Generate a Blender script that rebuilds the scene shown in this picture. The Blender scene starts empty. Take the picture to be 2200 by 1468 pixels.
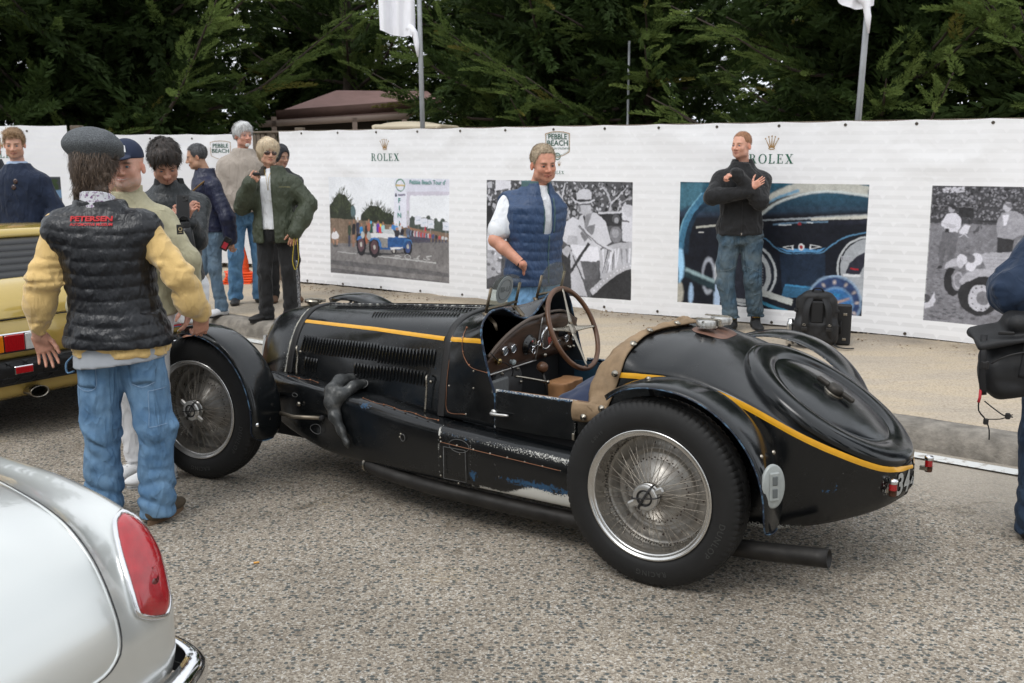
import bpy,bmesh,math,random
import numpy as np
from mathutils import Vector,Matrix
random.seed(7);rng=np.random.default_rng(7)
PI=math.pi
scene=bpy.context.scene
COL=scene.collection
# camera
cam_d=bpy.data.cameras.new('camera');cam=bpy.data.objects.new('camera',cam_d);COL.objects.link(cam)
cam_d.sensor_width=36;cam_d.lens=36.0;cam_d.clip_start=.05;cam_d.clip_end=900
cam.location=(0,0,1.692);cam.rotation_euler=(PI/2-.17983,0,0)
cam_d.dof.use_dof=True;cam_d.dof.focus_distance=4.6;cam_d.dof.aperture_fstop=6.3
scene.camera=cam
# world: pale overcast sky
SUN_EL,SUN_AZ=math.radians(52),math.radians(215)
world=bpy.data.worlds.new('World');scene.world=world;world.use_nodes=True
nt=world.node_tree;nt.nodes.clear()
def _n(t,**k):
 n=nt.nodes.new(t)
 for a,v in k.items():setattr(n,a,v)
 return n
w_out=_n('ShaderNodeOutputWorld');w_bg=_n('ShaderNodeBackground')
w_sky=_n('ShaderNodeTexSky',sky_type='NISHITA',sun_disc=False,sun_elevation=SUN_EL,sun_rotation=SUN_AZ,air_density=1.0,dust_density=4.0,ozone_density=1.0)
w_hs=_n('ShaderNodeHueSaturation');w_hs.inputs['Saturation'].default_value=.25
w_tc=_n('ShaderNodeTexCoord');w_no=_n('ShaderNodeTexNoise');w_no.inputs['Scale'].default_value=2.2;w_no.inputs['Detail'].default_value=5
w_map=_n('ShaderNodeMapping');w_map.inputs['Scale'].default_value=(1,1,3.0)
w_cr=_n('ShaderNodeValToRGB')
w_cr.color_ramp.elements[0].position=.3;w_cr.color_ramp.elements[0].color=(8.3,8.9,9.6,1)
w_cr.color_ramp.elements[1].position=.7;w_cr.color_ramp.elements[1].color=(11.9,12.3,12.8,1)
w_mix=_n('ShaderNodeMixRGB');w_mix.inputs[0].default_value=.82
L=nt.links.new
L(w_sky.outputs[0],w_hs.inputs['Color']);L(w_hs.outputs[0],w_mix.inputs[1])
L(w_tc.outputs['Generated'],w_map.inputs[0]);L(w_map.outputs[0],w_no.inputs['Vector'])
L(w_no.outputs['Fac'],w_cr.inputs[0]);L(w_cr.outputs[0],w_mix.inputs[2])
L(w_mix.outputs[0],w_bg.inputs[0]);w_bg.inputs[1].default_value=.10
L(w_bg.outputs[0],w_out.inputs[0])
# sun (veiled by cloud)
sun_d=bpy.data.lights.new('sun','SUN');sun_d.energy=.9;sun_d.angle=math.radians(25);sun_d.color=(1,.98,.95)
sun=bpy.data.objects.new('sun',sun_d);COL.objects.link(sun)
_sd=Vector((math.sin(SUN_AZ)*math.cos(SUN_EL),math.cos(SUN_AZ)*math.cos(SUN_EL),math.sin(SUN_EL)))
sun.rotation_euler=(-_sd).to_track_quat('-Z','Y').to_euler()
scene.view_settings.view_transform='Standard';scene.view_settings.look='None'
scene.view_settings.gamma=1;scene.view_settings.exposure=.48;scene.view_settings.use_curve_mapping=False
scene.cycles.max_bounces=6;scene.cycles.transparent_max_bounces=8
# materials
MATS={}
def mat(name,color=(.5,.5,.5),rough=.6,metal=0,coat=0,coat_rough=.05,var=0,vscale=8,bump=0,bscale=40,bdist=.002,spec=.5,vcol=False,sub=0,trans=0,ior=1.45,emit=0,col2=None,thr=None,stretch=None,sheen=0,rvar=0,alpha=1,wrk=0,wsc=7):
 """principled material: base colour with noise variation, fine bump, optional vertex colour"""
 if name in MATS:return MATS[name]
 m=bpy.data.materials.new(name);m.use_nodes=True;t=m.node_tree;b=t.nodes['Principled BSDF']
 N=t.nodes.new;Lk=t.links.new
 tc=N('ShaderNodeTexCoord');src=tc.outputs['Object']
 if stretch:
  mp=N('ShaderNodeMapping');mp.inputs['Scale'].default_value=stretch;Lk(src,mp.inputs[0]);src=mp.outputs[0]
 b.inputs['Base Color'].default_value=(*color,1);b.inputs['Roughness'].default_value=rough
 b.inputs['Metallic'].default_value=metal;b.inputs['Coat Weight'].default_value=coat;b.inputs['Coat Roughness'].default_value=coat_rough
 b.inputs['Specular IOR Level'].default_value=spec;b.inputs['IOR'].default_value=ior
 b.inputs['Transmission Weight'].default_value=trans;b.inputs['Subsurface Weight'].default_value=sub
 b.inputs['Alpha'].default_value=alpha
 if sub:b.inputs['Subsurface Radius'].default_value=(.01,.004,.002);b.inputs['Subsurface Scale'].default_value=.6
 if sheen:b.inputs['Sheen Weight'].default_value=sheen
 base=None
 if vcol:
  a=N('ShaderNodeVertexColor');a.layer_name='Col';base=a.outputs['Color']
 if var or col2:
  no=N('ShaderNodeTexNoise');no.inputs['Scale'].default_value=vscale;no.inputs['Detail'].default_value=5;no.inputs['Roughness'].default_value=.6
  Lk(src,no.inputs['Vector'])
  if col2:
   cr=N('ShaderNodeValToRGB');lo,hi=thr or(.4,.6)
   cr.color_ramp.elements[0].position=lo;cr.color_ramp.elements[0].color=(*color,1)
   cr.color_ramp.elements[1].position=hi;cr.color_ramp.elements[1].color=(*col2,1)
   Lk(no.outputs['Fac'],cr.inputs[0]);base=cr.outputs[0]
  else:
   mr=N('ShaderNodeMapRange');mr.inputs[1].default_value=.25;mr.inputs[2].default_value=.75
   mr.inputs[3].default_value=1-var;mr.inputs[4].default_value=1+var;Lk(no.outputs['Fac'],mr.inputs[0])
   hv=N('ShaderNodeVectorMath');hv.operation='SCALE'
   if base is None:hv.inputs[0].default_value=color
   else:Lk(base,hv.inputs[0])
   Lk(mr.outputs[0],hv.inputs['Scale']);base=hv.outputs[0]
 if base is not None:Lk(base,b.inputs['Base Color'])
 if rvar:
  n3=N('ShaderNodeTexNoise');n3.inputs['Scale'].default_value=vscale*1.7;n3.inputs['Detail'].default_value=6;Lk(src,n3.inputs['Vector'])
  m3=N('ShaderNodeMapRange');m3.inputs[1].default_value=.3;m3.inputs[2].default_value=.7
  m3.inputs[3].default_value=max(rough-rvar,.02);m3.inputs[4].default_value=rough+rvar;Lk(n3.outputs['Fac'],m3.inputs[0]);Lk(m3.outputs[0],b.inputs['Roughness'])
 if bump:
  n2=N('ShaderNodeTexNoise');n2.inputs['Scale'].default_value=bscale;n2.inputs['Detail'].default_value=4
  Lk(src,n2.inputs['Vector'])
  bp=N('ShaderNodeBump');bp.inputs['Strength'].default_value=bump;bp.inputs['Distance'].default_value=bdist
  Lk(n2.outputs['Fac'],bp.inputs['Height']);Lk(bp.outputs[0],b.inputs['Normal'])
  if wrk:
   for q,(rx,ry)in enumerate(((.9,.4),(-.7,-.8))):
    m2=N('ShaderNodeMapping');m2.inputs['Rotation'].default_value=(rx,ry,.3*q);m2.inputs['Scale'].default_value=(1,1,.38);Lk(tc.outputs['Object'],m2.inputs[0])
    n4=N('ShaderNodeTexNoise');n4.inputs['Scale'].default_value=wsc*(1+.9*q);n4.inputs['Detail'].default_value=2;n4.inputs['Distortion'].default_value=.5;Lk(m2.outputs[0],n4.inputs['Vector'])
    s1=N('ShaderNodeMath');s1.operation='SUBTRACT';s1.inputs[1].default_value=.5;Lk(n4.outputs['Fac'],s1.inputs[0]);s2=N('ShaderNodeMath');s2.operation='ABSOLUTE';Lk(s1.outputs[0],s2.inputs[0])
    s3=N('ShaderNodeMath');s3.operation='POWER';s3.inputs[1].default_value=.8;Lk(s2.outputs[0],s3.inputs[0]);b2=N('ShaderNodeBump');b2.invert=True;b2.inputs['Strength'].default_value=wrk*(1-.35*q);b2.inputs['Distance'].default_value=.06
    Lk(s3.outputs[0],b2.inputs['Height']);Lk(bp.outputs[0],b2.inputs['Normal']);bp=b2;Lk(bp.outputs[0],b.inputs['Normal'])
 if emit:b.inputs['Emission Color'].default_value=(*color,1);b.inputs['Emission Strength'].default_value=emit
 MATS[name]=m;return m
# object helpers
def mesh_np(verts,faces,smooth=True,vcol=None,mats=None,midx=None):
 me=bpy.data.meshes.new('m')
 verts=np.asarray(verts,np.float32)
 if isinstance(faces,np.ndarray):
  n=len(faces);k=faces.shape[1]
  me.vertices.add(len(verts));me.vertices.foreach_set('co',verts.ravel())
  me.loops.add(n*k);me.loops.foreach_set('vertex_index',faces.astype(np.int32).ravel())
  me.polygons.add(n);me.polygons.foreach_set('loop_start',np.arange(0,n*k,k,dtype=np.int32))
  me.polygons.foreach_set('loop_total',np.full(n,k,np.int32))
  me.update(calc_edges=True);me.validate()
 else:
  me.from_pydata([tuple(map(float,v))for v in verts],[],[tuple(map(int,f))for f in faces]);me.update()
 if smooth:me.polygons.foreach_set('use_smooth',np.ones(len(me.polygons),bool))
 if vcol is not None:
  ca=me.color_attributes.new('Col','FLOAT_COLOR','POINT');vc=np.ones((len(verts),4),np.float32);vc[:,:3]=vcol
  ca.data.foreach_set('color',vc.ravel())
 return me
def tag(o,label=None,cat=None,group=None,kind=None):
 if label:o['label']=label
 if cat:o['category']=cat
 if group:o['group']=group
 if kind:o['kind']=kind
 return o
def link(name,me,m=None,parent=None,loc=None,rot=None,label=None,kind=None):
 if m is not None:
  if not me.materials:me.materials.append(m)
 o=bpy.data.objects.new(name,me);COL.objects.link(o)
 if parent is not None:o.parent=parent
 if loc is not None:o.location=loc
 if rot is not None:o.rotation_euler=rot
 if label:o['label']=label
 if kind:o['kind']=kind
 return o
def empty(name,loc,rz=0,label=None,cat=None,group=None):
 o=bpy.data.objects.new(name,None);COL.objects.link(o);o.location=loc;o.rotation_euler=(0,0,rz);o.empty_display_size=.1
 return tag(o,label,cat,group)
class MB:
 """mesh builder collecting shapes into one mesh"""
 def __init__(s):s.v=[];s.f=[];s.c=[];s.mi=[];s.smooth=[]
 def add(s,verts,faces,sm=True):
  o=len(s.v);s.v+=[tuple(map(float,v))for v in verts];s.f+=[tuple(int(i)+o for i in f)for f in faces];s.smooth+=[sm]*len(faces);return s
 def box(s,c,sz,R=None,bev=0):
  h=np.array(sz,float)/2;c=np.array(c,float)
  if bev>0:
   b=min(bev,*(h*.9));P=[];idx={}
   for sx in(-1,1):
    for sy in(-1,1):
     for sz_ in(-1,1):
      sg=np.array([sx,sy,sz_])
      for a in range(3):
       q=sg*(h-b);q[a]=sg[a]*h[a];idx[(sx,sy,sz_,a)]=len(P);P.append(q)
   F=[]
   for a in range(3):
    o1,o2=(a+1)%3,(a+2)%3
    for sg in(-1,1):
     q=[]
     for e1,e2 in((-1,-1),(1,-1),(1,1),(-1,1)):
      k=[0,0,0];k[a]=sg;k[o1]=e1;k[o2]=e2;q.append(idx[(*k,a)])
     F.append(q if sg>0 else q[::-1])
    for e1 in(-1,1):
     for e2 in(-1,1):
      k1=[0,0,0];k2=[0,0,0];k1[o1]=k2[o1]=e1;k1[o2]=k2[o2]=e2;k1[a]=-1;k2[a]=1
      q=[idx[(*k1,o1)],idx[(*k2,o1)],idx[(*k2,o2)],idx[(*k1,o2)]]
      F.append(q if e1*e2>0 else q[::-1])
   for sx in(-1,1):
    for sy in(-1,1):
     for sz_ in(-1,1):
      q=[idx[(sx,sy,sz_,0)],idx[(sx,sy,sz_,1)],idx[(sx,sy,sz_,2)]]
      F.append(q if sx*sy*sz_>0 else q[::-1])
   P=np.array(P)
  else:
   P=np.array([[x,y,z]for x in(-1,1)for y in(-1,1)for z in(-1,1)])*h
   F=[(0,1,3,2),(4,6,7,5),(0,4,5,1),(2,3,7,6),(0,2,6,4),(1,5,7,3)]
  if R is not None:P=P@np.array(R).T
  return s.add(P+c,F,False)
 def tube(s,pts,r,n=10,cap=True,ell=None,closed=False):
  """tube along pts; r scalar or list; ell=(ratio) flattens across binormal"""
  P=np.array(pts,float);m=len(P);r=np.full(m,r,float)if np.isscalar(r)else np.array(r,float)
  T=np.gradient(P,axis=0)if not closed else np.roll(P,-1,0)-np.roll(P,1,0)
  T/=np.linalg.norm(T,axis=1)[:,None]+1e-12
  up=np.array([0,0,1.])if abs(T[0][2])<.9 else np.array([1.,0,0])
  a=np.cross(T[0],up);a/=np.linalg.norm(a);A=[]
  for i in range(m):
   a=a-T[i]*(a@T[i]);a/=np.linalg.norm(a);A.append(a)
  A=np.array(A);B=np.cross(T,A);th=np.linspace(0,2*PI,n,endpoint=False)
  V=P[:,None]+r[:,None,None]*(np.cos(th)[None,:,None]*A[:,None]+(ell or 1)*np.sin(th)[None,:,None]*B[:,None])
  F=[]
  for i in range(m if closed else m-1):
   i2=(i+1)%m
   for j in range(n):
    k=(j+1)%n;F.append((i*n+j,i*n+k,i2*n+k,i2*n+j))
  if cap and not closed:F.append(tuple(range(n-1,-1,-1)));F.append(tuple((m-1)*n+j for j in range(n)))
  return s.add(V.reshape(-1,3),F)
 def lathe(s,prof,c=(0,0,0),ax=(0,0,1),n=32,closed=False,ref=None):
  """prof list of (radius, along)"""
  ax=np.array(ax,float);ax/=np.linalg.norm(ax)
  u=np.array([1.,0,0])if abs(ax[0])<.9 else np.array([0,1.,0]);u=u-ax*(u@ax);u/=np.linalg.norm(u);w=np.cross(ax,u)
  th=np.linspace(0,2*PI,n,endpoint=False);pr=np.array(prof,float)
  V=np.array(c,float)+pr[:,None,0:1]*(np.cos(th)[None,:,None]*u+np.sin(th)[None,:,None]*w)+pr[:,None,1:2]*ax
  F=[];m=len(pr)
  for i in range(m if closed else m-1):
   i2=(i+1)%m
   for j in range(n):
    k=(j+1)%n;F.append((i*n+j,i*n+k,i2*n+k,i2*n+j))
  return s.add(V.reshape(-1,3),F)
 def sphere(s,c,r,n=16,m=10,sc=(1,1,1)):
  t=np.linspace(0,PI,m);V=[]
  for a in t:
   for b in np.linspace(0,2*PI,n,endpoint=False):V.append((c[0]+r*sc[0]*math.sin(a)*math.cos(b),c[1]+r*sc[1]*math.sin(a)*math.sin(b),c[2]+r*sc[2]*math.cos(a)))
  F=[(i*n+j,(i+1)*n+j,(i+1)*n+(j+1)%n,i*n+(j+1)%n)for i in range(m-1)for j in range(n)]
  return s.add(V,F)
 def grid(s,G,closed_u=False,closed_v=False):
  G=np.array(G,float);a,b=G.shape[:2]
  F=[]
  for i in range(a if closed_u else a-1):
   for j in range(b if closed_v else b-1):
    F.append((i*b+j,i*b+(j+1)%b,((i+1)%a)*b+(j+1)%b,((i+1)%a)*b+j))
  return s.add(G.reshape(-1,3),F)
 def poly(s,pts,h=0,nrm=(0,0,1)):
  """flat polygon, optionally extruded by h against nrm"""
  P=np.array(pts,float);n=len(P)
  if h==0:return s.add(P,[tuple(range(n))],False)
  Q=P-np.array(nrm,float)*h
  return s.add(np.concatenate([P,Q]),[tuple(range(n)),tuple(range(2*n-1,n-1,-1))]+[(i,n+i,n+(i+1)%n,(i+1)%n)for i in range(n)],False)
 def mesh(s):
  me=bpy.data.meshes.new('m');me.from_pydata(s.v,[],s.f);me.update()
  me.polygons.foreach_set('use_smooth',s.smooth);
  return me
 def build(s,name,m,parent=None,sharp=None,**k):
  me=s.mesh()
  bm=bmesh.new();bm.from_mesh(me);bmesh.ops.recalc_face_normals(bm,faces=bm.faces);bm.to_mesh(me);bm.free()
  if sharp is not None:me.set_sharp_from_angle(angle=math.radians(sharp))
  return link(name,me,m,parent,**k)
def solidify(o,t,off=-1,bevel=0):
 md=o.modifiers.new('s','SOLIDIFY');md.thickness=t;md.offset=off;md.use_even_offset=False;return o
def pchip(x,y,xi):
 x=np.array(x,float);y=np.array(y,float);xi=np.atleast_1d(np.array(xi,float))
 h=np.diff(x);dl=(np.diff(y,axis=0).T/h).T;d=np.zeros_like(y)
 for k in range(1,len(x)-1):
  a,b=dl[k-1],dl[k];w1=2*h[k]+h[k-1];w2=h[k]+2*h[k-1]
  with np.errstate(divide='ignore',invalid='ignore'):
   v=(w1+w2)/(w1/a+w2/b)
  d[k]=np.where(a*b>0,v,0)
 d[0]=dl[0];d[-1]=dl[-1]
 i=np.clip(np.searchsorted(x,xi)-1,0,len(x)-2);t=(xi-x[i])/h[i]
 if y.ndim>1:t=t[:,None];hh=h[i][:,None]
 else:hh=h[i]
 return(1+2*t)*(1-t)**2*y[i]+t*(1-t)**2*hh*d[i]+t*t*(3-2*t)*y[i+1]+t*t*(t-1)*hh*d[i+1]
def crom(pts,n):
 """smooth open curve through pts resampled to n points"""
 P=np.array(pts,float);s=np.r_[0,np.cumsum(np.linalg.norm(np.diff(P,axis=0),axis=1))]
 T=np.gradient(P,s,axis=0)
 si=np.linspace(0,s[-1],n);i=np.clip(np.searchsorted(s,si,'right')-1,0,len(s)-2);h=(s[i+1]-s[i]);t=((si-s[i])/h)[:,None];h=h[:,None]
 return(1+2*t)*(1-t)**2*P[i]+t*(1-t)**2*h*T[i]+t*t*(3-2*t)*P[i+1]+t*t*(t-1)*h*T[i+1]
def unit(v):v=np.array(v,float);return v/(np.linalg.norm(v)+1e-12)
_NT=rng.random((32,32,32)).astype(np.float32)
def vnoise(P,sc=1.0):
 Q=np.asarray(P,np.float64)*sc;i=np.floor(Q).astype(int);t=Q-i;t=t*t*(3-2*t);r=0
 for a in(0,1):
  for b in(0,1):
   for c in(0,1):
    w=(t[...,0]if a else 1-t[...,0])*(t[...,1]if b else 1-t[...,1])*(t[...,2]if c else 1-t[...,2])
    r=r+w*_NT[(i[...,0]+a)%32,(i[...,1]+b)%32,(i[...,2]+c)%32]
 return r*2-1
# signed distance modelling -> surface nets
class SDF:
 def __init__(s,lo,hi,h):
  s.lo=np.array(lo,float);s.h=h;n=np.ceil((np.array(hi)-s.lo)/h).astype(int)+1;s.n=n
  s.ax=[s.lo[i]+h*np.arange(n[i])for i in range(3)];s.d=np.full(n,.3,np.float32)
 def _sub(s,lo,hi,m):
  sl=[]
  for i in range(3):
   a=int(max(0,math.floor((lo[i]-m-s.lo[i])/s.h)));b=int(min(s.n[i],math.ceil((hi[i]+m-s.lo[i])/s.h)+1));sl.append(slice(a,max(a,b)))
  X=[s.ax[i][sl[i]]for i in range(3)]
  return tuple(sl),X[0][:,None,None],X[1][None,:,None],X[2][None,None,:]
 def _op(s,sl,d,k,sub=False):
  a=s.d[sl]
  if sub:d=-d;hh=np.maximum(k-np.abs(a-d),0)/max(k,1e-6);s.d[sl]=np.maximum(a,d)+hh*hh*k/4
  else:hh=np.maximum(k-np.abs(a-d),0)/max(k,1e-6);s.d[sl]=np.minimum(a,d)-hh*hh*k/4
 def cap(s,a,b,ra,rb=None,k=.02,sub=False):
  rb=ra if rb is None else rb;a=np.array(a,float);b=np.array(b,float);R=max(ra,rb)
  sl,X,Y,Z=s._sub(np.minimum(a,b),np.maximum(a,b),R+k+.03);v=b-a;vv=v@v+1e-12
  t=np.clip(((X-a[0])*v[0]+(Y-a[1])*v[1]+(Z-a[2])*v[2])/vv,0,1)
  d=np.sqrt((X-a[0]-t*v[0])**2+(Y-a[1]-t*v[1])**2+(Z-a[2]-t*v[2])**2)-(ra+(rb-ra)*t)
  s._op(sl,d,k,sub);return s
 def chain(s,pts,rs,k=.02):
  for i in range(len(pts)-1):s.cap(pts[i],pts[i+1],rs[i],rs[i+1],k)
  return s
 def ell(s,c,r,k=.02,R=None,sub=False):
  c=np.array(c,float);r=np.array(r,float);m=r.max()
  sl,X,Y,Z=s._sub(c-m,c+m,k+.03);x,y,z=X-c[0],Y-c[1],Z-c[2]
  if R is not None:
   R=np.array(R);x,y,z=(R[0,0]*x+R[1,0]*y+R[2,0]*z,R[0,1]*x+R[1,1]*y+R[2,1]*z,R[0,2]*x+R[1,2]*y+R[2,2]*z)
  q=np.sqrt((x/r[0])**2+(y/r[1])**2+(z/r[2])**2);g=np.sqrt((x/r[0]**2)**2+(y/r[1]**2)**2+(z/r[2]**2)**2)+1e-9
  d=np.where(q<.3,(q-1)*r.min(),q*(q-1)/g);s._op(sl,d,k,sub);return s
 def box(s,c,hs,rad=.01,k=.0,R=None,sub=False):
  c=np.array(c,float);hs=np.array(hs,float);m=np.linalg.norm(hs)
  sl,X,Y,Z=s._sub(c-m,c+m,k+.03);x,y,z=X-c[0],Y-c[1],Z-c[2]
  if R is not None:
   R=np.array(R);x,y,z=(R[0,0]*x+R[1,0]*y+R[2,0]*z,R[0,1]*x+R[1,1]*y+R[2,1]*z,R[0,2]*x+R[1,2]*y+R[2,2]*z)
  a,b,e=np.abs(x)-hs[0]+rad,np.abs(y)-hs[1]+rad,np.abs(z)-hs[2]+rad
  d=np.sqrt(np.maximum(a,0)**2+np.maximum(b,0)**2+np.maximum(e,0)**2)+np.minimum(np.maximum(a,np.maximum(b,e)),0)-rad
  s._op(sl,d,k,sub);return s
 def etube(s,rows,k=.02,p=2.3):
  """rows (z, cx, cy, rx, ry) from low to high: stacked super-ellipses"""
  R=np.array(rows,float);zz=s.ax[2];lo,hi=R[0,0],R[-1,0]
  I=[pchip(R[:,0],R[:,i],np.clip(zz,lo,hi))for i in range(1,5)]
  mx=R[:,3:].max();mc=R[:,1:3]
  sl,X,Y,Z=s._sub((mc[:,0].min()-mx,mc[:,1].min()-mx,lo),(mc[:,0].max()+mx,mc[:,1].max()+mx,hi),k+.03)
  cx,cy,rx,ry=[i[sl[2]][None,None,:]for i in I]
  q=(np.abs((X-cx)/rx)**p+np.abs((Y-cy)/ry)**p)**(1/p);d=(q-1)*np.minimum(rx,ry)
  dz=np.maximum(lo-Z,Z-hi);d=np.maximum(d,dz);s._op(sl,d,k);return s
 def cut(s,n,o):
  """remove everything on the +n side of the plane through o"""
  n=np.array(n,float);n/=np.linalg.norm(n);X,Y,Z=s.ax[0][:,None,None],s.ax[1][None,:,None],s.ax[2][None,None,:]
  s.d=np.maximum(s.d,(X-o[0])*n[0]+(Y-o[1])*n[1]+(Z-o[2])*n[2]).astype(np.float32);return s
 def near(s,fn,w=2.5):
  """add fn(P) to the field near the surface"""
  m=np.abs(s.d)<w*s.h+.012;i=np.nonzero(m);P=np.stack([s.ax[a][i[a]]for a in range(3)],1);s.d[i]+=fn(P).astype(np.float32);return s
 def mesh(s,vcol=None):
  d=s.d;d[0]=d[-1]=.1;d[:,0]=d[:,-1]=.1;d[:,:,0]=d[:,:,-1]=.1
  sg=d<0;C=[(a,b,c)for a in(0,1)for b in(0,1)for c in(0,1)]
  def cr(A,c):return A[c[0]:A.shape[0]-1+c[0],c[1]:A.shape[1]-1+c[1],c[2]:A.shape[2]-1+c[2]]
  cnt=sum(cr(sg,c).astype(np.int8)for c in C);mx=(cnt>0)&(cnt<8);I=np.stack(np.nonzero(mx),1)
  idx=np.full(mx.shape,-1,np.int64);idx[tuple(I.T)]=np.arange(len(I))
  acc=np.zeros((len(I),3));nn=np.zeros(len(I))
  cd={c:d[I[:,0]+c[0],I[:,1]+c[1],I[:,2]+c[2]].astype(float)for c in C}
  for a in C:
   for ax in range(3):
    if a[ax]==0:
     b=list(a);b[ax]=1;b=tuple(b);da,db=cd[a],cd[b];m=(da<0)!=(db<0)
     t=np.where(m,da/(da-db+(da==db)*1e-9),0);p=np.tile(np.array(a,float),(len(I),1));p[:,ax]+=t
     acc+=p*m[:,None];nn+=m
  V=s.lo+s.h*(I+acc/nn[:,None]);F=[]
  for ax in range(3):
   o1,o2=(ax+1)%3,(ax+2)%3
   A=np.take(sg,range(sg.shape[ax]-1),ax);B=np.take(sg,range(1,sg.shape[ax]),ax);E=np.stack(np.nonzero(A!=B),1)
   E=E[(E[:,o1]>0)&(E[:,o2]>0)&(E[:,o1]<sg.shape[o1]-1)&(E[:,o2]<sg.shape[o2]-1)]
   fl=A[tuple(E.T)]
   def q(e1,e2):
    K=E.copy();K[:,o1]-=e1;K[:,o2]-=e2;return idx[tuple(K.T)]
   Q=np.stack([q(1,1),q(0,1),q(0,0),q(1,0)],1);Q[~fl]=Q[~fl][:,::-1];F.append(Q)
  F=np.concatenate(F);F=F[(F>=0).all(1)]
  vc=vcol(V)if callable(vcol)else vcol
  return V,F,vc
def sdf_obj(name,S,m,parent=None,vcol=None,xf=None,smooth_it=0,**k):
 V,F,vc=S.mesh(vcol)
 if xf is not None:V=V@np.array(xf[0]).T+np.array(xf[1])
 return link(name,mesh_np(V,F,vcol=vc),m,parent,**k)
def join_np(parts):
 """parts [(V,F,vc)] quads -> single arrays"""
 V=[];F=[];K=[];o=0
 for v,f,c in parts:V.append(v);F.append(f+o);K.append(c if np.ndim(c)==2 else np.tile(c,(len(v),1)));o+=len(v)
 return np.concatenate(V),np.concatenate(F),np.concatenate(K)
def rotm(ax,a):
 ax={'x':(1,0,0),'y':(0,1,0),'z':(0,0,1)}.get(ax,ax);return np.array(Matrix.Rotation(a,3,Vector(ax)))
def text_mesh(txt,size,depth=0,font_bold=0,width=1.0,spacing=1.0,shear=0):
 cu=bpy.data.curves.new('t','FONT');cu.body=txt;cu.size=size;cu.extrude=depth;cu.align_x='CENTER';cu.align_y='CENTER'
 cu.offset=font_bold;cu.space_character=spacing;cu.resolution_u=3;cu.shear=shear
 o=bpy.data.objects.new('t',cu);COL.objects.link(o);dg=bpy.context.evaluated_depsgraph_get();dg.update()
 me=bpy.data.meshes.new_from_object(o.evaluated_get(dg));bpy.data.objects.remove(o);bpy.data.curves.remove(cu)
 if width!=1.0:
  for v in me.vertices:v.co.x*=width
 return me
def place(o,origin,xa,ya,za):
 """matrix from axes"""
 M=Matrix.Identity(4)
 for i,a in enumerate((xa,ya,za)):
  for j in range(3):M[j][i]=a[j]
 for j in range(3):M[j][3]=origin[j]
 o.matrix_local=M;return o
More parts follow.
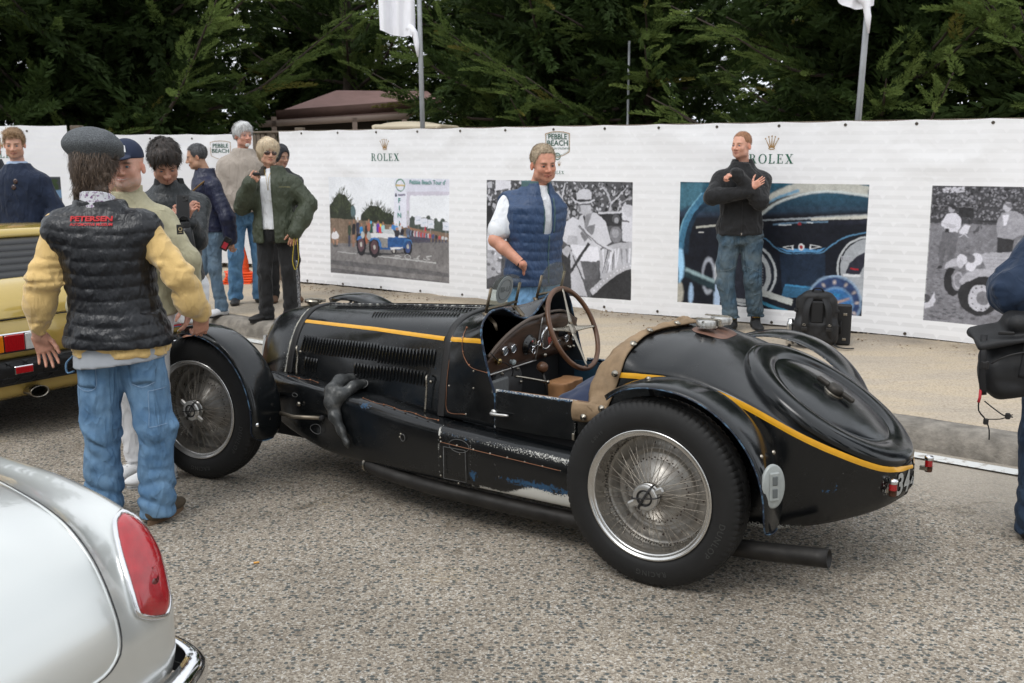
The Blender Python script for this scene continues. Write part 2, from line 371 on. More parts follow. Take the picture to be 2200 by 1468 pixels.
# GROUND
def ground_mats():
 m=bpy.data.materials.new('asphalt');m.use_nodes=True;t=m.node_tree;b=t.nodes['Principled BSDF'];N=t.nodes.new;Lk=t.links.new
 tc=N('ShaderNodeTexCoord')
 def noise(sc,det=4,ro=.6):
  n=N('ShaderNodeTexNoise');n.inputs['Scale'].default_value=sc;n.inputs['Detail'].default_value=det;n.inputs['Roughness'].default_value=ro;Lk(tc.outputs['Object'],n.inputs['Vector']);return n.outputs['Fac']
 def ramp(src,stops):
  r=N('ShaderNodeValToRGB');e=r.color_ramp.elements
  while len(e)<len(stops):e.new(.5)
  for i,(p,c)in enumerate(stops):e[i].position=p;e[i].color=(*c,1)
  Lk(src,r.inputs[0]);return r.outputs[0]
 def mix(f,a,c,mode='MIX'):
  x=N('ShaderNodeMixRGB');x.blend_type=mode
  for i,s in((0,f),(1,a),(2,c)):
   if isinstance(s,(int,float)):x.inputs[i].default_value=s
   elif isinstance(s,tuple):x.inputs[i].default_value=(*s,1)
   else:Lk(s,x.inputs[i])
  return x.outputs[0]
 vo=N('ShaderNodeTexVoronoi');vo.inputs['Scale'].default_value=135;Lk(tc.outputs['Object'],vo.inputs['Vector'])
 sep=N('ShaderNodeSeparateColor');Lk(vo.outputs['Color'],sep.inputs[0])
 grain=ramp(sep.outputs[0],[(0,(.145,.122,.097)),(.3,(.242,.208,.167)),(.6,(.325,.282,.230)),(.82,(.41,.362,.298)),(1,(.52,.50,.465))])
 vo2=N('ShaderNodeTexVoronoi');vo2.inputs['Scale'].default_value=54;Lk(tc.outputs['Object'],vo2.inputs['Vector'])
 sep2=N('ShaderNodeSeparateColor');Lk(vo2.outputs['Color'],sep2.inputs[0])
 dk=ramp(sep2.outputs[1],[(.66,(0,0,0)),(.70,(1,1,1))])
 sz=ramp(vo2.outputs['Distance'],[(.40,(1,1,1)),(.52,(0,0,0))])
 dm=mix(1.0,dk,sz,'MULTIPLY')
 col=mix(dm,grain,(.085,.093,.090))
 fine=ramp(noise(260,2),[(.35,(.75,.75,.75)),(.65,(1.2,1.2,1.2))]);col=mix(.8,col,fine,'MULTIPLY')
 big=ramp(noise(.9,5),[(.33,(.76,.75,.73)),(.66,(1.16,1.15,1.13))]);col=mix(1.0,col,big,'MULTIPLY')
 yel=ramp(noise(1.7,6,.7),[(.60,(0,0,0)),(.74,(1,1,1))]);ys=mix(1.0,yel,ramp(noise(60,2),[(.5,(0,0,0)),(.6,(1,1,1))]),'MULTIPLY')
 col=mix(ys,col,(.42,.32,.17))
 oil=ramp(noise(.55,5,.65),[(.54,(1,1,1)),(.74,(.52,.48,.44))]);col=mix(.8,col,oil,'MULTIPLY')
 dp=N('ShaderNodeVectorMath');dp.operation='DOT_PRODUCT';dp.inputs[1].default_value=(.614,.789,0);Lk(tc.outputs['Object'],dp.inputs[0])
 ad=N('ShaderNodeMath');ad.operation='MULTIPLY_ADD';ad.inputs[1].default_value=.9;Lk(noise(1.6,4),ad.inputs[0]);Lk(dp.outputs['Value'],ad.inputs[2])
 gm_=N('ShaderNodeMapRange');gm_.inputs[1].default_value=5.30;gm_.inputs[2].default_value=6.0;gm_.inputs[4].default_value=.82;Lk(ad.outputs[0],gm_.inputs[0])
 smooth_c=mix(.5,ramp(noise(150,3),[(.3,(.27,.235,.19)),(.7,(.46,.41,.345))]),ramp(noise(3,6),[(.3,(.33,.29,.24)),(.7,(.41,.365,.305))]))
 col=mix(gm_.outputs[0],col,smooth_c)
 wv=N('ShaderNodeTexVoronoi');wv.feature='DISTANCE_TO_EDGE';wv.inputs['Scale'].default_value=.55;wd=N('ShaderNodeVectorMath');wd.operation='MULTIPLY_ADD';wd.inputs[1].default_value=(.5,.5,.5)
 nc=N('ShaderNodeTexNoise');nc.inputs['Scale'].default_value=4;nc.inputs['Detail'].default_value=6;Lk(tc.outputs['Object'],nc.inputs['Vector']);Lk(nc.outputs['Color'],wd.inputs[0]);Lk(tc.outputs['Object'],wd.inputs[2]);Lk(wd.outputs[0],wv.inputs['Vector'])
 crk=ramp(wv.outputs['Distance'],[(.0,(.45,.42,.38)),(.006,(.62,.59,.55)),(.013,(1,1,1))]);cm=ramp(noise(.8,3),[(.50,(0,0,0)),(.60,(1,1,1))]);col=mix(mix(1.0,cm,(.8,.8,.8),'MULTIPLY'),col,mix(1.0,col,crk,'MULTIPLY'))
 Lk(col,b.inputs['Base Color']);b.inputs['Roughness'].default_value=.85;b.inputs['Specular IOR Level'].default_value=.3
 bp=N('ShaderNodeBump');bp.inputs['Strength'].default_value=.8;bp.inputs['Distance'].default_value=.004;Lk(vo.outputs['Distance'],bp.inputs['Height']);Lk(bp.outputs[0],b.inputs['Normal'])
 return m
M_asph=ground_mats()
KD=np.array([.789,-.614]);KN=np.array([.614,.789])
K0=np.array([-2.14,9.28])
def kpt(s,t,z=0):p=K0+KD*s+KN*t;return(p[0],p[1],z)
mb=MB();mb.poly([(-200,-200,0),(400,-200,0),(400,400,0),(-200,400,0)])
road=mb.build('road',M_asph,kind='structure')
M_line=mat('line_paint',(.62,.62,.60),rough=.75,col2=(.36,.33,.29),vscale=22,thr=(.54,.62),bump=.2)
mb=MB();mb.poly([kpt(-1,-.20,.011),kpt(30,-.20,.011),kpt(30,-.09,.011),kpt(-1,-.09,.011)])
mb.build('road_line',M_line,kind='structure')
mb=MB();mb.poly([kpt(-25,-.20,.011),kpt(-1.5,-.20,.011),kpt(-1.5,-.09,.011),kpt(-25,-.09,.011)])
mb.build('road_line',M_line,kind='structure')
M_kerb=mat('kerb_concrete',(.155,.14,.12),rough=.95,col2=(.31,.28,.24),vscale=9,thr=(.36,.66),bump=1.0,bscale=55,bdist=.008)
mb=MB();rows=[]
prof=[(-.012,-.05),(0,.02),(.012,.08),(.03,.115),(.06,.135),(.10,.143),(.20,.145),(.215,.10)]
for s in np.linspace(-24,24,260):
 w=.006*vnoise(np.array([s*3.,1,2]));rows.append([kpt(s,a+w,b+(.004*vnoise(np.array([s*5.,b*30,5]))if b>0 else 0))for a,b in prof])
mb.grid(rows);mb.build('kerb',M_kerb,kind='structure')
def verge_mat():
 m=bpy.data.materials.new('verge_dirt');m.use_nodes=True;t=m.node_tree;b=t.nodes['Principled BSDF'];N=t.nodes.new;Lk=t.links.new
 tc=N('ShaderNodeTexCoord')
 def noise(sc,det,src=None):
  n=N('ShaderNodeTexNoise');n.inputs['Scale'].default_value=sc;n.inputs['Detail'].default_value=det;n.inputs['Roughness'].default_value=.65;Lk(src or tc.outputs['Object'],n.inputs['Vector']);return n.outputs['Fac']
 def ramp(src,stops):
  r=N('ShaderNodeValToRGB');e=r.color_ramp.elements
  while len(e)<len(stops):e.new(.5)
  for i,(p,c)in enumerate(stops):e[i].position=p;e[i].color=(*c,1)
  Lk(src,r.inputs[0]);return r.outputs[0]
 mp=N('ShaderNodeMapping');mp.inputs['Rotation'].default_value=(0,0,math.radians(37));mp.inputs['Scale'].default_value=(.5,1.6,1);Lk(tc.outputs['Object'],mp.inputs[0])
 base=ramp(noise(1.3,7,mp.outputs[0]),[(.30,(.37,.335,.29)),(.47,(.43,.38,.318)),(.56,(.47,.405,.315)),(.68,(.42,.38,.33))])
 sp=ramp(noise(70,3),[(.38,(.66,.62,.56)),(.5,(1,1,1)),(.66,(1.18,1.16,1.12))])
 x=N('ShaderNodeMixRGB');x.blend_type='MULTIPLY';x.inputs[0].default_value=.7;Lk(base,x.inputs[1]);Lk(sp,x.inputs[2])
 a=N('ShaderNodeVertexColor');a.layer_name='Col'
 y=N('ShaderNodeMixRGB');y.blend_type='MULTIPLY';y.inputs[0].default_value=1;Lk(x.outputs[0],y.inputs[1]);Lk(a.outputs[0],y.inputs[2])
 Lk(y.outputs[0],b.inputs['Base Color']);b.inputs['Roughness'].default_value=.95
 bp=N('ShaderNodeBump');bp.inputs['Strength'].default_value=.7;bp.inputs['Distance'].default_value=.01;Lk(noise(38,5),bp.inputs['Height']);Lk(bp.outputs[0],b.inputs['Normal'])
 return m
ss=np.linspace(-24,24,300);tt=np.r_[.21,.25,.32,np.linspace(.4,4.6,60),6,9,14,30,120]
SS,TT=np.meshgrid(ss,tt,indexing='ij');P=K0+SS[...,None]*KD+TT[...,None]*KN
hh=.128+.012*vnoise(np.stack([P[...,0],P[...,1],P[...,0]*0],-1),1.3)+.005*vnoise(np.stack([P[...,0],P[...,1],P[...,0]*0],-1),7)
hh[:,0]=.10;hh[:,1]=.137;hh[:,2]=.136
F0=np.array([-2.85,12.74]);FD=np.array([.840,-.5426]);FN=np.array([-.5426,-.840])
df=(P-F0)@FN;soil=np.exp(-((df-.12)/.22)**2);nz=vnoise(np.stack([P[...,0],P[...,1],P[...,0]*0+3],-1),5)
V=np.concatenate([P,(hh+.02*soil*(1+nz))[...,None]],-1).reshape(-1,3)
cc=(1-.42*np.clip(soil*(1.1+.9*nz),0,1))[...,None]*np.array([1,.96,.90])+0*P[...,:1]
ii=np.arange(len(ss)*len(tt)).reshape(len(ss),len(tt));Fq=np.stack([ii[:-1,:-1],ii[1:,:-1],ii[1:,1:],ii[:-1,1:]],-1).reshape(-1,4)
link('verge',mesh_np(V,Fq,vcol=cc.reshape(-1,3)),verge_mat(),kind='structure')
pv,pf=[],[]
for i in range(900):
 s=rng.uniform(-1,10);d=abs(rng.normal(.1,.25));p=F0+FD*s+FN*d;r=rng.uniform(.004,.013)
 o=len(pv);q=rng.normal(0,.25,6)+1
 for j,a in enumerate(((1,0,0),(-1,0,0),(0,1,0),(0,-1,0),(0,0,1),(0,0,-1))):pv.append((p[0]+a[0]*r*q[j],p[1]+a[1]*r*q[j],.138+r*.5+a[2]*r*q[j]*.7))
 pf+=[(o+a,o+b,o+c)for a,b,c in((0,2,4),(2,1,4),(1,3,4),(3,0,4),(2,0,5),(1,2,5),(3,1,5),(0,3,5))]
link('soil_crumbs',mesh_np(pv,np.array(pf),smooth=False),mat('crumb',(.33,.26,.19),rough=.95,var=.3,vscale=3),kind='stuff')
# FENCE of narrow pickets
M_wood=mat('fence_wood',(.145,.115,.088),rough=.9,var=.35,vscale=6,bump=.5,bscale=30,stretch=(1,1,.15))
def fpt(s,d=0,z=0):p=F0+FD*s+FN*d;return(p[0],p[1],z)
fang=math.atan2(FD[1],FD[0])
fence=empty('picket_fence',fpt(-.5,-.08,.1),fang,'weathered brown wooden picket fence standing behind the long white banner','fence')
pk=MB();pk.box((0,0,.93),(.062,.022,1.86),bev=.004);pkm=pk.mesh();pkm.materials.append(M_wood)
for i in range(110):
 s=.0+i*.089+random.uniform(-.006,.006);o=link('picket',pkm,None,fence,loc=(s,0,random.uniform(-.02,.01)),rot=(0,random.uniform(-.012,.012),0))
for z in(.35,1.55):
 r=MB();r.box((4.9,.045,z),(9.9,.06,.09),bev=.005);r.build('rail',M_wood,fence)
for x in np.arange(.1,10,2.4):
 r=MB();r.box((x,.12,.94),(.10,.10,1.86),bev=.006);r.build('post',M_wood,fence)
r=MB();r.box((4.9,.02,1.875),(9.9,.11,.025),bev=.005);r.build('top_rail',M_wood,fence)
fence2=empty('picket_fence',(-3.05,14.55,.1),math.radians(176),'brown picket fence set back behind the second banner, end post bare','fence')
for i in range(42):link('picket',pkm,None,fence2,loc=(i*.089,0,0))
for z in(.35,1.55):
 r=MB();r.box((1.8,-.045,z),(3.9,.05,.09),bev=.005);r.build('rail',M_wood,fence2)
r=MB();r.box((-.1,.0,.98),(.12,.12,1.98),bev=.006);r.build('post',M_wood,fence2)
fence3=empty('picket_fence',(-5.55,13.15,.1),math.radians(178),'stretch of brown picket fence at the far left carrying the first banner','fence')
for i in range(30):link('picket',pkm,None,fence3,loc=(i*.089,0,0))
r=MB();r.box((-.08,.0,.98),(.13,.12,1.96),bev=.006);r.build('post',M_wood,fence3)
r=MB();r.box((1.3,-.05,1.55),(2.8,.05,.09),bev=.005);r.build('rail',M_wood,fence3)
# BANNERS
class Canvas:
 def __init__(s,w,h,bg):s.w,s.h=w,h;s.clip=(0,0,w,h);s.a=np.empty((h,w,3),np.float32);s.a[:]=bg
 def mask_poly(s,P):
  P=np.array(P,float);K=s.clip;x0,x1=int(max(K[0],P[:,0].min()-1)),int(min(K[2],P[:,0].max()+2));y0,y1=int(max(K[1],P[:,1].min()-1)),int(min(K[3],P[:,1].max()+2))
  if x1<=x0 or y1<=y0:return None
  m=np.zeros((y1-y0,x1-x0),np.float32)
  for ox,oy in((.25,.25),(.75,.25),(.25,.75),(.75,.75)):
   X=np.arange(x0,x1)[None]+ox;Y=np.arange(y0,y1)[:,None]+oy;ins=np.zeros(m.shape,bool);n=len(P)
   for i in range(n):
    a,b=P[i],P[(i+1)%n]
    if a[1]==b[1]:continue
    c=(Y<a[1])!=(Y<b[1]);ins^=c&(X<(b[0]-a[0])*(Y-a[1])/(b[1]-a[1])+a[0])
   m+=ins*.25
  return(slice(y0,y1),slice(x0,x1)),m
 def paint(s,sl,m,col):s.a[sl]=s.a[sl]*(1-m[...,None])+np.array(col,np.float32)*m[...,None]
 def poly(s,P,col):
  r=s.mask_poly(P)
  if r:s.paint(r[0],r[1],col)
 def ell(s,c,rx,ry,col,rot=0,n=40,r0=0):
  t=np.linspace(0,2*PI,n,endpoint=False);x,y=rx*np.cos(t),ry*np.sin(t);ca,sa=math.cos(rot),math.sin(rot)
  P=np.stack([c[0]+x*ca-y*sa,c[1]+x*sa+y*ca],1)
  if r0:Q=np.array(c)+(P-c)*r0;P=np.concatenate([P,P[:1],Q[:1],Q[::-1]])
  s.poly(P,col)
 def line(s,pts,w,col,w1=None):
  pts=np.array(pts,float);T=np.gradient(pts,axis=0)if len(pts)>2 else np.repeat(pts[1:]-pts[:1],2,0);T/=np.linalg.norm(T,axis=1)[:,None]+1e-9
  Nn=np.stack([-T[:,1],T[:,0]],1);ww=np.linspace(w,w if w1 is None else w1,len(pts))[:,None]/2
  s.poly(np.concatenate([pts+Nn*ww,(pts-Nn*ww)[::-1]]),col)
 def blobs(s,n,box,r,cols,ar=1.0,seed=0):
  g=np.random.default_rng(seed)
  for i in range(n):
   q=r*g.uniform(.5,1.3);c=np.array(cols[g.integers(len(cols))]);s.ell((g.uniform(box[0],box[2]),g.uniform(box[1],box[3])),q,q*ar,c*g.uniform(.8,1.2),g.uniform(0,3),7)
 def blur(s,box,r):
  x0,y0,x1,y1=box;A=s.a[y0:y1,x0:x1].copy()
  for ax in(0,1):
   k=2*r+1;pad=[(0,0)]*3;pad[ax]=(r+1,r);C=np.cumsum(np.pad(A,pad,mode='edge'),axis=ax)
   A=(np.take(C,range(k,C.shape[ax]),ax)-np.take(C,range(0,C.shape[ax]-k),ax))/k
  s.a[y0:y1,x0:x1]=A
PPM=300
BW,BH,BZ0=9.6,1.84,.145
def paint_hex(cv):
 """pattern of flat long hexagons printed in pale grey, denser in the lower half of each run"""
 H,W=cv.h,cv.w;cw,ch=.205*PPM,.078*PPM
 for r in range(int(H/ch)+2):
  for c in range(-1,int(W/cw)+2):
   x=(c+.5*(r%2))*cw;y=r*ch
   q=max(0,min(1,(y/H-.12)*1.5));q=.25+.75*q*(.55+.45*math.sin(x/PPM*1.9+1.2));g=.825-.10*q*(.7+.3*((r*7+c*3)%3)/2)
   e=cw*.12;cv.poly([(x,y+ch*.5),(x+e,y+ch*.06),(x+cw-e,y+ch*.06),(x+cw,y+ch*.5)],(g*.985,g*.985,g*1.0))
def quadmap(TL,TR,BR,BL,x0,y0,x1,y1):
 """reference coordinates of one print -> canvas pixels"""
 def f(x,y):
  u,v=.5,.5
  for _ in range(4):
   t=TL[1]+(TR[1]-TL[1])*u;b=BL[1]+(BR[1]-BL[1])*u;v=(y-t)/(b-t);l=TL[0]+(BL[0]-TL[0])*v;r=TR[0]+(BR[0]-TR[0])*v;u=(x-l)/(r-l)
  return(x0+(x1-x0)*u,y0+(y1-y0)*v)
 return f
def cvx(s):return s*PPM
def cvy(z):return(BZ0+BH-z)*PPM
def print_road(cv):
 X0,Y0,X1,Y1=cvx(.805),cvy(1.44),cvx(2.573),cvy(.289);f=quadmap((25,60),(1548,80),(1575,1400),(78,1270),X0,Y0,X1,Y1)
 P=lambda pts,c:cv.poly([f(*p)for p in pts],c)
 S=(X1-X0)/1500
 P([(0,0),(1700,0),(1700,1500),(0,1500)],(.80,.82,.86))
 P([(0,870),(1600,860),(1600,1500),(0,1500)],(.20,.19,.19));P([(0,930),(420,930),(900,1060),(1600,1180),(1600,1500),(0,1300)],(.23,.22,.22))
 P([(0,1090),(800,1170),(1600,1270),(1600,1320),(700,1230),(0,1150)],(.15,.145,.15));P([(0,1190),(700,1290),(1600,1390),(1600,1500),(0,1300)],(.14,.135,.14))
 g=np.random.default_rng(3)
 for cx,cy,wd,ht,n in((210,560,190,480,170),(650,620,200,330,130),(820,600,90,160,40)):
  P([(cx-wd,cy+60),(cx-wd*.9,cy-ht*.3),(cx-wd*.3,cy-ht*.62),(cx+wd*.2,cy-ht*.6),(cx+wd*.8,cy-ht*.25),(cx+wd,cy+60)],(.035,.042,.03))
  for i in range(n):
   a=g.uniform(-1.25,1.25);q=g.uniform(.35,1);bx,by=cx+math.sin(a)*wd*q*.8,cy-math.cos(a)*ht*q*.75;l=g.uniform(30,75)
   c=np.array((.05,.06,.035))*g.uniform(.5,1.5);cv.line([f(bx,by),f(bx+math.sin(a*.8)*l,by-math.cos(a*.8)*l)],9*S,c,1*S)
 for i in range(60):cv.ell(f(g.uniform(1080,1540),g.uniform(600,760)-60*math.exp(-((i%7)-3)**2)),24*S,22*S,np.array((.07,.085,.075))*g.uniform(.7,1.5))
 P([(1080,600),(1250,560),(1400,600),(1560,640),(1560,760),(1080,720)],(.075,.09,.08))
 P([(48,570),(500,600),(900,665),(1560,760),(1560,865),(1100,870),(300,890),(60,890)],(.21,.155,.115))
 for i in range(26):x=60+i*33;P([(x,572+i*4),(x+3,572+i*4),(x+3,885),(x,885)],(.14,.10,.075))
 P([(885,85),(1548,85),(1548,285),(1075,290),(1080,690),(885,690)],(.70,.70,.80));P([(1035,240),(1548,235),(1548,285),(1075,290),(1080,690),(1040,690)],(.60,.57,.66))
 P([(885,85),(1035,85),(1035,690),(885,690)],(.74,.75,.84))
 for a,r0 in((58,.82),):cv.ell(f(955,160),a*S,a*1.05*S,(.10,.24,.16),0,40,r0)
 P([(900,150),(1010,150),(1010,172),(900,172)],(.60,.45,.22));cv.ell(f(905,282),15*S,18*S,(.08,.08,.12));P([(930,270),(1020,270),(1020,292),(930,292)],(.22,.2,.28))
 cv.ell(f(1058,570),12*S,70*S,(.3,.36,.28),0,24,.7)
 for x,y in((1185,600),(1258,630),(1338,650),(1518,675)):
  P([(x-38,y-60),(x+38,y-55),(x+40,y+50),(x-38,y+50)],(.70,.72,.80));P([(x-20,y-6),(x+24,y-6),(x+24,y+3),(x-20,y+3)],(.4,.5,.6));P([(x,y+50),(x+4,y+50),(x+4,y+180),(x,y+180)],(.4,.4,.42))
 P([(1270,660),(1290,740),(1285,830),(1265,830)],(.55,.03,.07));cv.ell(f(362,490),32*S,62*S,(.10,.15,.16));P([(355,540),(370,540),(370,700),(355,700)],(.1,.1,.1))
 def fig(x,y0,y1,ct,cl,ch=(.32,.18,.12),w=36):
  h=y1-y0;P([(x-w*.42,y0+h*.5),(x+w*.42,y0+h*.5),(x+w*.40,y1),(x+w*.06,y1),(x,y0+h*.62),(x-w*.06,y1),(x-w*.40,y1)],cl)
  P([(x-w*.6,y0+h*.20),(x-w*.2,y0+h*.14),(x+w*.2,y0+h*.14),(x+w*.6,y0+h*.20),(x+w*.62,y0+h*.45),(x+w*.42,y0+h*.55),(x-w*.42,y0+h*.55),(x-w*.62,y0+h*.45)],ct);cv.ell(f(x,y0+h*.07),w*.33*S,h*.07*S,ch)
 for a in((318,615,935,(.05,.07,.05),(.05,.06,.1)),(372,590,940,(.03,.03,.035),(.30,.17,.12)),(424,565,930,(.05,.05,.08),(.03,.03,.04),(.5,.45,.42)),(474,635,900,(.03,.25,.6),(.05,.05,.06)),(546,620,900,(.05,.04,.04),(.4,.12,.06)),(606,608,860,(.03,.10,.08),(.03,.03,.04),(.08,.45,.7)),(576,590,860,(.4,.15,.1),(.05,.05,.05)),(650,640,860,(.6,.6,.62),(.1,.1,.1),(.6,.6,.6)),(692,608,860,(.15,.06,.4),(.05,.05,.08)),(722,645,860,(.6,.05,.06),(.1,.1,.1),(.8,.55,.05)),(754,622,860,(.35,.6,.62),(.1,.1,.1)),(850,655,830,(.5,.45,.4),(.1,.1,.1)),(882,628,800,(.08,.25,.6),(.1,.1,.1)),(918,640,800,(.1,.3,.6),(.1,.1,.1),(.6,.6,.55)),(960,640,830,(.6,.6,.65),(.1,.1,.12),(.6,.2,.15)),(994,675,880,(.03,.03,.04),(.1,.2,.35)),(1066,665,885,(.12,.14,.2),(.12,.2,.35))):fig(*a)
 for i in range(34):
  x=1095+i*13;h=190-i*3.2;c=np.array([(.5,.1,.1),(.1,.12,.25),(.6,.6,.62),(.05,.05,.06),(.2,.25,.35)][g.integers(5)])
  if x<1330 or i%3==0:fig(x,880-h,882,c,(.08,.08,.12),w=24)
 P([(65,780),(95,735),(140,735),(178,790),(165,830),(80,835)],(.72,.7,.72));cv.ell(f(107,720),18*S,24*S,(.35,.2,.15));P([(80,830),(110,850),(120,925),(105,925),(90,870)],(.45,.26,.18));P([(140,830),(168,850),(158,925),(142,925)],(.45,.26,.18));P([(100,905),(165,905),(165,935),(100,935)],(.1,.1,.1))
 P([(430,1000),(900,1020),(1120,985),(1120,1010),(700,1050),(420,1020)],(.06,.06,.065))
 for x,y,rx,ry in((475,905,64,112),(895,985,34,30),(1065,930,56,92),(650,940,68,105)):
  cv.ell(f(x,y),rx*S,ry*S,(.025,.025,.03));cv.ell(f(x,y),rx*.66*S,ry*.66*S,(.06,.09,.22)if x>900 else(.12,.07,.08));cv.ell(f(x,y),15*S,24*S,(.5,.48,.45))
 P([(560,760),(700,760),(880,770),(1060,815),(820,830),(590,830)],(.74,.74,.76));P([(690,810),(815,830),(815,945),(720,950),(700,880)],(.30,.29,.28))
 P([(815,815),(1000,815),(1080,830),(1040,940),(980,970),(720,970),(720,945),(815,945)],(.035,.11,.30));P([(415,850),(430,805),(470,795),(500,815),(470,830),(430,850)],(.06,.2,.52))
 P([(585,870),(600,825),(650,812),(700,825),(735,890),(740,950),(715,940),(690,850),(640,835)],(.06,.2,.50));P([(1005,940),(1025,850),(1070,825),(1110,850),(1122,910),(1100,870),(1060,850),(1030,880)],(.07,.2,.45))
 cv.ell(f(492,785),24*S,36*S,(.5,.52,.52));cv.ell(f(578,795),30*S,42*S,(.40,.42,.42));P([(840,935),(1000,925),(1005,955),(860,975)],(.72,.72,.74))
 P([(770,710),(880,715),(900,775),(750,765)],(.55,.58,.6));fig(928,690,900,(.04,.04,.05),(.035,.11,.3),(.45,.25,.18),50);P([(815,815),(1000,815),(1000,940),(815,945)],(.035,.11,.30))
 P([(160,995),(420,1020),(420,1030),(160,1003)],(.5,.5,.5));P([(700,1052),(1420,1132),(1415,1145),(700,1062)],(.55,.55,.55))
 for L_,x in(('P',950),('O',1070),('T',1190),('S',1310)):
  if L_=='O':cv.ell(f(x,1062),42*S,24*S,(.5,.5,.5),.1,24,.7)
  elif L_=='T':cv.line([f(x-50,1085),f(x+20,1090)],9*S,(.5,.5,.5));cv.line([f(x-15,1087),f(x+25,1045)],9*S,(.5,.5,.5))
  elif L_=='S':cv.line([f(x-55,1090),f(x-10,1100),f(x+25,1088),f(x-10,1074),f(x-15,1060),f(x+45,1052)],9*S,(.5,.5,.5))
  else:cv.line([f(x-45,1060),f(x-10,1070),f(x+40,1062),f(x+10,1048),f(x-40,1042)],9*S,(.5,.5,.5))
def print_hat(cv):
 X0,Y0,X1,Y1=cvx(3.075),cvy(1.434),cvx(4.803),cvy(.27);f=quadmap((22,436),(1204,455),(1190,1398),(28,1325),X0,Y0,X1,Y1);S=(X1-X0)/1180;g=np.random.default_rng(11)
 G=lambda v:(v*.97,v*.97,v*1.05)
 P=lambda pts,v:cv.poly([f(*p)for p in pts],G(v));E=lambda x,y,a,b,v,r=0,r0=0:cv.ell(f(x,y),a*S,b*S,G(v),r,30,r0);Ln=lambda pts,w,v,w1=None:cv.line([f(*p)for p in pts],w*S,G(v),None if w1 is None else w1*S)
 P([(0,400),(1300,400),(1300,1500),(0,1500)],.10)
 for i in range(900):
  x,y=g.uniform(20,1200),g.uniform(450,800);q=math.hypot(*(np.array(f(x,y))*0));E(x,y,g.uniform(5,15),g.uniform(4,10),g.choice([.02,.05,.12,.30,.45,.6]),g.uniform(0,3))
 P([(100,436),(230,440),(230,500),(100,520)],.75);P([(28,450),(70,450),(70,500),(28,500)],.5)
 for a in(([(560,560),(620,540),(650,600),(670,700)],34,.55,20),([(650,600),(665,520),(680,455)],16,.6,6),([(1020,720),(1040,620),(1010,540),(960,480)],20,.5,6),([(1040,620),(1100,560),(1150,500)],14,.6,4),([(1080,700),(1110,620),(1170,580)],12,.45,4),([(900,640),(860,560),(800,460)],10,.5,3)):Ln(a[0],a[1],a[2],a[3])
 P([(900,690),(1130,680),(1130,800),(1000,800)],.04);P([(940,690),(1120,682),(1120,700),(940,705)],.6)
 for x,y,r,v in((85,630,26,.04),(130,590,22,.1),(40,620,18,.05),(605,660,22,.3),(690,655,24,.04),(745,690,26,.05),(1075,745,28,.12)):E(x,y,r,r*1.15,v);E(x+4,y+10,r*.6,r*.7,.4)
 P([(22,640),(60,640),(100,780),(40,830),(22,840)],.03);P([(30,830),(80,740),(100,700),(160,720),(200,900),(150,1010),(30,1000)],.72);P([(28,1000),(150,1010),(150,1200),(28,1240)],.42)
 for k in range(14):E(g.uniform(30,150),g.uniform(1010,1200),g.uniform(8,25),g.uniform(6,18),g.choice([.2,.5,.75]))
 P([(570,700),(630,720),(660,800),(650,960),(590,1000),(570,900)],.03);P([(560,1000),(720,960),(760,1380),(560,1370)],.045);P([(640,720),(700,700),(680,780),(650,780)],.4)
 P([(670,780),(740,730),(800,760),(790,940),(700,950),(660,920)],.68);P([(700,880),(780,880),(780,960),(690,950)],.5)
 P([(770,790),(800,720),(860,690),(930,700),(1000,770),(1040,930),(960,980),(960,1080),(800,1080),(780,950)],.62)
 P([(800,860),(870,800),(920,790),(905,860),(830,930)],.22);P([(830,740),(870,670),(900,680),(840,860)],.30);P([(820,730),(835,710),(838,780)],.04)
 P([(780,640),(880,630),(890,700),(840,715),(800,700),(775,680)],.50);P([(780,640),(800,645),(805,690),(785,690)],.2);E(870,655,12,20,.55)
 P([(775,600),(770,545),(790,515),(830,506),(870,512),(888,540),(885,600)],.62);P([(775,590),(886,590),(886,608),(775,612)],.06);Ln([(742,588),(760,608),(810,620),(870,612),(912,594)],12,.66)
 P([(720,950),(940,970),(960,1060),(900,1110),(800,1080),(740,1040)],.80);P([(800,1080),(950,1090),(940,1230),(830,1230)],.14);P([(720,1000),(800,1080),(880,1370),(740,1360),(730,1240)],.55);Ln([(740,1040),(880,1360)],10,.1);P([(820,1230),(940,1230),(900,1370),(860,1370)],.12)
 P([(1120,650),(1200,600),(1200,930),(1120,920)],.72);E(1170,660,42,60,.6);P([(1140,600),(1200,590),(1200,640),(1150,630)],.08);Ln([(1110,755),(1175,768)],12,.12)
 E(1075,870,45,55,.25);E(1070,860,25,30,.4)
 P([(950,1000),(1060,940),(1200,925),(1200,1180),(960,1220)],.5)
 for k in range(16):x=g.uniform(970,1190);Ln([(x,980),(x+g.uniform(-50,50),1180)],14,g.choice([.1,.3,.75]),4)
 Ln([(780,780),(850,860),(930,930),(1050,995)],34,.62,24);Ln([(790,795),(860,875),(940,945),(1040,1005)],8,.15);Ln([(870,940),(800,1050),(720,1180)],22,.05);Ln([(780,800),(890,920)],6,.1)
 t=np.linspace(0,1,14);arc=[(890+320*a,1370-30-230*math.sin(a*1.45))for a in t];P(arc+[(1200,1420),(880,1420)],.04);Ln(arc,42,.5)
 for a in t[1:]:E(890+320*a,1340-230*math.sin(a*1.45),5,5,.85)
 P([(640,1000),(700,960),(730,980),(700,1060)],.5)
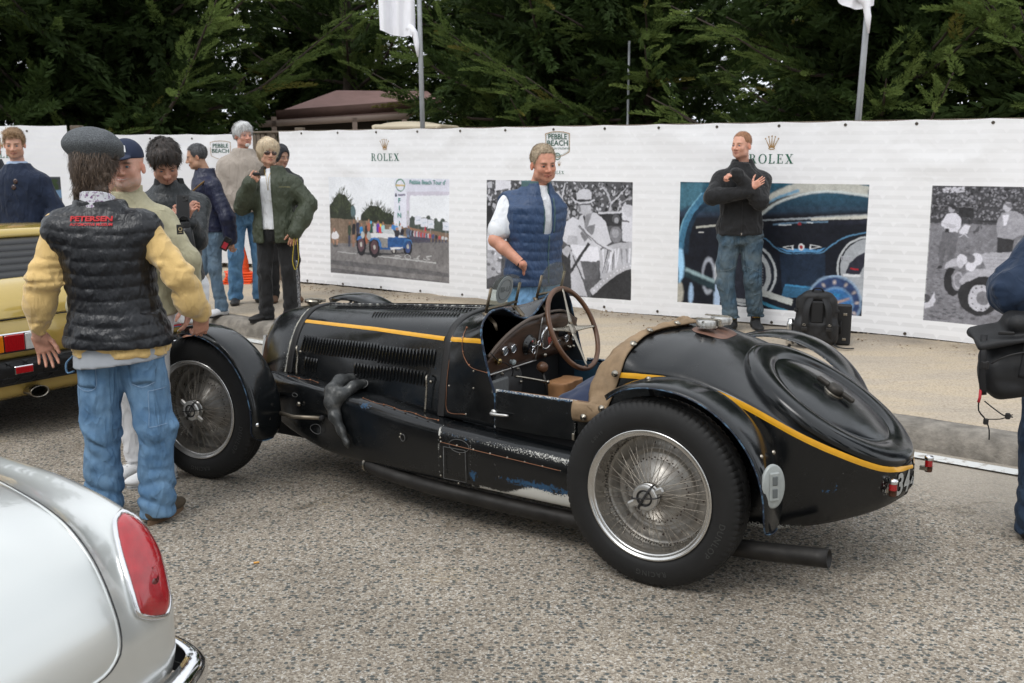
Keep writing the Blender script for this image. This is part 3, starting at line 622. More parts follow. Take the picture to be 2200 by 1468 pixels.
def print_dash(cv):
 X0,Y0,X1,Y1=cvx(5.302),cvy(1.442),cvx(7.057),cvy(.2855);f=quadmap((100,60),(1970,75),(1888,1390),(65,1245),X0,Y0,X1,Y1);S=(X1-X0)/1840
 P=lambda pts,v:cv.poly([f(*p)for p in pts],v);E=lambda x,y,a,b,v,r=0,r0=0:cv.ell(f(x,y),a*S,b*S,v,r,48,r0);Ln=lambda pts,w,v,w1=None:cv.line([f(*p)for p in crom(pts,24)]if len(pts)>2 else[f(*p)for p in pts],w*S,v,None if w1 is None else w1*S)
 P([(0,0),(2100,0),(2100,1500),(0,1500)],(.008,.010,.017))
 for i in range(12):y=60+i*32;P([(60,y),(2000,y),(2000,y+34),(60,y+34)],(.02+.02*(i%2)*.3,.09-.0055*i,.14-.008*i))
 P([(80,60),(370,60),(280,250),(90,330)],(.06,.16,.22));P([(80,400),(2000,330),(2000,420),(80,520)],(.010,.012,.018))
 box=(int(X0),int(Y0),int(X1),int(Y1));cv.blur(box,5)
 Ln([(270,500),(480,478)],20,(.42,.42,.38));Ln([(900,430),(1430,402),(1960,372)],14,(.30,.33,.36),26);P([(1430,402),(1950,368),(1950,402),(1435,424)],(.52,.51,.46))
 Ln([(1060,470),(1250,450),(1590,435)],16,(.10,.17,.25));E(1320,458,18,14,(.25,.03,.04));Ln([(1120,470),(1240,470)],8,(.6,.65,.7));Ln([(1390,445),(1450,447)],10,(.6,.65,.7));Ln([(295,545),(350,545)],9,(.6,.6,.6))
 Ln([(900,580),(1000,610),(1080,690),(1160,740),(1340,755),(1540,735),(1620,670),(1740,590),(1940,540)],12,(.10,.24,.40));P([(1100,690),(1200,740),(1500,740),(1570,690),(1480,715),(1340,700),(1200,715)],(.10,.28,.52))
 for a in([(1150,692),(1262,668),(1262,722)],[(1530,685),(1418,662),(1418,715)]):P(a,(.72,.74,.76));c=np.mean(a,0);P([tuple(c+(np.array(q)-c)*.62)for q in a],(.01,.012,.02))
 E(1338,688,30,32,(.7,.72,.74));E(1338,688,17,18,(.35,.03,.04))
 P([(1130,760),(1560,750),(1560,1100),(1150,1110)],(.014,.026,.05));P([(1180,1060),(1430,1090),(1400,1200),(1140,1200)],(.035,.12,.22));Ln([(1180,1070),(1420,1095)],16,(.06,.25,.48))
 E(790,960,330,330,(.015,.02,.03));E(780,960,320,318,(.55,.58,.60),0,.93);E(770,965,290,290,(.035,.04,.055));E(765,968,280,280,(.52,.54,.56),0,.84);E(760,975,232,236,(.03,.033,.05));E(400,980,70,190,(.4,.43,.5),.0,.75)
 for k in range(10):y=900+k*27;Ln([(915,y),(968,y+3)],7,(.38,.40,.44))
 for i,(y,tx)in enumerate(((930,'1'),(980,'0'),(1010,'0'),(1075,'1'))):E(940,y,16,22,(.3,.32,.36),0,.6)
 E(1950,900,285,300,(.5,.52,.54),0,.94);E(1960,905,262,280,(.40,.42,.45));P([(1745,950),(1780,850),(1860,770),(1940,730),(1940,830),(1870,960)],(.03,.03,.045));Ln([(1790,895),(1865,912)],14,(.4,.02,.03));P([(1725,955),(1885,965),(1880,985),(1725,980)],(.75,.76,.78))
 Ln([(910,1135),(1080,1190),(1250,1250)],60,(.50,.52,.50));Ln([(910,1200),(1060,1250),(1230,1320)],60,(.012,.016,.024));Ln([(905,1220),(1050,1290),(1200,1340)],30,(.05,.22,.34))
 Ln([(80,1120),(300,1240),(470,1290)],60,(.01,.012,.02));E(210,1160,26,110,(.35,.5,.7));E(90,1150,40,110,(.40,.38,.33));P([(460,1060),(530,1080),(520,1280),(455,1275)],(.45,.58,.78))
 Ln([(85,900),(100,640),(200,380),(370,170)],105,(.055,.17,.28),60);Ln([(150,760),(200,500),(300,330),(480,230)],60,(.012,.03,.055),30);Ln([(70,640),(130,430),(330,160)],14,(.15,.33,.45))
 P([(70,700),(120,715),(140,850),(130,980),(80,1060)],(.35,.62,.88));P([(150,900),(470,1020),(470,1140),(140,980)],(.02,.04,.05));Ln([(150,912),(470,1040)],34,(.30,.42,.45))
 Ln([(905,350),(1060,220),(1250,130),(1450,88),(1700,95),(1960,140)],110,(.46,.46,.42),95);Ln([(915,340),(1100,210),(1320,130)],26,(.16,.32,.46));Ln([(940,320),(1150,210),(1330,165)],30,(.05,.05,.05),8);Ln([(920,400),(1080,270),(1350,170),(1600,140),(1960,180)],20,(.55,.6,.6))
 E(1640,1240,250,255,(.30,.42,.58),.1);E(1640,1245,235,240,(.030,.055,.14));E(1655,1265,160,165,(.22,.36,.55));E(1655,1268,150,156,(.05,.17,.40))
 for a in range(12):
  t=a*PI/6;c,s=math.cos(t),math.sin(t);Ln([(1645+185*c,1250+190*s),(1645+222*c,1250+228*s)],18,(.62,.52,.46))
 Ln([(1640,1255),(1780,1205)],22,(.62,.38,.20),10);E(1645,1255,34,34,(.68,.42,.22));E(1650,1170,60,14,(.03,.22,.45))
 cv.blur((int(X0),int((Y0+Y1)/2),int(X0+(X1-X0)*.22),int(Y1)),3);cv.blur((int(X0+(X1-X0)*.72),int(Y0+(Y1-Y0)*.7),int(X1),int(Y1)),3);cv.blur((int(X0+(X1-X0)*.42),int(Y0),int(X1),int(Y0+(Y1-Y0)*.25)),2)
def print_field(cv):
 X0,Y0,X1,Y1=cvx(7.568),cvy(1.445),cvx(9.25),cvy(.30);X1c=X0+(X1-X0);f0=quadmap((165,68),(927,80),(870,1290),(85,1215),X0,Y0,X0+.74*PPM,Y1);S=.74*PPM/780;g=np.random.default_rng(5)
 f=lambda x,y:(X0+(x-(165-80*(y-68)/1150))/780*.74*PPM,f0(min(max(x,100),900),y)[1])
 G=lambda v:(v*.97,v*.96,v*1.06)
 cv.poly([(X0,Y0),(X1,Y0),(X1,Y1),(X0,Y1)],G(.22))
 P=lambda pts,v:cv.poly([f(*p)for p in pts],G(v));E=lambda x,y,a,b,v,r=0,r0=0:cv.ell(f(x,y),a*S,b*S,G(v),r,30,r0);Ln=lambda pts,w,v,w1=None:cv.line([f(*p)for p in pts],w*S,G(v),None if w1 is None else w1*S)
 cv.poly([(X0,Y0),(X1,Y0),(X1,Y0+(Y1-Y0)*.27),(X0,Y0+(Y1-Y0)*.27)],G(.07))
 def inb(x,y):q=f(x,y);return X0+8*S<q[0]<X1-8*S and Y0+8*S<q[1]<Y1-8*S
 for i in range(1500):
  x,y=g.uniform(140,1700),g.uniform(80,350)
  if inb(x,y):E(x,y,g.uniform(5,14),g.uniform(4,9),g.choice([.03,.06,.12,.22,.32]),g.uniform(0,3))
 for i in range(50):
  x,y=g.uniform(260,420),g.uniform(80,125)
  if inb(x,y):E(x,y,12,6,.6)
 for i in range(1700):
  y=g.uniform(380,1210);x=g.uniform(80,1700);q=(y-380)/830
  if inb(x,y):E(x,y,6+16*q,3+5*q,g.choice([.16,.20,.26,.32])*(1-.30*q),0)
 P([(385,240),(500,245),(500,330),(385,330)],.04);Ln([(410,290),(400,400)],6,.03);Ln([(440,290),(470,390)],6,.03);Ln([(160,230),(500,250)],4,.35)
 Ln([(530,360),(690,372)],10,.04);Ln([(560,365),(560,430)],5,.04);P([(380,450),(420,398),(475,400),(450,470),(385,470)],.75);Ln([(385,440),(460,505)],6,.7);Ln([(450,440),(385,500)],6,.7);P([(490,455),(545,405),(545,440),(500,475)],.1)
 P([(250,450),(285,440),(375,450),(365,560),(340,690),(285,700),(280,600),(262,640),(250,740),(215,745),(215,590)],.15)
 P([(235,400),(240,370),(285,305),(320,296),(360,300),(400,340),(395,400),(370,460),(290,450)],.72);P([(240,375),(300,380),(370,410),(340,425),(280,410)],.55);P([(270,420),(305,425),(300,462),(265,458)],.04);E(322,262,26,32,.42);P([(300,240),(325,218),(358,235),(360,265),(335,265)],.05)
 P([(190,770),(215,740),(250,745),(240,765)],.05)
 P([(690,470),(820,470),(810,630),(685,630)],.05);P([(690,350),(730,295),(800,275),(860,300),(930,350),(900,470),(830,500),(810,520),(690,500),(680,420)],.36);P([(730,310),(780,310),(760,400),(735,400)],.78);E(765,245,34,40,.5);P([(730,215),(800,215),(800,260),(770,240)],.2)
 P([(560,650),(600,630),(1300,600),(1300,860),(720,800),(600,770)],.42)
 for k in range(9):Ln([(590,660+k*14),(1300,640+k*18)],3,.3+.25*(k%2))
 E(325,880,68,128,.03,-.15);E(372,870,52,92,.25,-.1);E(376,870,40,76,.45,-.1,.8)
 E(550,990,175,185,.035);E(555,1020,95,118,.55);E(580,1020,55,62,.22)
 for k in range(12):t=k*PI/6;E(565+80*math.cos(t),1020+98*math.sin(t),7,8,.1)
 P([(262,770),(275,720),(340,680),(400,680),(390,740),(330,750)],.48);P([(380,880),(430,810),(520,770),(620,770),(720,800),(690,850),(560,830),(430,890),(400,900)],.45)
 P([(700,800),(1300,880),(1300,1100),(720,1000)],.06);E(1150,1050,180,190,.04);E(1150,1060,95,105,.5)
 E(405,690,42,48,.72);E(395,725,24,38,.6);E(478,745,44,46,.75);E(520,690,52,56,.70);E(482,682,30,36,.2)
 P([(95,1060),(150,1030),(178,960),(185,1040),(170,1090),(100,1110)],.62);P([(100,980),(150,1000),(140,1050),(98,1060)],.08)
cv=Canvas(int(BW*PPM),int(BH*PPM),(.83,.83,.845))
paint_hex(cv)
for fn,b_ in((print_road,(.805,1.44,2.573,.289)),(print_hat,(3.075,1.434,4.803,.27)),(print_dash,(5.302,1.442,7.057,.2855)),(print_field,(7.568,1.445,9.25,.30))):
 cv.clip=(int(cvx(b_[0])),int(cvy(b_[1])),int(cvx(b_[2])),int(cvy(b_[3])));fn(cv);k=cv.clip;A=cv.a[k[1]:k[3],k[0]:k[2]];hh_,ww_=A.shape[:2];yy,xx=np.mgrid[0:hh_,0:ww_].astype(np.float32);Pq=np.stack([xx,yy,xx*0+k[0]],-1)
 wa_=.25 if fn is print_dash else 1.1;dx=wa_*(1.2*vnoise(Pq,1/9)+.9*vnoise(Pq+7,1/4));dy=wa_*(1.2*vnoise(Pq+31,1/9)+.9*vnoise(Pq+53,1/4));A=A[np.clip(yy+dy,0,hh_-1).astype(int),np.clip(xx+dx,0,ww_-1).astype(int)]
 lo_=np.clip(1.3-A.mean(2)*1.7,.12,1);A=A*(1+lo_*(.16*vnoise(Pq+5,1/22)+.20*vnoise(Pq+9,1/8)+.16*vnoise(Pq+2,1/3.5)))[...,None]*(1+.10*vnoise(Pq+2,1/70))[...,None];cv.a[k[1]:k[3],k[0]:k[2]]=np.clip(A,.004,.95);cv.blur(cv.clip,1)
 cv.a[k[1]:k[3],k[0]:k[2]]*=(1+.10*rng.normal(size=(k[3]-k[1],k[2]-k[0],1))).astype(np.float32)
cv.clip=(0,0,cv.w,cv.h)
def canvas_mat(name,cv,rough=.55):
 im=bpy.data.images.new(name,cv.w,cv.h,float_buffer=True);A=np.ones((cv.h,cv.w,4),np.float32);A[...,:3]=np.clip(cv.a[::-1],0,1);im.colorspace_settings.name='Linear Rec.709'
 im.pixels.foreach_set(A.ravel());im.update();im.pack()
 m=bpy.data.materials.new(name);m.use_nodes=True;t=m.node_tree;b=t.nodes['Principled BSDF'];ti=t.nodes.new('ShaderNodeTexImage');ti.image=im;ti.extension='EXTEND'
 t.links.new(ti.outputs[0],b.inputs['Base Color']);b.inputs['Roughness'].default_value=rough;b.inputs['Specular IOR Level'].default_value=.25
 no=t.nodes.new('ShaderNodeTexNoise');no.inputs['Scale'].default_value=14;bp=t.nodes.new('ShaderNodeBump');bp.inputs['Strength'].default_value=.4;bp.inputs['Distance'].default_value=.02;no.inputs['Scale'].default_value=5;no.inputs['Distortion'].default_value=.6
 tc=t.nodes.new('ShaderNodeTexCoord');t.links.new(tc.outputs['Object'],no.inputs['Vector']);t.links.new(no.outputs['Fac'],bp.inputs['Height']);t.links.new(bp.outputs[0],b.inputs['Normal'])
 return m
def bwave(s,z,seed=0):
 q=np.stack([np.asarray(s)*1.0,np.asarray(z)*1.0,np.zeros(np.shape(s))+seed],-1)
 r=.020*vnoise(q*[.8,.5,1])+.012*np.maximum(0,1-np.abs(vnoise(q*[1.7,.9,1]+[5,2,0]))*5)+.007*vnoise(q*[2.5,1.2,1])+.003*vnoise(q*[9,2.5,1])
 e=np.maximum(0,(np.asarray(z)-1.80)/.2);sg=np.abs(((np.asarray(s)-.39+.29)%.585)/.585-.5)*2
 return r*(1-.6*e)+.012*e*(1-sg**2)
def make_banner(name,W,m,label,origin,ang,z0=BZ0,H=BH,seed=0,sag=1,u0=0,u1=1):
 """cloth sheet; local x along, y towards viewer is -y, z up"""
 root=empty(name,(*origin,0),ang,label,'banner')
 ns,nz=int(W*28),46;S_,Z_=np.meshgrid(np.linspace(0,W,ns),np.linspace(0,1,nz),indexing='ij')
 top=.010*np.abs(np.sin((S_-.39)/.585*PI));bot=sag*.016*np.sin(S_*1.1+.5)
 z=z0+H*Z_-top*Z_**6+bot*(1-Z_)**4;y=-bwave(S_,z,seed)
 V=np.stack([S_,y,z],-1).reshape(-1,3);ii=np.arange(ns*nz).reshape(ns,nz);F_=np.stack([ii[:-1,:-1],ii[1:,:-1],ii[1:,1:],ii[:-1,1:]],-1).reshape(-1,4)
 me=mesh_np(V,F_);uv=me.uv_layers.new(name='UVMap');li=np.empty(len(me.loops),np.int32);me.loops.foreach_get('vertex_index',li)
 U=np.stack([u0+(u1-u0)*S_/W,Z_],-1).reshape(-1,2)[li];uv.data.foreach_set('uv',U.astype(np.float32).ravel())
 o=link('cloth',me,m,root);return root
M_ban=canvas_mat('banner_print',cv)
BN=make_banner('banner',BW,M_ban,'long white printed banner with four large photographs stretched along the fence',(F0[0],F0[1]),fang)
def on_banner(root,me,s,z,name,m,seed=0,off=.0035,mirror=False,label=None):
 for v in me.vertices:
  x,h=s+v.co.x,z+v.co.y;v.co=(x,-float(bwave(x,h,seed))-off,h)
 return link(name,me,m,root,label=label)
M_green=mat('print_green',(.012,.11,.065),rough=.6);M_gold=mat('print_gold',(.34,.20,.07),rough=.5);M_teal=mat('print_teal',(.08,.25,.22),rough=.6)
def serif(txt,H,sp=.20):
 """roman capitals with slab serifs drawn as polygons"""
 mb=MB();x=0;a,t=.15*H,.055*H
 R_=lambda x0,y0,x1,y1:mb.poly([(x0,y0,0),(x1,y0,0),(x1,y1,0),(x0,y1,0)])
 def arc(cx,cy,rx,ry,wx,wy,t0,t1,n=18):
  G_=[[(cx+rx*math.cos(q),cy+ry*math.sin(q),0),(cx+(rx-wx)*math.cos(q),cy+(ry-wy)*math.sin(q),0)]for q in np.linspace(t0,t1,n)];mb.grid(G_)
 for ch in txt:
  if ch=='R':R_(x+.1*H,0,x+.1*H+a,H);R_(x,0,x+.38*H,t);R_(x,H-t,x+.35*H,H);arc(x+.38*H,.745*H,.27*H,.255*H,a*.9,t,-PI/2,PI/2);R_(x+.25*H,.49*H,x+.4*H,.545*H);mb.poly([(x+.38*H,.5*H,0),(x+.54*H,.5*H,0),(x+.80*H,0,0),(x+.62*H,0,0)]);R_(x+.6*H,0,x+.86*H,t);w=.86*H
  elif ch=='O':arc(x+.45*H,.5*H,.45*H,.52*H,a*1.05,t,0,2*PI,36);w=.9*H
  elif ch=='L':R_(x+.1*H,0,x+.1*H+a,H);R_(x,H-t,x+.38*H,H);R_(x,0,x+.68*H,t);mb.poly([(x+.68*H,0,0),(x+.68*H,.26*H,0),(x+.62*H,.26*H,0),(x+.52*H,t,0),(x+.5*H,0,0)]);w=.70*H
  elif ch=='E':R_(x+.1*H,0,x+.1*H+a,H);R_(x,0,x+.68*H,t);R_(x,H-t,x+.64*H,H);R_(x+.2*H,.485*H,x+.46*H,.53*H);R_(x+.43*H,.38*H,x+.49*H,.64*H);R_(x+.62*H,0,x+.68*H,.25*H);R_(x+.58*H,.78*H,x+.64*H,H);w=.70*H
  elif ch=='X':mb.poly([(x+.06*H,H,0),(x+.28*H,H,0),(x+.84*H,0,0),(x+.62*H,0,0)]);mb.poly([(x+.70*H,H,0),(x+.77*H,H,0),(x+.20*H,0,0),(x+.13*H,0,0)]);R_(x,0,x+.32*H,t);R_(x+.54*H,0,x+.92*H,t);R_(x,H-t,x+.36*H,H);R_(x+.58*H,H-t,x+.88*H,H);w=.92*H
  elif ch=='W':w=H
  x+=w+sp*H
 tot=x-sp*H;me=mb.mesh()
 for v in me.vertices:v.co.x-=tot/2
 return me
def crown(H):
 mb=MB();W=H*.88
 for k in range(5):
  u=(k-2)/2;tx,ty=u*W*.5,H*(.90-.16*u*u);bx=u*W*.16
  mb.poly([(bx-.045*H,.16*H,0),(bx+.045*H,.16*H,0),(tx+.012*H,ty,0),(tx-.012*H,ty,0)])
  mb.poly([(tx+.05*H*math.cos(q),ty+.05*H*math.sin(q),0)for q in np.linspace(0,2*PI,12,endpoint=False)])
 mb.grid([[(W*.25*math.cos(q),.10*H+.09*H*math.sin(q),0),(W*.17*math.cos(q),.10*H+.045*H*math.sin(q),0)]for q in np.linspace(0,2*PI,24)]);return mb.mesh()
for s,z in((1.673,1.63),(6.18,1.62)):
 on_banner(BN,serif('ROLEX',.083),s,z,'lettering',M_green);on_banner(BN,crown(.135),s,z+.12,'crown_emblem',M_gold)
def outline(pts,w):
 P=np.array(pts,float);c=P.mean(0);Q=c+(P-c)*(1-w);mb=MB();n=len(P)
 mb.v=[(*p,0)for p in P]+[(*p,0)for p in Q];mb.f=[(i,(i+1)%n,n+(i+1)%n,n+i)for i in range(n)];mb.smooth=[False]*n;return mb.mesh()
sh=[(-.145,.11),(-.07,.128),(0,.132),(.07,.128),(.145,.11),(.142,0),(.14,-.075),(.08,-.105),(.05,-.115),(0,-.13),(-.05,-.115),(-.08,-.105),(-.14,-.075),(-.142,0)]
SX,SZ=3.945,1.80
on_banner(BN,outline(sh,.045),SX,SZ,'emblem',M_gold);on_banner(BN,outline([(a*.9,b*.9)for a,b in sh],.02),SX,SZ,'emblem',M_green)
M_dkgreen=mat('print_deep_green',(.02,.09,.06),rough=.6)
for tx,dz,sz,wd in(('PEBBLE',.075,.075,.95),('BEACH',.012,.075,1.05),("CONCOURS D'ELEGANCE",-.04,.028,.9)):
 on_banner(BN,text_mesh(tx,sz,font_bold=.0012 if sz>.05 else 0,width=wd),SX,SZ+dz,'lettering',M_dkgreen)
ci=MB();ci.grid([[(.036*math.cos(q),.036*math.sin(q),0),(.028*math.cos(q),.028*math.sin(q),0)]for q in np.linspace(0,2*PI,28)]);on_banner(BN,ci.mesh(),SX,SZ-.118,'emblem',M_green)
on_banner(BN,text_mesh('70',.045,width=.9),SX,SZ-.118,'lettering',M_green)
on_banner(BN,crown(.05),SX+.02,1.585,'crown_emblem',M_gold);on_banner(BN,serif('ROLEX',.032),SX,1.505,'lettering',M_green)
M_ptxt=mat('print_dusty_green',(.12,.30,.27),rough=.6)
on_banner(BN,text_mesh("Pebble Beach Tour d'",.068,width=.86,font_bold=.001),2.27,1.395,'lettering',M_ptxt,off=.006)
for i,ch in enumerate('FINI'):on_banner(BN,text_mesh(ch,.078,font_bold=.001),1.873,1.185-i*.083-(.01 if i==3 else 0),'lettering',mat('print_sea',(.03,.25,.20),rough=.6),off=.006)
on_banner(BN,text_mesh('FUEL',.05,font_bold=0),6.905,.80,'lettering',mat('print_pale',(.5,.5,.55),rough=.6),off=.006)
M_ring=mat('grommet_metal',(.10,.085,.07),rough=.4,metal=.8)
gm=MB();gm.lathe([(.006,0),(.0095,.0025),(.013,.0015),(.014,-.001)],n=12,ax=(0,-1,0));gm.lathe([(.0,.0006),(.007,.0006)],n=12,ax=(0,-1,0));gmm=gm.mesh();gmm.materials.append(M_ring)
for k in range(16):
 s=.39+k*.585
 if s>BW-.1:break
 link('grommet',gmm,None,BN,loc=(s,-float(bwave(s,1.955))-.002,1.955-.004));link('grommet',gmm,None,BN,loc=(s+.02,-float(bwave(s,.17))-.004,.178))
def side_canvas(seed,right_print=None):
 c=Canvas(int(3.3*PPM),int(BH*PPM),(.78,.78,.80));paint_hex(c);return c
c2=side_canvas(1);c3=side_canvas(2)
x0=3.3-.66
c3.poly([(x0*PPM,cvy(1.36)),(3.17*PPM,cvy(1.36)),(3.17*PPM,cvy(.35)),(x0*PPM,cvy(.35))],(.045,.05,.055));g_=np.random.default_rng(4)
for k in range(60):c3.ell((g_.uniform(x0+.04,3.12)*PPM,cvy(g_.uniform(1.2,1.32))),9,6,(.03,.05,.02))
c3.poly([(x0*PPM,cvy(1.14)),(3.17*PPM,cvy(1.2)),(3.17*PPM,cvy(1.10)),(x0*PPM,cvy(1.04))],(.13,.22,.34))
for k in range(4):c3.poly([((x0+.06+k*.13)*PPM,cvy(1.06)),((x0+.11+k*.13)*PPM,cvy(1.07)),((x0+.11+k*.13)*PPM,cvy(.75)),((x0+.06+k*.13)*PPM,cvy(.75))],(.08,.15,.26))
c3.poly([(x0*PPM,cvy(.74)),(3.17*PPM,cvy(.74)),(3.17*PPM,cvy(.35)),(x0*PPM,cvy(.35))],(.25,.22,.19))
c3.blur((int(x0*PPM),int(cvy(1.36)),int(3.17*PPM),int(cvy(.35))),2)
B2=make_banner('banner',3.3,canvas_mat('banner_print_b',c2),'second white banner hanging set back behind the group of spectators',(-6.62,14.62),-.075,z0=.2,H=1.78,seed=3)
B3=make_banner('banner',3.3,canvas_mat('banner_print_c',c3),'leftmost white banner with a dark blue photograph, behind the man in the navy sweater',(-8.85,13.05),0,z0=.2,H=1.86,seed=6)
on_banner(B3,serif('ROLEX',.085),2.46,1.66,'lettering',M_green,seed=6);on_banner(B3,crown(.135),2.46,1.78,'crown_emblem',M_gold,seed=6)
on_banner(B2,outline(sh,.045),2.60,1.76,'emblem',M_gold,seed=3);on_banner(B2,text_mesh('PEBBLE',.075,width=.95,font_bold=.0012),2.60,1.82,'lettering',M_dkgreen,seed=3);on_banner(B2,text_mesh('BEACH',.075,width=1.05,font_bold=.0012),2.60,1.75,'lettering',M_dkgreen,seed=3)
for k in range(5):
 s=.4+k*.6;link('grommet',gmm,None,B2,loc=(s,-float(bwave(s,1.92,3))-.002,1.92));link('grommet',gmm,None,B3,loc=(s,-float(bwave(s,1.99,6))-.002,1.99))
sg=empty('sign',(-2.86,14.1,1.62),math.radians(-5),'small sea green sign edge with white letters beside the bare fence post','sign')
r=MB();r.box((0,0,0),(.22,.015,.24),bev=.003);r.build('board',mat('sign_green',(.16,.42,.38),rough=.5),sg)
tm=text_mesh('AUTO',.09,font_bold=.002);tm.transform(Matrix.Rotation(PI/2,4,'X'));link('lettering',tm,mat('sign_white',(.75,.8,.78)),sg,loc=(0,-.0095,0))
# FLAGPOLES with white flags
M_galv=mat('galvanised',(.42,.44,.46),rough=.5,metal=.6,var=.15,vscale=5)
M_flag=mat('flag_cloth',(.84,.84,.88),rough=.8,sub=.0,bump=.3,bscale=12,bdist=.01)
def flagpole(x,y,lean,zb,ztop,label):
 r=empty('flagpole',(x,y,.1),0,label,'flagpole')
 m=MB();m.tube([(0,0,0),(lean*.5,0,ztop*.5),(lean,0,ztop)],[.030,.027,.024],12);m.build('pole',M_galv,r)
 m=MB();m.sphere((lean,0,ztop+.03),.04,12,8);m.build('finial',M_galv,r)
 m=MB();m.tube([(.0,0,.0),(0,0,.5)],.042,12);m.build('sleeve',M_galv,r);return r
def flag(px,py,lean,z0,z1,w,label,hang,sgn=-1):
 """hanging banner flag gathered at its lower corner to the pole"""
 G=[]
 for i in range(30):
  v=i/29;row=[]
  for j in range(22):
   u=j/21;wv=w*(1-.10*v);x=px+sgn*u*wv+lean*(z1-(z1-z0)*v)/6;z=z1-(z1-z0)*v
   bot=hang*(v**6)*(math.sin(u*PI)*.35-.0);y=py+.05*math.sin(u*9+v*3)*u+.035*math.sin(u*17-v*4)
   if v>.8:z+=(v-.8)*.8*hang*(u-.0)*1.0-bot*.3
   row.append((x,y,z))
  G.append(row)
 m=MB();m.grid(G);o=m.build('flag',M_flag,label=label);o['category']='flag'
 m=MB();zk=z0-.02;m.tube([(px+sgn*.10,py,z0+.10),(px+sgn*.03,py,z0+.02),(px-.01,py-.02,z0-.10),(px+.0,py-.03,z0-.24)],[.05,.035,.03,.008],8);m.build('knotted_corner',M_flag,o);return o
FY=12.5
flagpole(-1.00,FY-.55+.0,-.07,0,6.2,'grey metal flagpole rising behind the long banner left of its middle')
flag(-1.06,FY-.56,-.05,3.02,5.2,.44,'white flag tied at its corner to the left flagpole',.35)
flagpole(3.04,9.35,.15,0,5.6,'grey metal flagpole rising behind the banner at the right')
flag(3.11,9.30,.1,2.98,4.9,.48,'white flag with its lower corner tied to the right flagpole',.9)
tp=MB();tp.tube([(0,0,0),(0,0,3.6)],.022,8);o=tp.build('thin_pole',M_galv,loc=(1.99,18.0,0));tag(o,'thin grey pole standing in front of the small shed among the trees','pole')
# BUILDINGS behind the fence
M_roof=mat('roof_brown',(.36,.225,.205),rough=.85,var=.12,vscale=3);M_fas=mat('fascia_brown',(.13,.075,.06),rough=.8,var=.15,vscale=4);M_dark=mat('dark_brown',(.05,.042,.036),rough=.9)  # last one: plain very dark brown for house wall and cart seats
M_pfas=mat('fascia_pale',(.34,.26,.22),rough=.8)
b=empty('house',(-3.6,22,0),math.radians(8),'low brown building with a ribbed roof edge and deep eaves behind the trees','building')
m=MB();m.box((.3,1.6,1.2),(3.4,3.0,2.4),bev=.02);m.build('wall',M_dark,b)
m=MB();m.poly([(-1.2,-.2,2.60),(2.0,-.2,2.86),(1.9,1.2,3.10),(-.1,1.2,3.10)],.06,(0,-.3,1));m.build('roof',M_roof,b)
m=MB();m.grid([[(-1.3,-.25,2.42),(-1.3,-.25,2.60)],[(2.1,-.25,2.66),(2.1,-.25,2.87)]]);q=m.build('fascia',M_fas,b);solidify(q,.05)
m=MB();m.grid([[(-1.9,-.9,2.22),(-1.9,-.9,2.34)],[(1.4,-.9,2.42),(1.4,-.9,2.54)]]);q=m.build('lower_fascia',M_pfas,b);solidify(q,.05)
m=MB();m.poly([(-1.9,-.88,2.33),(1.4,-.88,2.53),(2.1,-.2,2.66),(-1.3,-.2,2.42)],.05,(0,0,1));m.build('eaves',M_fas,b)
for k in range(22):
 m=MB();x=-1.25+k*.15;m.box((x,-.285,2.515+(x+1.3)*.072),(.03,.02,.14));m.build('rib',M_fas,b)
for x in(-1.3,.3,1.3):m=MB();m.box((x,-.85,1.2),(.10,.10,2.5),bev=.005);m.build('post',M_pfas,b)
b=empty('shed',(3.0,22.5,0),0,'small grey shed with vertical boards half hidden by branches','building')
m=MB();m.box((0,0,1.25),(1.2,1.4,2.5),bev=.02);m.build('wall',mat('shed_grey',(.22,.22,.21),rough=.8,var=.1),b)
m=MB();m.box((0,0,2.56),(1.35,1.6,.10),bev=.02);m.build('roof',M_pfas,b)
for k in range(8):m=MB();m.box((-.52+k*.15,-.71,1.3),(.05,.02,2.3));m.build('batten',mat('shed_batten',(.30,.30,.29),rough=.8),b)
M_beige=mat('beige_plastic',(.50,.43,.31),rough=.45,var=.06)
def cart(x,y,rz,z,label):
 c=empty('golf_cart',(x,y,0),rz,label,'golf cart')
 S=SDF((-1.1,-.75,z-.2),(1.1,.75,z+.12),.03);S.box((0,0,z-.04),(.55,.5,.045),rad=.04,k=.03);S.ell((-.1,0,z),(.42,.38,.06),k=.06);sdf_obj('roof',S,M_beige,c)
 for sx in(-.5,.48):
  for sy in(-.5,.5):m=MB();m.tube([(sx*1.05,sy,.6),(sx,sy,z-.03)],.018,8);m.build('roof_post',M_beige,c)
 m=MB();m.box((0,0,.55),(2.1,1.1,.5),bev=.12);m.build('body',M_beige,c);m=MB();m.box((.1,0,.95),(.5,1.0,.35),bev=.08);m.build('seat',M_dark,c)
 for sx in(-.75,.75):
  for sy in(-.55,.55):m=MB();m.lathe([(.0,-.08),(.2,-.08),(.24,-.05),(.24,.05),(.2,.08),(0,.08)],(sx,sy,.24),(0,1,0),20);m.build('wheel',mat('tyre_plain',(.02,.02,.02),rough=.8),c)
cart(-1.45,15.9,math.radians(-14),2.14,'beige golf cart whose roof shows above the banner left of the flagpole')
cart(.85,17.0,math.radians(4),2.10,'beige golf cart whose roof edge shows above the banner near its middle')
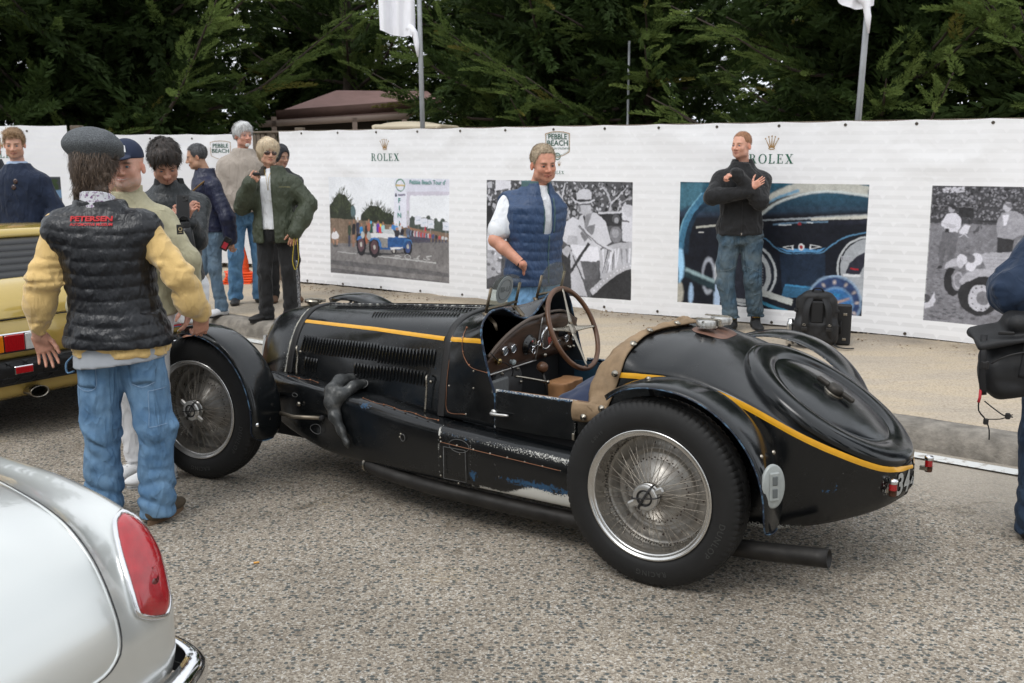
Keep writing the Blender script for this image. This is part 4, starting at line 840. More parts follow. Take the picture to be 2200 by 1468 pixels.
# CYPRESSES
def leaf_mat(name,c1,c2):
 m=bpy.data.materials.new(name);m.use_nodes=True;t=m.node_tree;b=t.nodes['Principled BSDF']
 a=t.nodes.new('ShaderNodeVertexColor');a.layer_name='Col';t.links.new(a.outputs[0],b.inputs['Base Color']);b.inputs['Roughness'].default_value=.75;b.inputs['Specular IOR Level'].default_value=.2
 tl_=t.nodes.new('ShaderNodeBsdfTranslucent');t.links.new(a.outputs[0],tl_.inputs[0]);mx=t.nodes.new('ShaderNodeMixShader');mx.inputs[0].default_value=.42;t.links.new(b.outputs[0],mx.inputs[1]);t.links.new(tl_.outputs[0],mx.inputs[2]);t.links.new(mx.outputs[0],t.nodes['Material Output'].inputs[0])
 return m
M_leaf=leaf_mat('cypress_leaf',0,0);M_bark=mat('cypress_bark',(.055,.042,.034),rough=.95,var=.35,vscale=9,bump=.8,bscale=20,bdist=.02)
def spray_proto(g,L_=1.0,n=150,droop=0):
 """feathery plume along +x: short blades fanned around a curved axis, every blade a long triangle"""
 u=g.random(n)**.8;rad=(.19*(1-u)**.7+.03)*L_;th=g.random(n)*2*PI
 base=np.stack([u*L_,.05*np.sin(u*5+g.random()*6)*L_,(.10*u*u-droop*u*u)*L_],1);base+=np.stack([0*u,np.cos(th)*rad*.35,np.sin(th)*rad*.22],1)
 d=np.stack([.75+.5*g.random(n),np.cos(th)*.95,np.sin(th)*.50+.12],1);d/=np.linalg.norm(d,axis=1)[:,None]
 ln=(.050+.065*g.random(n))*(1-.35*u)*L_;side=np.cross(d,g.normal(size=(n,3)));side/=np.linalg.norm(side,axis=1)[:,None];w=ln*.12+.0045
 V=np.stack([base-side*w[:,None],base+side*w[:,None],base+d*ln[:,None]+[0,0,0]],1).reshape(-1,3)
 tip=np.stack([u*.6,u*.6,u*.6+.4],1).reshape(-1);return V,tip
_protos=[]
for k in range(10):_protos.append(spray_proto(rng,1.0,240,droop=rng.uniform(0,.25)))
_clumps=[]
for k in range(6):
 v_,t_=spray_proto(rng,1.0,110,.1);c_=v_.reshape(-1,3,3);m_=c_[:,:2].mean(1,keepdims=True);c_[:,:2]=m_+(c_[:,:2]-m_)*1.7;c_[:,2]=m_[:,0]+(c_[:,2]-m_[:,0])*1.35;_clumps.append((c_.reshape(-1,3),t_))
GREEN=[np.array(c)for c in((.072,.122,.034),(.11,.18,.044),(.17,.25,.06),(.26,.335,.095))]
def cypress(name,x,y,label,H=9,spread=3.0,nsp=330,z0=.6,seed=0,lean=(0,0),light=.5,horiz=0,size=.85,group='cypresses behind the fence',open_=0):
 g=np.random.default_rng(seed);root=empty(name,(x,y,0),0,label,'tree',group)
 tr=MB();tk=crom([(0,0,0),(lean[0]*.3+g.normal()*.1,lean[1]*.3,H*.33),(lean[0]*.7,lean[1]*.7,H*.66),(lean[0],lean[1],H*.97)],16);tr.tube(tk,list(np.linspace(.20,.03,16)*H/9),9)
 V,C=[],[];limbs=[]
 nl=max(18,nsp//9)
 for i in range(nl):
  h=z0+(H*.92-z0)*((i+.5)/nl)**.9;az=i*2.399+g.normal()*.4;t=h/H;rr=spread*(1-t**2.2)*g.uniform(.65,1.12)+.3;up=(.55*(1-horiz)+.1)*rr*g.uniform(.4,1.2)
  k=min(15,int(t*15));p0=tk[k];p0=np.array([p0[0],p0[1],h]);e=p0+np.array([math.cos(az)*rr,math.sin(az)*rr,up]);mid=(p0+e)/2+np.array([0,0,-.12*rr+g.normal()*.1])
  c=crom([p0,mid,e],8);limbs.append((c,rr));tr.tube(c,list(np.linspace(.042,.008,8)*H/9),6)
  ns=int((14 if h<5.6 else 5)*(.6+rr/spread*.6))
  for j in range(ns):
   q=g.uniform(.22,1.0)if j else 1.0;b=c[min(7,int(q*7))]+g.normal(0,.06,3);side=g.choice([-1,1])*g.uniform(.15,1.05)*(1.15-q*.6);a=az+side
   L_=size*g.uniform(.55,1.25)*(1.15-.4*q);pt=g.normal(.12+.25*(1-horiz),.22);V0,tip=_protos[g.integers(10)]
   M=rotm('z',a)@rotm('y',-pt)@rotm('x',g.uniform(-.5,.5));P_=V0*L_@M.T+b;V.append(P_)
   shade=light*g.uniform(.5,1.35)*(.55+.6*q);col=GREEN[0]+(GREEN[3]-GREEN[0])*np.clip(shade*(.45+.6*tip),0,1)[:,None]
   if g.random()<.03:col=col*[1.5,1.0,.9]
   C.append(col*g.uniform(.85,1.15))
  for j in range(int(((13 if not open_ else 4)if h<5.6 else 5))):
   q=g.uniform(.05,.70);b=c[int(q*7)];V0,tip=_clumps[g.integers(6)];M=rotm('z',g.uniform(0,6.3))@rotm('y',g.uniform(-1,1));V.append(V0*size*1.7@M.T+b);C.append(np.tile(GREEN[0]*g.uniform(.35,.7),(len(V0),1)))  # inner clumps darker green: crown shade put into the leaf colour
 V=np.concatenate(V);C=np.concatenate(C);F_=np.arange(len(V)).reshape(-1,3)
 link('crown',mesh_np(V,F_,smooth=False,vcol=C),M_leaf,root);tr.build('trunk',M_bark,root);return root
TREES=[('cypress_tree',-7.5,19.5,'broad dark cypress filling the upper left, its long plumes sweeping up to the right',dict(H=10,spread=4.3,nsp=620,z0=.9,seed=1,light=.55,size=1.05)),('cypress_tree',-10.6,18.0,'dark cypress at the left edge behind the leftmost banner',dict(H=9,spread=3.6,nsp=460,z0=.6,seed=2,light=.35,size=1.0)),('cypress_tree',-4.2,26.0,'thin cypress with sky showing through it above the brown building',dict(H=11,spread=3.6,nsp=300,z0=3.0,seed=3,light=.55,size=1.0,open_=1)),('cypress_tree',.9,20.5,'cypress with a bare pale trunk just right of the left flagpole',dict(H=9.5,spread=3.3,nsp=520,z0=1.7,seed=4,light=.5,size=.85,horiz=.6)),('cypress_tree',2.6,19.0,'bright green layered cypress behind the man in the blue vest',dict(H=9,spread=2.9,nsp=440,z0=1.9,seed=5,light=.62,size=.8,horiz=.7)),('cypress_tree',5.2,15.0,'large cypress with flat layered sprays behind the man in the black hoodie',dict(H=8.6,spread=3.4,nsp=560,z0=1.3,seed=6,light=.68,size=.85,horiz=.75)),('cypress_tree',7.6,13.6,'dark cypress behind the right flagpole',dict(H=8.5,spread=3.0,nsp=520,z0=1.5,seed=7,light=.5,size=.85,horiz=.6)),('cypress_tree',10.2,14.6,'dull dark cypress at the right edge of the picture',dict(H=9,spread=3.6,nsp=480,z0=1.0,seed=8,light=.42,size=.9,horiz=.5)),('cypress_tree',2.0,27.0,'farther cypress closing the gap behind the small grey shed',dict(H=10,spread=4.2,nsp=420,z0=1.2,seed=9,light=.38,size=1.1,horiz=.4)),('cypress_tree',7.4,24.0,'farther cypress seen between the two right hand trees',dict(H=10,spread=4.2,nsp=420,z0=1.4,seed=10,light=.38,size=1.1,horiz=.4)),]
TREES+=[('cypress_tree',-9.5,27.0,'far cypress closing the gap behind the two left hand trees',dict(H=11,spread=4.6,nsp=380,z0=1.0,seed=12,light=.45,size=1.2)),('cypress_tree',-5.6,29.5,'low cypress far behind the brown building',dict(H=6.2,spread=4.4,nsp=330,z0=.8,seed=14,light=.55,size=1.1)),('cypress_tree',-.6,25.5,'far cypress behind the left flagpole',dict(H=8.2,spread=3.6,nsp=380,z0=2.2,seed=13,light=.5,size=1.05,horiz=.4))]
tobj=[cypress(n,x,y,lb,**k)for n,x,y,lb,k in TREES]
def copy_tree(o,parent=None):
 c=o.copy();COL.objects.link(c);c.parent=parent
 for ch in o.children:copy_tree(ch,c)
 return c
for i,(src,x,y,rz,sc,lb)in enumerate(((0,-9,-14,1.0,1.25,'tall cypress across the road behind the photographer, mirrored in the black fender'),(4,0,-16,2.0,1.3,'cypress across the road straight behind the photographer'),(1,9,-13,4.0,1.2,'cypress across the road behind the photographer to the right'),(5,17,-4,1.0,1.2,'cypress across the road far to the right of the car'),(0,-18,-5,3.0,1.2,'cypress across the road far to the left of the car'))):
 c=copy_tree(tobj[src]);c.location=(x,y,0);c.rotation_euler=(0,0,rz);c.scale=(sc,)*3;c['label']=lb;c['group']='cypresses across the road'
# THE BLACK RACING CAR  (local x forward, y to its left = towards the viewer, z up)
def paint_mat(name,base=(.0034,.0040,.0046),rough=.15,chip=(.50,.49,.45),chip2=(.014,.055,.115),scr=1.0):
 """old black paint: chips where the vertex mask Col.r is high (metal or primer) and where Col.g is high (older blue coat)"""
 m=bpy.data.materials.new(name);m.use_nodes=True;t=m.node_tree;b=t.nodes['Principled BSDF'];N=t.nodes.new;Lk=t.links.new
 tc=N('ShaderNodeTexCoord');vc=N('ShaderNodeVertexColor');vc.layer_name='Col';sp=N('ShaderNodeSeparateColor');Lk(vc.outputs[0],sp.inputs[0])
 def noise(sc,det=5,ro=.65):
  n=N('ShaderNodeTexNoise');n.inputs['Scale'].default_value=sc;n.inputs['Detail'].default_value=det;n.inputs['Roughness'].default_value=ro;Lk(tc.outputs['Object'],n.inputs['Vector']);return n.outputs['Fac']
 def math_(op,a,c,cl=False):
  x=N('ShaderNodeMath');x.operation=op;x.use_clamp=cl
  for i,s in enumerate((a,c)):
   if isinstance(s,(int,float)):x.inputs[i].default_value=s
   else:Lk(s,x.inputs[i])
  return x.outputs[0]
 def mask(src,n,k=.55):
  return math_('MULTIPLY',math_('SUBTRACT',math_('ADD',n,math_('MULTIPLY',src,k)),.86),18,True)
 n1=noise(150,6,.72);n2=noise(60,6,.75)
 mr=mask(sp.outputs[0],n1,.62);mg=mask(sp.outputs[1],n2,.58)
 spk=math_('MULTIPLY',math_('SUBTRACT',noise(150,2),.74),25,True)
 def mix(f,a,c):
  x=N('ShaderNodeMixRGB')
  for i,s in((0,f),(1,a),(2,c)):
   if isinstance(s,(int,float)):x.inputs[i].default_value=s
   elif isinstance(s,tuple):x.inputs[i].default_value=(*s,1)
   else:Lk(s,x.inputs[i])
  return x.outputs[0]
 brown=mix(math_('MULTIPLY',math_('SUBTRACT',noise(1.6,4),.45),3,True),base,tuple(c*1.3+.002 for c in base))
 c=mix(mg,brown,chip2);c=mix(mr,c,chip);scm=N('ShaderNodeMapping');scm.inputs['Scale'].default_value=(3,3,60);scm.inputs['Rotation'].default_value=(0,.25,0);Lk(tc.outputs['Object'],scm.inputs[0]);sn=N('ShaderNodeTexNoise');sn.inputs['Scale'].default_value=3;sn.inputs['Detail'].default_value=3;Lk(scm.outputs[0],sn.inputs['Vector']);scr_=math_('MULTIPLY',math_('SUBTRACT',sn.outputs['Fac'],.70),6,True)
 c=mix(math_('MULTIPLY',scr_,.12),c,(.22,.22,.22));dust=math_('MULTIPLY',math_('SUBTRACT',noise(3.5,7,.75),.52),1.6,True);c=mix(math_('MULTIPLY',dust,.05),c,(.32,.28,.24));c=mix(math_('MULTIPLY',spk,.55),c,(.35,.35,.33));Lk(c,b.inputs['Base Color'])
 r0=N('ShaderNodeMapRange');r0.inputs[1].default_value=.3;r0.inputs[2].default_value=.72;r0.inputs[3].default_value=rough*.6;r0.inputs[4].default_value=rough*2.3;Lk(noise(7,7,.7),r0.inputs[0])
 rr=math_('ADD',r0.outputs[0],math_('MULTIPLY',mr,.3));Lk(rr,b.inputs['Roughness'])
 b.inputs['Specular IOR Level'].default_value=.5
 bp=N('ShaderNodeBump');bp.inputs['Strength'].default_value=.12*scr;bp.inputs['Distance'].default_value=.003;Lk(noise(9,4),bp.inputs['Height'])
 bp2=N('ShaderNodeBump');bp2.invert=True;bp2.inputs['Strength'].default_value=.4;bp2.inputs['Distance'].default_value=.0015;Lk(math_('MAXIMUM',mr,mg),bp2.inputs['Height']);Lk(bp.outputs[0],bp2.inputs['Normal']);Lk(bp2.outputs[0],b.inputs['Normal'])
 return m
M_bk=paint_mat('black_paint')
M_bk2=paint_mat('black_paint_fender',base=(.0045,.0055,.0062),rough=.12)
M_yel=mat('yellow_paint',(.72,.36,.018),rough=.35,var=.10,vscale=20,coat=.3)
M_alu=mat('bare_aluminium',(.52,.51,.49),rough=.34,metal=.9,var=.12,vscale=12,rvar=.10)
M_pol=mat('polished_rim',(.62,.61,.59),rough=.22,metal=1,var=.08,vscale=9,rvar=.06)
M_chr=mat('chrome',(.75,.75,.76),rough=.08,metal=1)
M_nick=mat('old_nickel',(.34,.31,.26),rough=.32,metal=1,var=.25,vscale=30,rvar=.12)
M_brz=mat('brown_bracket',(.15,.12,.085),rough=.38,metal=.8,var=.25,vscale=30)
M_blk=mat('black_rubber',(.013,.013,.013),rough=.6,var=.2,vscale=20)
M_strap=mat('black_strap',(.012,.011,.011),rough=.5,bump=.4,bscale=80,bdist=.001)
M_tyre=mat('tyre_rubber',(.0115,.0112,.011),rough=.62,var=.22,vscale=14,bump=.15,bscale=120,bdist=.0006,spec=.4)
M_lea=mat('tan_leather',(.25,.170,.098),rough=.72,var=.28,vscale=14,bump=.6,bscale=60,bdist=.003)
M_lea2=mat('brown_leather',(.26,.13,.055),rough=.6,var=.25,vscale=12,bump=.4,bscale=50)
M_woodw=mat('wheel_wood',(.105,.050,.026),rough=.36,var=.35,vscale=14,stretch=(1,1,1))
M_dashw=mat('dash_wood',(.075,.038,.022),rough=.42,col2=(.030,.017,.011),vscale=24,thr=(.35,.7),stretch=(1,.35,3),bump=.2,bscale=80)
M_cu=mat('copper_wire',(.32,.15,.085),rough=.4,metal=.8)
M_cav=mat('dark_interior',(.010,.010,.011),rough=.8)
M_blue=mat('interior_blue',(.014,.045,.075),rough=.55,var=.5,vscale=9,bump=.3,bscale=30)
CAR=empty('racing_car',(.8907,4.4051,0),2.58,'old black open racing car with yellow side stripe, wire wheels and a pointed tail','car')
def carpart(name,G,m,wear=None,parent=CAR,thick=0,**k):
 G=np.array(G,float);a,b=G.shape[:2];ii=np.arange(a*b).reshape(a,b);F_=np.stack([ii[:-1,:-1],ii[:-1,1:],ii[1:,1:],ii[1:,:-1]],-1).reshape(-1,4)
 V=G.reshape(-1,3);vc=np.zeros((len(V),3))if wear is None else np.clip(wear(V),0,1)
 me=mesh_np(V,F_,vcol=vc);bm=bmesh.new();bm.from_mesh(me);bmesh.ops.recalc_face_normals(bm,faces=bm.faces);bm.to_mesh(me);bm.free()
 o=link(name,me,m,parent,**k)
 if thick:solidify(o,thick)
 return o
def gz(v,c,w):return np.exp(-((v-c)/w)**2)
def RG(r,g):return np.stack([r,g,0*r],-1)
def refine_rows(R,n):
 """R rows x cols x 3 -> more rows by smooth interpolation along the row parameter"""
 R=np.array(R,float);a,b,_=R.shape;t=np.r_[0,np.cumsum(np.linalg.norm(np.diff(R,axis=0),axis=2).mean(1))];ti=np.linspace(0,t[-1],n)
 return pchip(t,R.reshape(a,-1),ti).reshape(n,b,3)
def refine_cols(R,n):return np.swapaxes(refine_rows(np.swapaxes(np.array(R,float),0,1),n),0,1)
def mirror_join(G):
 """near half (centre -> side) to a whole section"""
 G=np.array(G);Mm=G[:,:0:-1].copy();Mm[...,1]*=-1;return np.concatenate([Mm,G],1)
P26=[(0,.880),(.035,.879),(.07,.876),(.105,.869),(.135,.856),(.165,.836),(.19,.813),(.212,.79),(.232,.762),(.25,.73),(.266,.695),(.28,.66),(.291,.625),(.301,.59),(.31,.553)]
Q19=[(0,.946),(.06,.945),(.12,.941),(.17,.936),(.215,.927),(.26,.912),(.295,.893),(.322,.868),(.342,.835),(.357,.79),(.37,.74),(.383,.68),(.395,.62),(.406,.55),(.415,.485)]
def rowx(prof,x):return[(x,y,z)for y,z in prof]
hood_rows=[rowx(P26,2.26),rowx([((a[0]+b[0])/2+.006*math.sin(i/14*PI),(a[1]+b[1])/2+.003)for i,(a,b)in enumerate(zip(P26,Q19))],1.72),rowx(Q19,1.19)]
HG=refine_cols(refine_rows(hood_rows,60),44);HN=mirror_join(HG)
def w_hood(V):
 x,y,z=V.T;r=gz(x,2.262,.012)*.55+gz(x,1.19,.01)*.5+gz(z,.51+(x-1.19)*.04,.018)*.25+gz(y,0,.010)*.75;g=gz(x,1.24,.06)*gz(z,.70,.03)*.5+gz(y,0,.02)*.5;return RG(r,g)
carpart('hood',HN,M_bk,w_hood,thick=.004)
nose_rows=[rowx(P26,2.262)]
for x,sy,zt,zb in((2.34,.985,.874,.53),(2.42,.94,.862,.50),(2.50,.86,.84,.47),(2.57,.74,.80,.44),(2.62,.58,.745,.42),(2.645,.40,.69,.41)):
 nose_rows.append([(x-.0*(1-(z-.553)/.327),y*sy,zb+(z-.553)/.327*(zt-zb))for y,z in P26])
NG=mirror_join(refine_cols(refine_rows(nose_rows,30),36))
carpart('nose_cowl',NG,M_bk,lambda V:RG(gz(V[:,0],2.285,.014)*.78+.42*gz(V[:,0],2.33,.04),.1*gz(V[:,0],2.3,.03)),thick=.004)
m=MB();m.poly([(2.64,y,z)for y,z in[(-.12,.69),(.12,.69),(.15,.5),(.1,.42),(-.1,.42),(-.15,.5)]],.02,(1,0,0));m.build('grille',M_alu,CAR)
seamP=[np.array(p)+np.array([.022,0,0])for p in crom(rowx([(y+.003,z+.003)for y,z in P26],2.262),50)]
R95=[(0,.915),(.06,.921),(.13,.945),(.19,.975),(.255,.993),(.32,.992),(.37,.974),(.405,.945),(.425,.90),(.43,.84),(.431,.77),(.430,.70),(.429,.63),(.430,.55),(.434,.475)]
L95=[(0,.915),(-.06,.936),(-.12,.972),(-.18,1.007),(-.25,1.028),(-.31,1.026),(-.36,1.004),(-.40,.965),(-.425,.91),(-.432,.84),(-.431,.77),(-.430,.70),(-.429,.63),(-.430,.55),(-.434,.475)]
def edge_x(z):return .868+.085*np.clip((z-.62)/.30,0,1)**.8
def scut_rows(prof95,sg):
 rows=[]
 for t in np.linspace(0,1,12):
  w=t**1.7 if t<1 else 1;r=[]
  for(qy,qz),(ry,rz)in zip(Q19,prof95):
   xe=float(edge_x(rz));y=sg*qy+(ry-sg*qy)*t;z=qz+(rz-qz)*w;r.append((1.19+(xe-1.19)*t,y,z))
  rows.append(r)
 return refine_cols(refine_rows(rows,26),44)
SR=scut_rows(R95,1);SL=scut_rows(L95,-1);SG=np.concatenate([SL[:,:0:-1],SR],1)
def w_scut(V):
 x,y,z=V.T;e=edge_x(z);return RG(gz(x,1.185,.008)*.6+gz(x,e,.008)*.35+gz(z,.49,.012)*.5+gz(x,e+.01,.01)*gz(z,.62,.05)*.5,gz(x,e,.012)*1.0)
carpart('scuttle',SG,M_bk,w_scut,thick=.004)
rimp=crom(np.array(SG[-1])[2:-2],110)
mb=MB();mb.tube(rimp+np.array([.001,0,0]),.0055,8);mb.build('cockpit_rim',mat('rim_blue',(.006,.012,.028),rough=.35,col2=(.07,.14,.22),vscale=28,thr=(.50,.60)),CAR)
# tail
row0=[(.127,0,.953),(.15,.06,.950),(.207,.13,.94),(.235,.22,.925),(.243,.28,.909),(.246,.34,.892),(.248,.38,.874),(.252,.405,.848),(.257,.42,.815),(.28,.435,.73),(.307,.445,.66),(.35,.45,.56),(.40,.45,.46),(.42,.45,.35),(.43,.44,.24)]
def tail_row(C,S,B,p=2.15,bulge=.012):
 r=[]
 for k in range(8):
  t=k/8;q=math.sin(t*PI/2*.98);y=S[1]*q;x=C[0]+(S[0]-C[0])*q**1.6;z=S[2]+(C[1]-S[2])*max(0,1-q**p)**(1/1.25);r.append((x,y,z))
 r.append(tuple(S))
 for k in range(1,7):
  t=k/6;x=S[0]+(B[0]-S[0])*t;y=S[1]+(B[1]-S[1])*t+bulge*math.sin(t*PI*.8)-(.02*(max(0,t-.7)/.3)**2);z=S[2]+(B[2]-S[2])*t;r.append((x,y,z))
 return r
TR_=[row0]
for C,S,B in(((.09,.950),(.17,.424,.815),(.30,.44,.235)),((.0,.940),(.05,.431,.818),(.1,.44,.235)),((-.10,.908),(-.07,.437,.808),(-.07,.44,.235)),((-.19,.862),(-.18,.447,.786),(-.2,.44,.235)),((-.3,.80),(-.29,.452,.752),(-.32,.435,.24)),((-.4,.737),(-.40,.445,.703),(-.42,.42,.245)),((-.5,.676),(-.49,.428,.657),(-.50,.39,.258)),((-.6,.617),(-.58,.398,.612),(-.60,.35,.28)),((-.68,.569),(-.66,.352,.572),(-.67,.29,.295)),((-.75,.527),(-.73,.287,.532),(-.73,.23,.31)),((-.80,.497),(-.787,.205,.498),(-.785,.165,.33)),((-.835,.478),(-.826,.115,.480),(-.822,.095,.35)),((-.848,.47),(-.845,.03,.470),(-.842,.025,.37)),((-.852,.468),(-.852,.004,.467),(-.852,.004,.39))):
 TR_.append(tail_row(C,S,B))
TG=refine_rows(TR_,80);TG=refine_cols(TG,57)
TN=mirror_join(TG)
def w_tail(V):
 x,y,z=V.T;tip=gz(x,-.80,.06)*gz(z,.45,.06)
 return RG(.42*tip+.55*gz(z,.25,.03)*(x<.1)+.45*gz(x,-.80,.025)*gz(z,.40,.03)+.2*gz(x,-.45,.2)*gz(z,.24,.03),.55*gz(x,-.62,.06)*gz(z,.43,.05)+.35*gz(x,-.05,.1)*gz(z,.93,.02)+.3*gz(x,-.55,.1)*gz(z,.5,.04))
carpart('tail',TN,M_bk,w_tail,thick=.004)
from mathutils.bvhtree import BVHTree
_ii=np.arange(TN.shape[0]*TN.shape[1]).reshape(TN.shape[:2]);_tb=BVHTree.FromPolygons([tuple(v)for v in TN.reshape(-1,3)],[tuple(map(int,f))for f in np.stack([_ii[:-1,:-1],_ii[1:,:-1],_ii[1:,1:],_ii[:-1,1:]],-1).reshape(-1,4)])
def on_tail(x,y,o=0):r=_tb.ray_cast(Vector((x,y,2)),Vector((0,0,-1)))[0];return(x,y,(r.z if r else .9)+o)
bel=[[(r[-1][0],y,r[-1][2]-.012*(1-(y/max(r[-1][1],1e-3))**2))for y in np.linspace(-1,1,9)*r[-1][1]]for r in TG[::4]]
carpart('belly',bel,M_cav)
def surf(G,r,c,off=0):
 """point on a grid surface at fractional row, column, lifted along the outward normal"""
 G=np.asarray(G);a,b=G.shape[:2];r=min(max(r,0),a-1.001);c=min(max(c,0),b-1.001);i,j=int(r),int(c);u,v=r-i,c-j
 p=G[i,j]*(1-u)*(1-v)+G[i+1,j]*u*(1-v)+G[i,j+1]*(1-u)*v+G[i+1,j+1]*u*v
 i2=min(i+1,a-1);du=G[i2,j]-G[i,j];dv=G[i,j+1]-G[i,j]
 n=np.cross(dv,du);l=np.linalg.norm(n);n=n/l if l>1e-9 else np.array([0,0,1.])
 if n[1]<-.2 or(abs(n[1])<=.2 and n[2]<0):n=-n
 return p+n*off,n
def strip(G,path,w,name,m,off=.0025,parent=CAR):
 """coloured band painted along path [(row, col)] of surface G, w metres wide"""
 S=[surf(G,r,c,off)for r,c in path];P=np.array([s[0]for s in S]);Nn=np.array([s[1]for s in S]);T=np.gradient(P,axis=0);T/=np.linalg.norm(T,axis=1)[:,None]+1e-9
 B=np.cross(Nn,T);B/=np.linalg.norm(B,axis=1)[:,None]+1e-9;rows=[]
 for p,b,n,ww in zip(P,B,Nn,np.full(len(P),w)if np.isscalar(w)else w):rows.append([p+b*ww*k-n*.0016*(2*abs(k))**2 for k in(-.5,-.25,0,.25,.5)])
 mb=MB();mb.grid(rows);return mb.build(name,m,parent)
def col_at_z(G,r,z):
 q=np.array([surf(G,r,c)[0][2]for c in np.linspace(6,G.shape[1]-1.01,80)]);return float(np.interp(-z,-q,np.linspace(6,G.shape[1]-1.01,80)))
hp=[(r,col_at_z(HG,r,float(np.interp(HG[int(r),0,0],[1.19,1.71,2.26],[.839,.834,.815]))))for r in np.linspace(.8,57.5,40)]
sp_=[(r,col_at_z(SR,r,float(np.interp(SR[int(r),0,0],[.95,1.19],[.868,.840]))))for r in np.linspace(1.2,24.6,14)]
for sd in(1,-1):
 def fl(G):g=np.array(G).copy();g[...,1]*=sd;return g
 strip(fl(HG),hp,.021,'stripe',M_yel);
 if sd==1:strip(SR,sp_,.022,'stripe',M_yel)
tp_=[(r,33.6+.0*r)for r in np.linspace(.6,78.5,110)]
wt=np.interp(np.linspace(0,1,110),[0,.3,.7,.93,1],[.022,.025,.025,.022,.014])
_SC=refine_rows([[r[8]]for r in TR_],400)[:,0]
def _near(r):i,u=int(min(r,78.99)),r-int(min(r,78.99));row=TG[i]*(1-u)+TG[i+1]*u;dd=np.linalg.norm(row[:,None]-_SC[None],axis=2).min(1);j=12+int(np.argmin(dd[12:]));return j
tp_=[(r,_near(r))for r,_ in tp_];_cc=np.array([c for _,c in tp_],float);_cc=np.convolve(np.pad(_cc,7,mode='edge'),np.ones(15)/15,'valid');tp_=[(r,c+.6)for(r,_),c in zip(tp_,_cc)]
strip(TG,tp_,wt,'stripe',M_yel,off=.003)
TGm=TG.copy();TGm[...,1]*=-1
S_m=[surf(TG,r,c,.003)for r,c in tp_]
mbm=MB();P=np.array([s[0]for s in S_m]);Nn=np.array([s[1]for s in S_m]);T=np.gradient(P,axis=0);T/=np.linalg.norm(T,axis=1)[:,None]+1e-9;B=np.cross(Nn,T)
mbm.grid([[(q*[1,-1,1])for q in(p+b*ww*k-n*.0016*(2*abs(k))**2 for k in(-.5,-.25,0,.25,.5))]for p,b,n,ww in zip(P,B,Nn,wt)]);mbm.build('stripe',M_yel,CAR)
# spare wheel cover
DC=np.array([-.512,0,.697]);da=math.atan2(.37,.62);DX=np.array([-math.cos(da),0,-math.sin(da)]);DZ=np.array([-math.sin(da),0,math.cos(da)])
disc=empty('x',(0,0,0));bpy.data.objects.remove(disc)
mb=MB();prof=[(.390,-.075),(.392,-.03),(.391,-.012),(.386,.000),(.374,.009),(.35,.015),(.325,.017),(.300,.016),(.284,.011),(.275,.004),(.268,.002),(.258,.005),(.22,.013),(.16,.021),(.10,.026),(.05,.028),(0,.029)]
mb.lathe(prof,(0,0,0),(0,0,1),96);me=mb.mesh();V=np.array([v.co[:]for v in me.vertices]);V[:,1]*=.985
Rm_=np.stack([DX,np.cross(DZ,DX),DZ],1);V=V@Rm_.T+DC;vc=np.zeros((len(V),3));me.vertices.foreach_set('co',V.astype(np.float32).ravel())
ca=me.color_attributes.new('Col','FLOAT_COLOR','POINT');ca.data.foreach_set('color',np.tile([0,0,0,1],len(V)).astype(np.float32));bm=bmesh.new();bm.from_mesh(me);bmesh.ops.recalc_face_normals(bm,faces=bm.faces);bm.to_mesh(me);bm.free()
cover=link('spare_wheel_cover',me,M_bk2,CAR)
def onD(x,y,z):return DC+DX*x+np.cross(DZ,DX)*y+DZ*z
mb=MB();mb.lathe([(0,.03),(.030,.03),(.034,.022),(.036,.0),(.028,-.004)],onD(-.01,.0,.030),DZ,28)
mb.lathe([(.022,.030),(.022,.024),(0,.022)],onD(-.01,0,.030),DZ,20)
mb.build('spinner',mat('spinner_bronze',(.045,.040,.034),rough=.45,metal=.5,var=.4,vscale=20),cover)
for sg in(-1,1):
 mb=MB();mb.box((0,0,0),(.060,.026,.020),R=np.stack([DX,np.cross(DZ,DX),DZ],1),bev=.006);o=mb.build('ear',MATS['spinner_bronze'],cover,loc=tuple(onD(-.01+sg*.058,sg*.004,.046)))
mb=MB();mb.lathe([(.041,.004),(.043,.0),(.041,-.004)],onD(-.01,0,.031),DZ,28);mb.build('spinner_collar',M_nick,cover)
# twin fuel fillers
pl=[(.155*math.copysign(abs(math.cos(t))**.6,math.cos(t))*.62,.155*math.copysign(abs(math.sin(t))**.6,math.sin(t))*.62,0)for t in np.linspace(0,2*PI,28,endpoint=False)]
mb=MB();mb.grid([[on_tail(p[0]*.85*k_+.008,p[1]*1.15*k_-.003,.004 if k_<.99 else .0015)for k_ in(1.0,.95,.6,.1)]for p in pl],closed_u=True);mb.build('filler_plate',mat('filler_copper',(.16,.085,.06),rough=.5,var=.4,vscale=20),CAR)
for y in(.055,-.06):
 mb=MB();mb.lathe([(.044,0),(.044,.006),(.048,.008),(.048,.024),(.046,.029),(.038,.032),(0,.033)],(.02 if y>0 else .0,y,.962),(0,0,1),30);c=mb.build('filler_cap',M_alu,CAR,sharp=40)
 mb=MB();mb.box((.02,y,.997),(.11,.018,.005),bev=.001);mb.box((-.035,y,.982),(.010,.022,.03),bev=.002);mb.build('clamp',M_nick,c)
 mb=MB();mb.lathe([(.004,0),(.004,.11)],(.02,y-.055,.990),(0,1,0),8);mb.build('hinge_pin',M_nick,c)
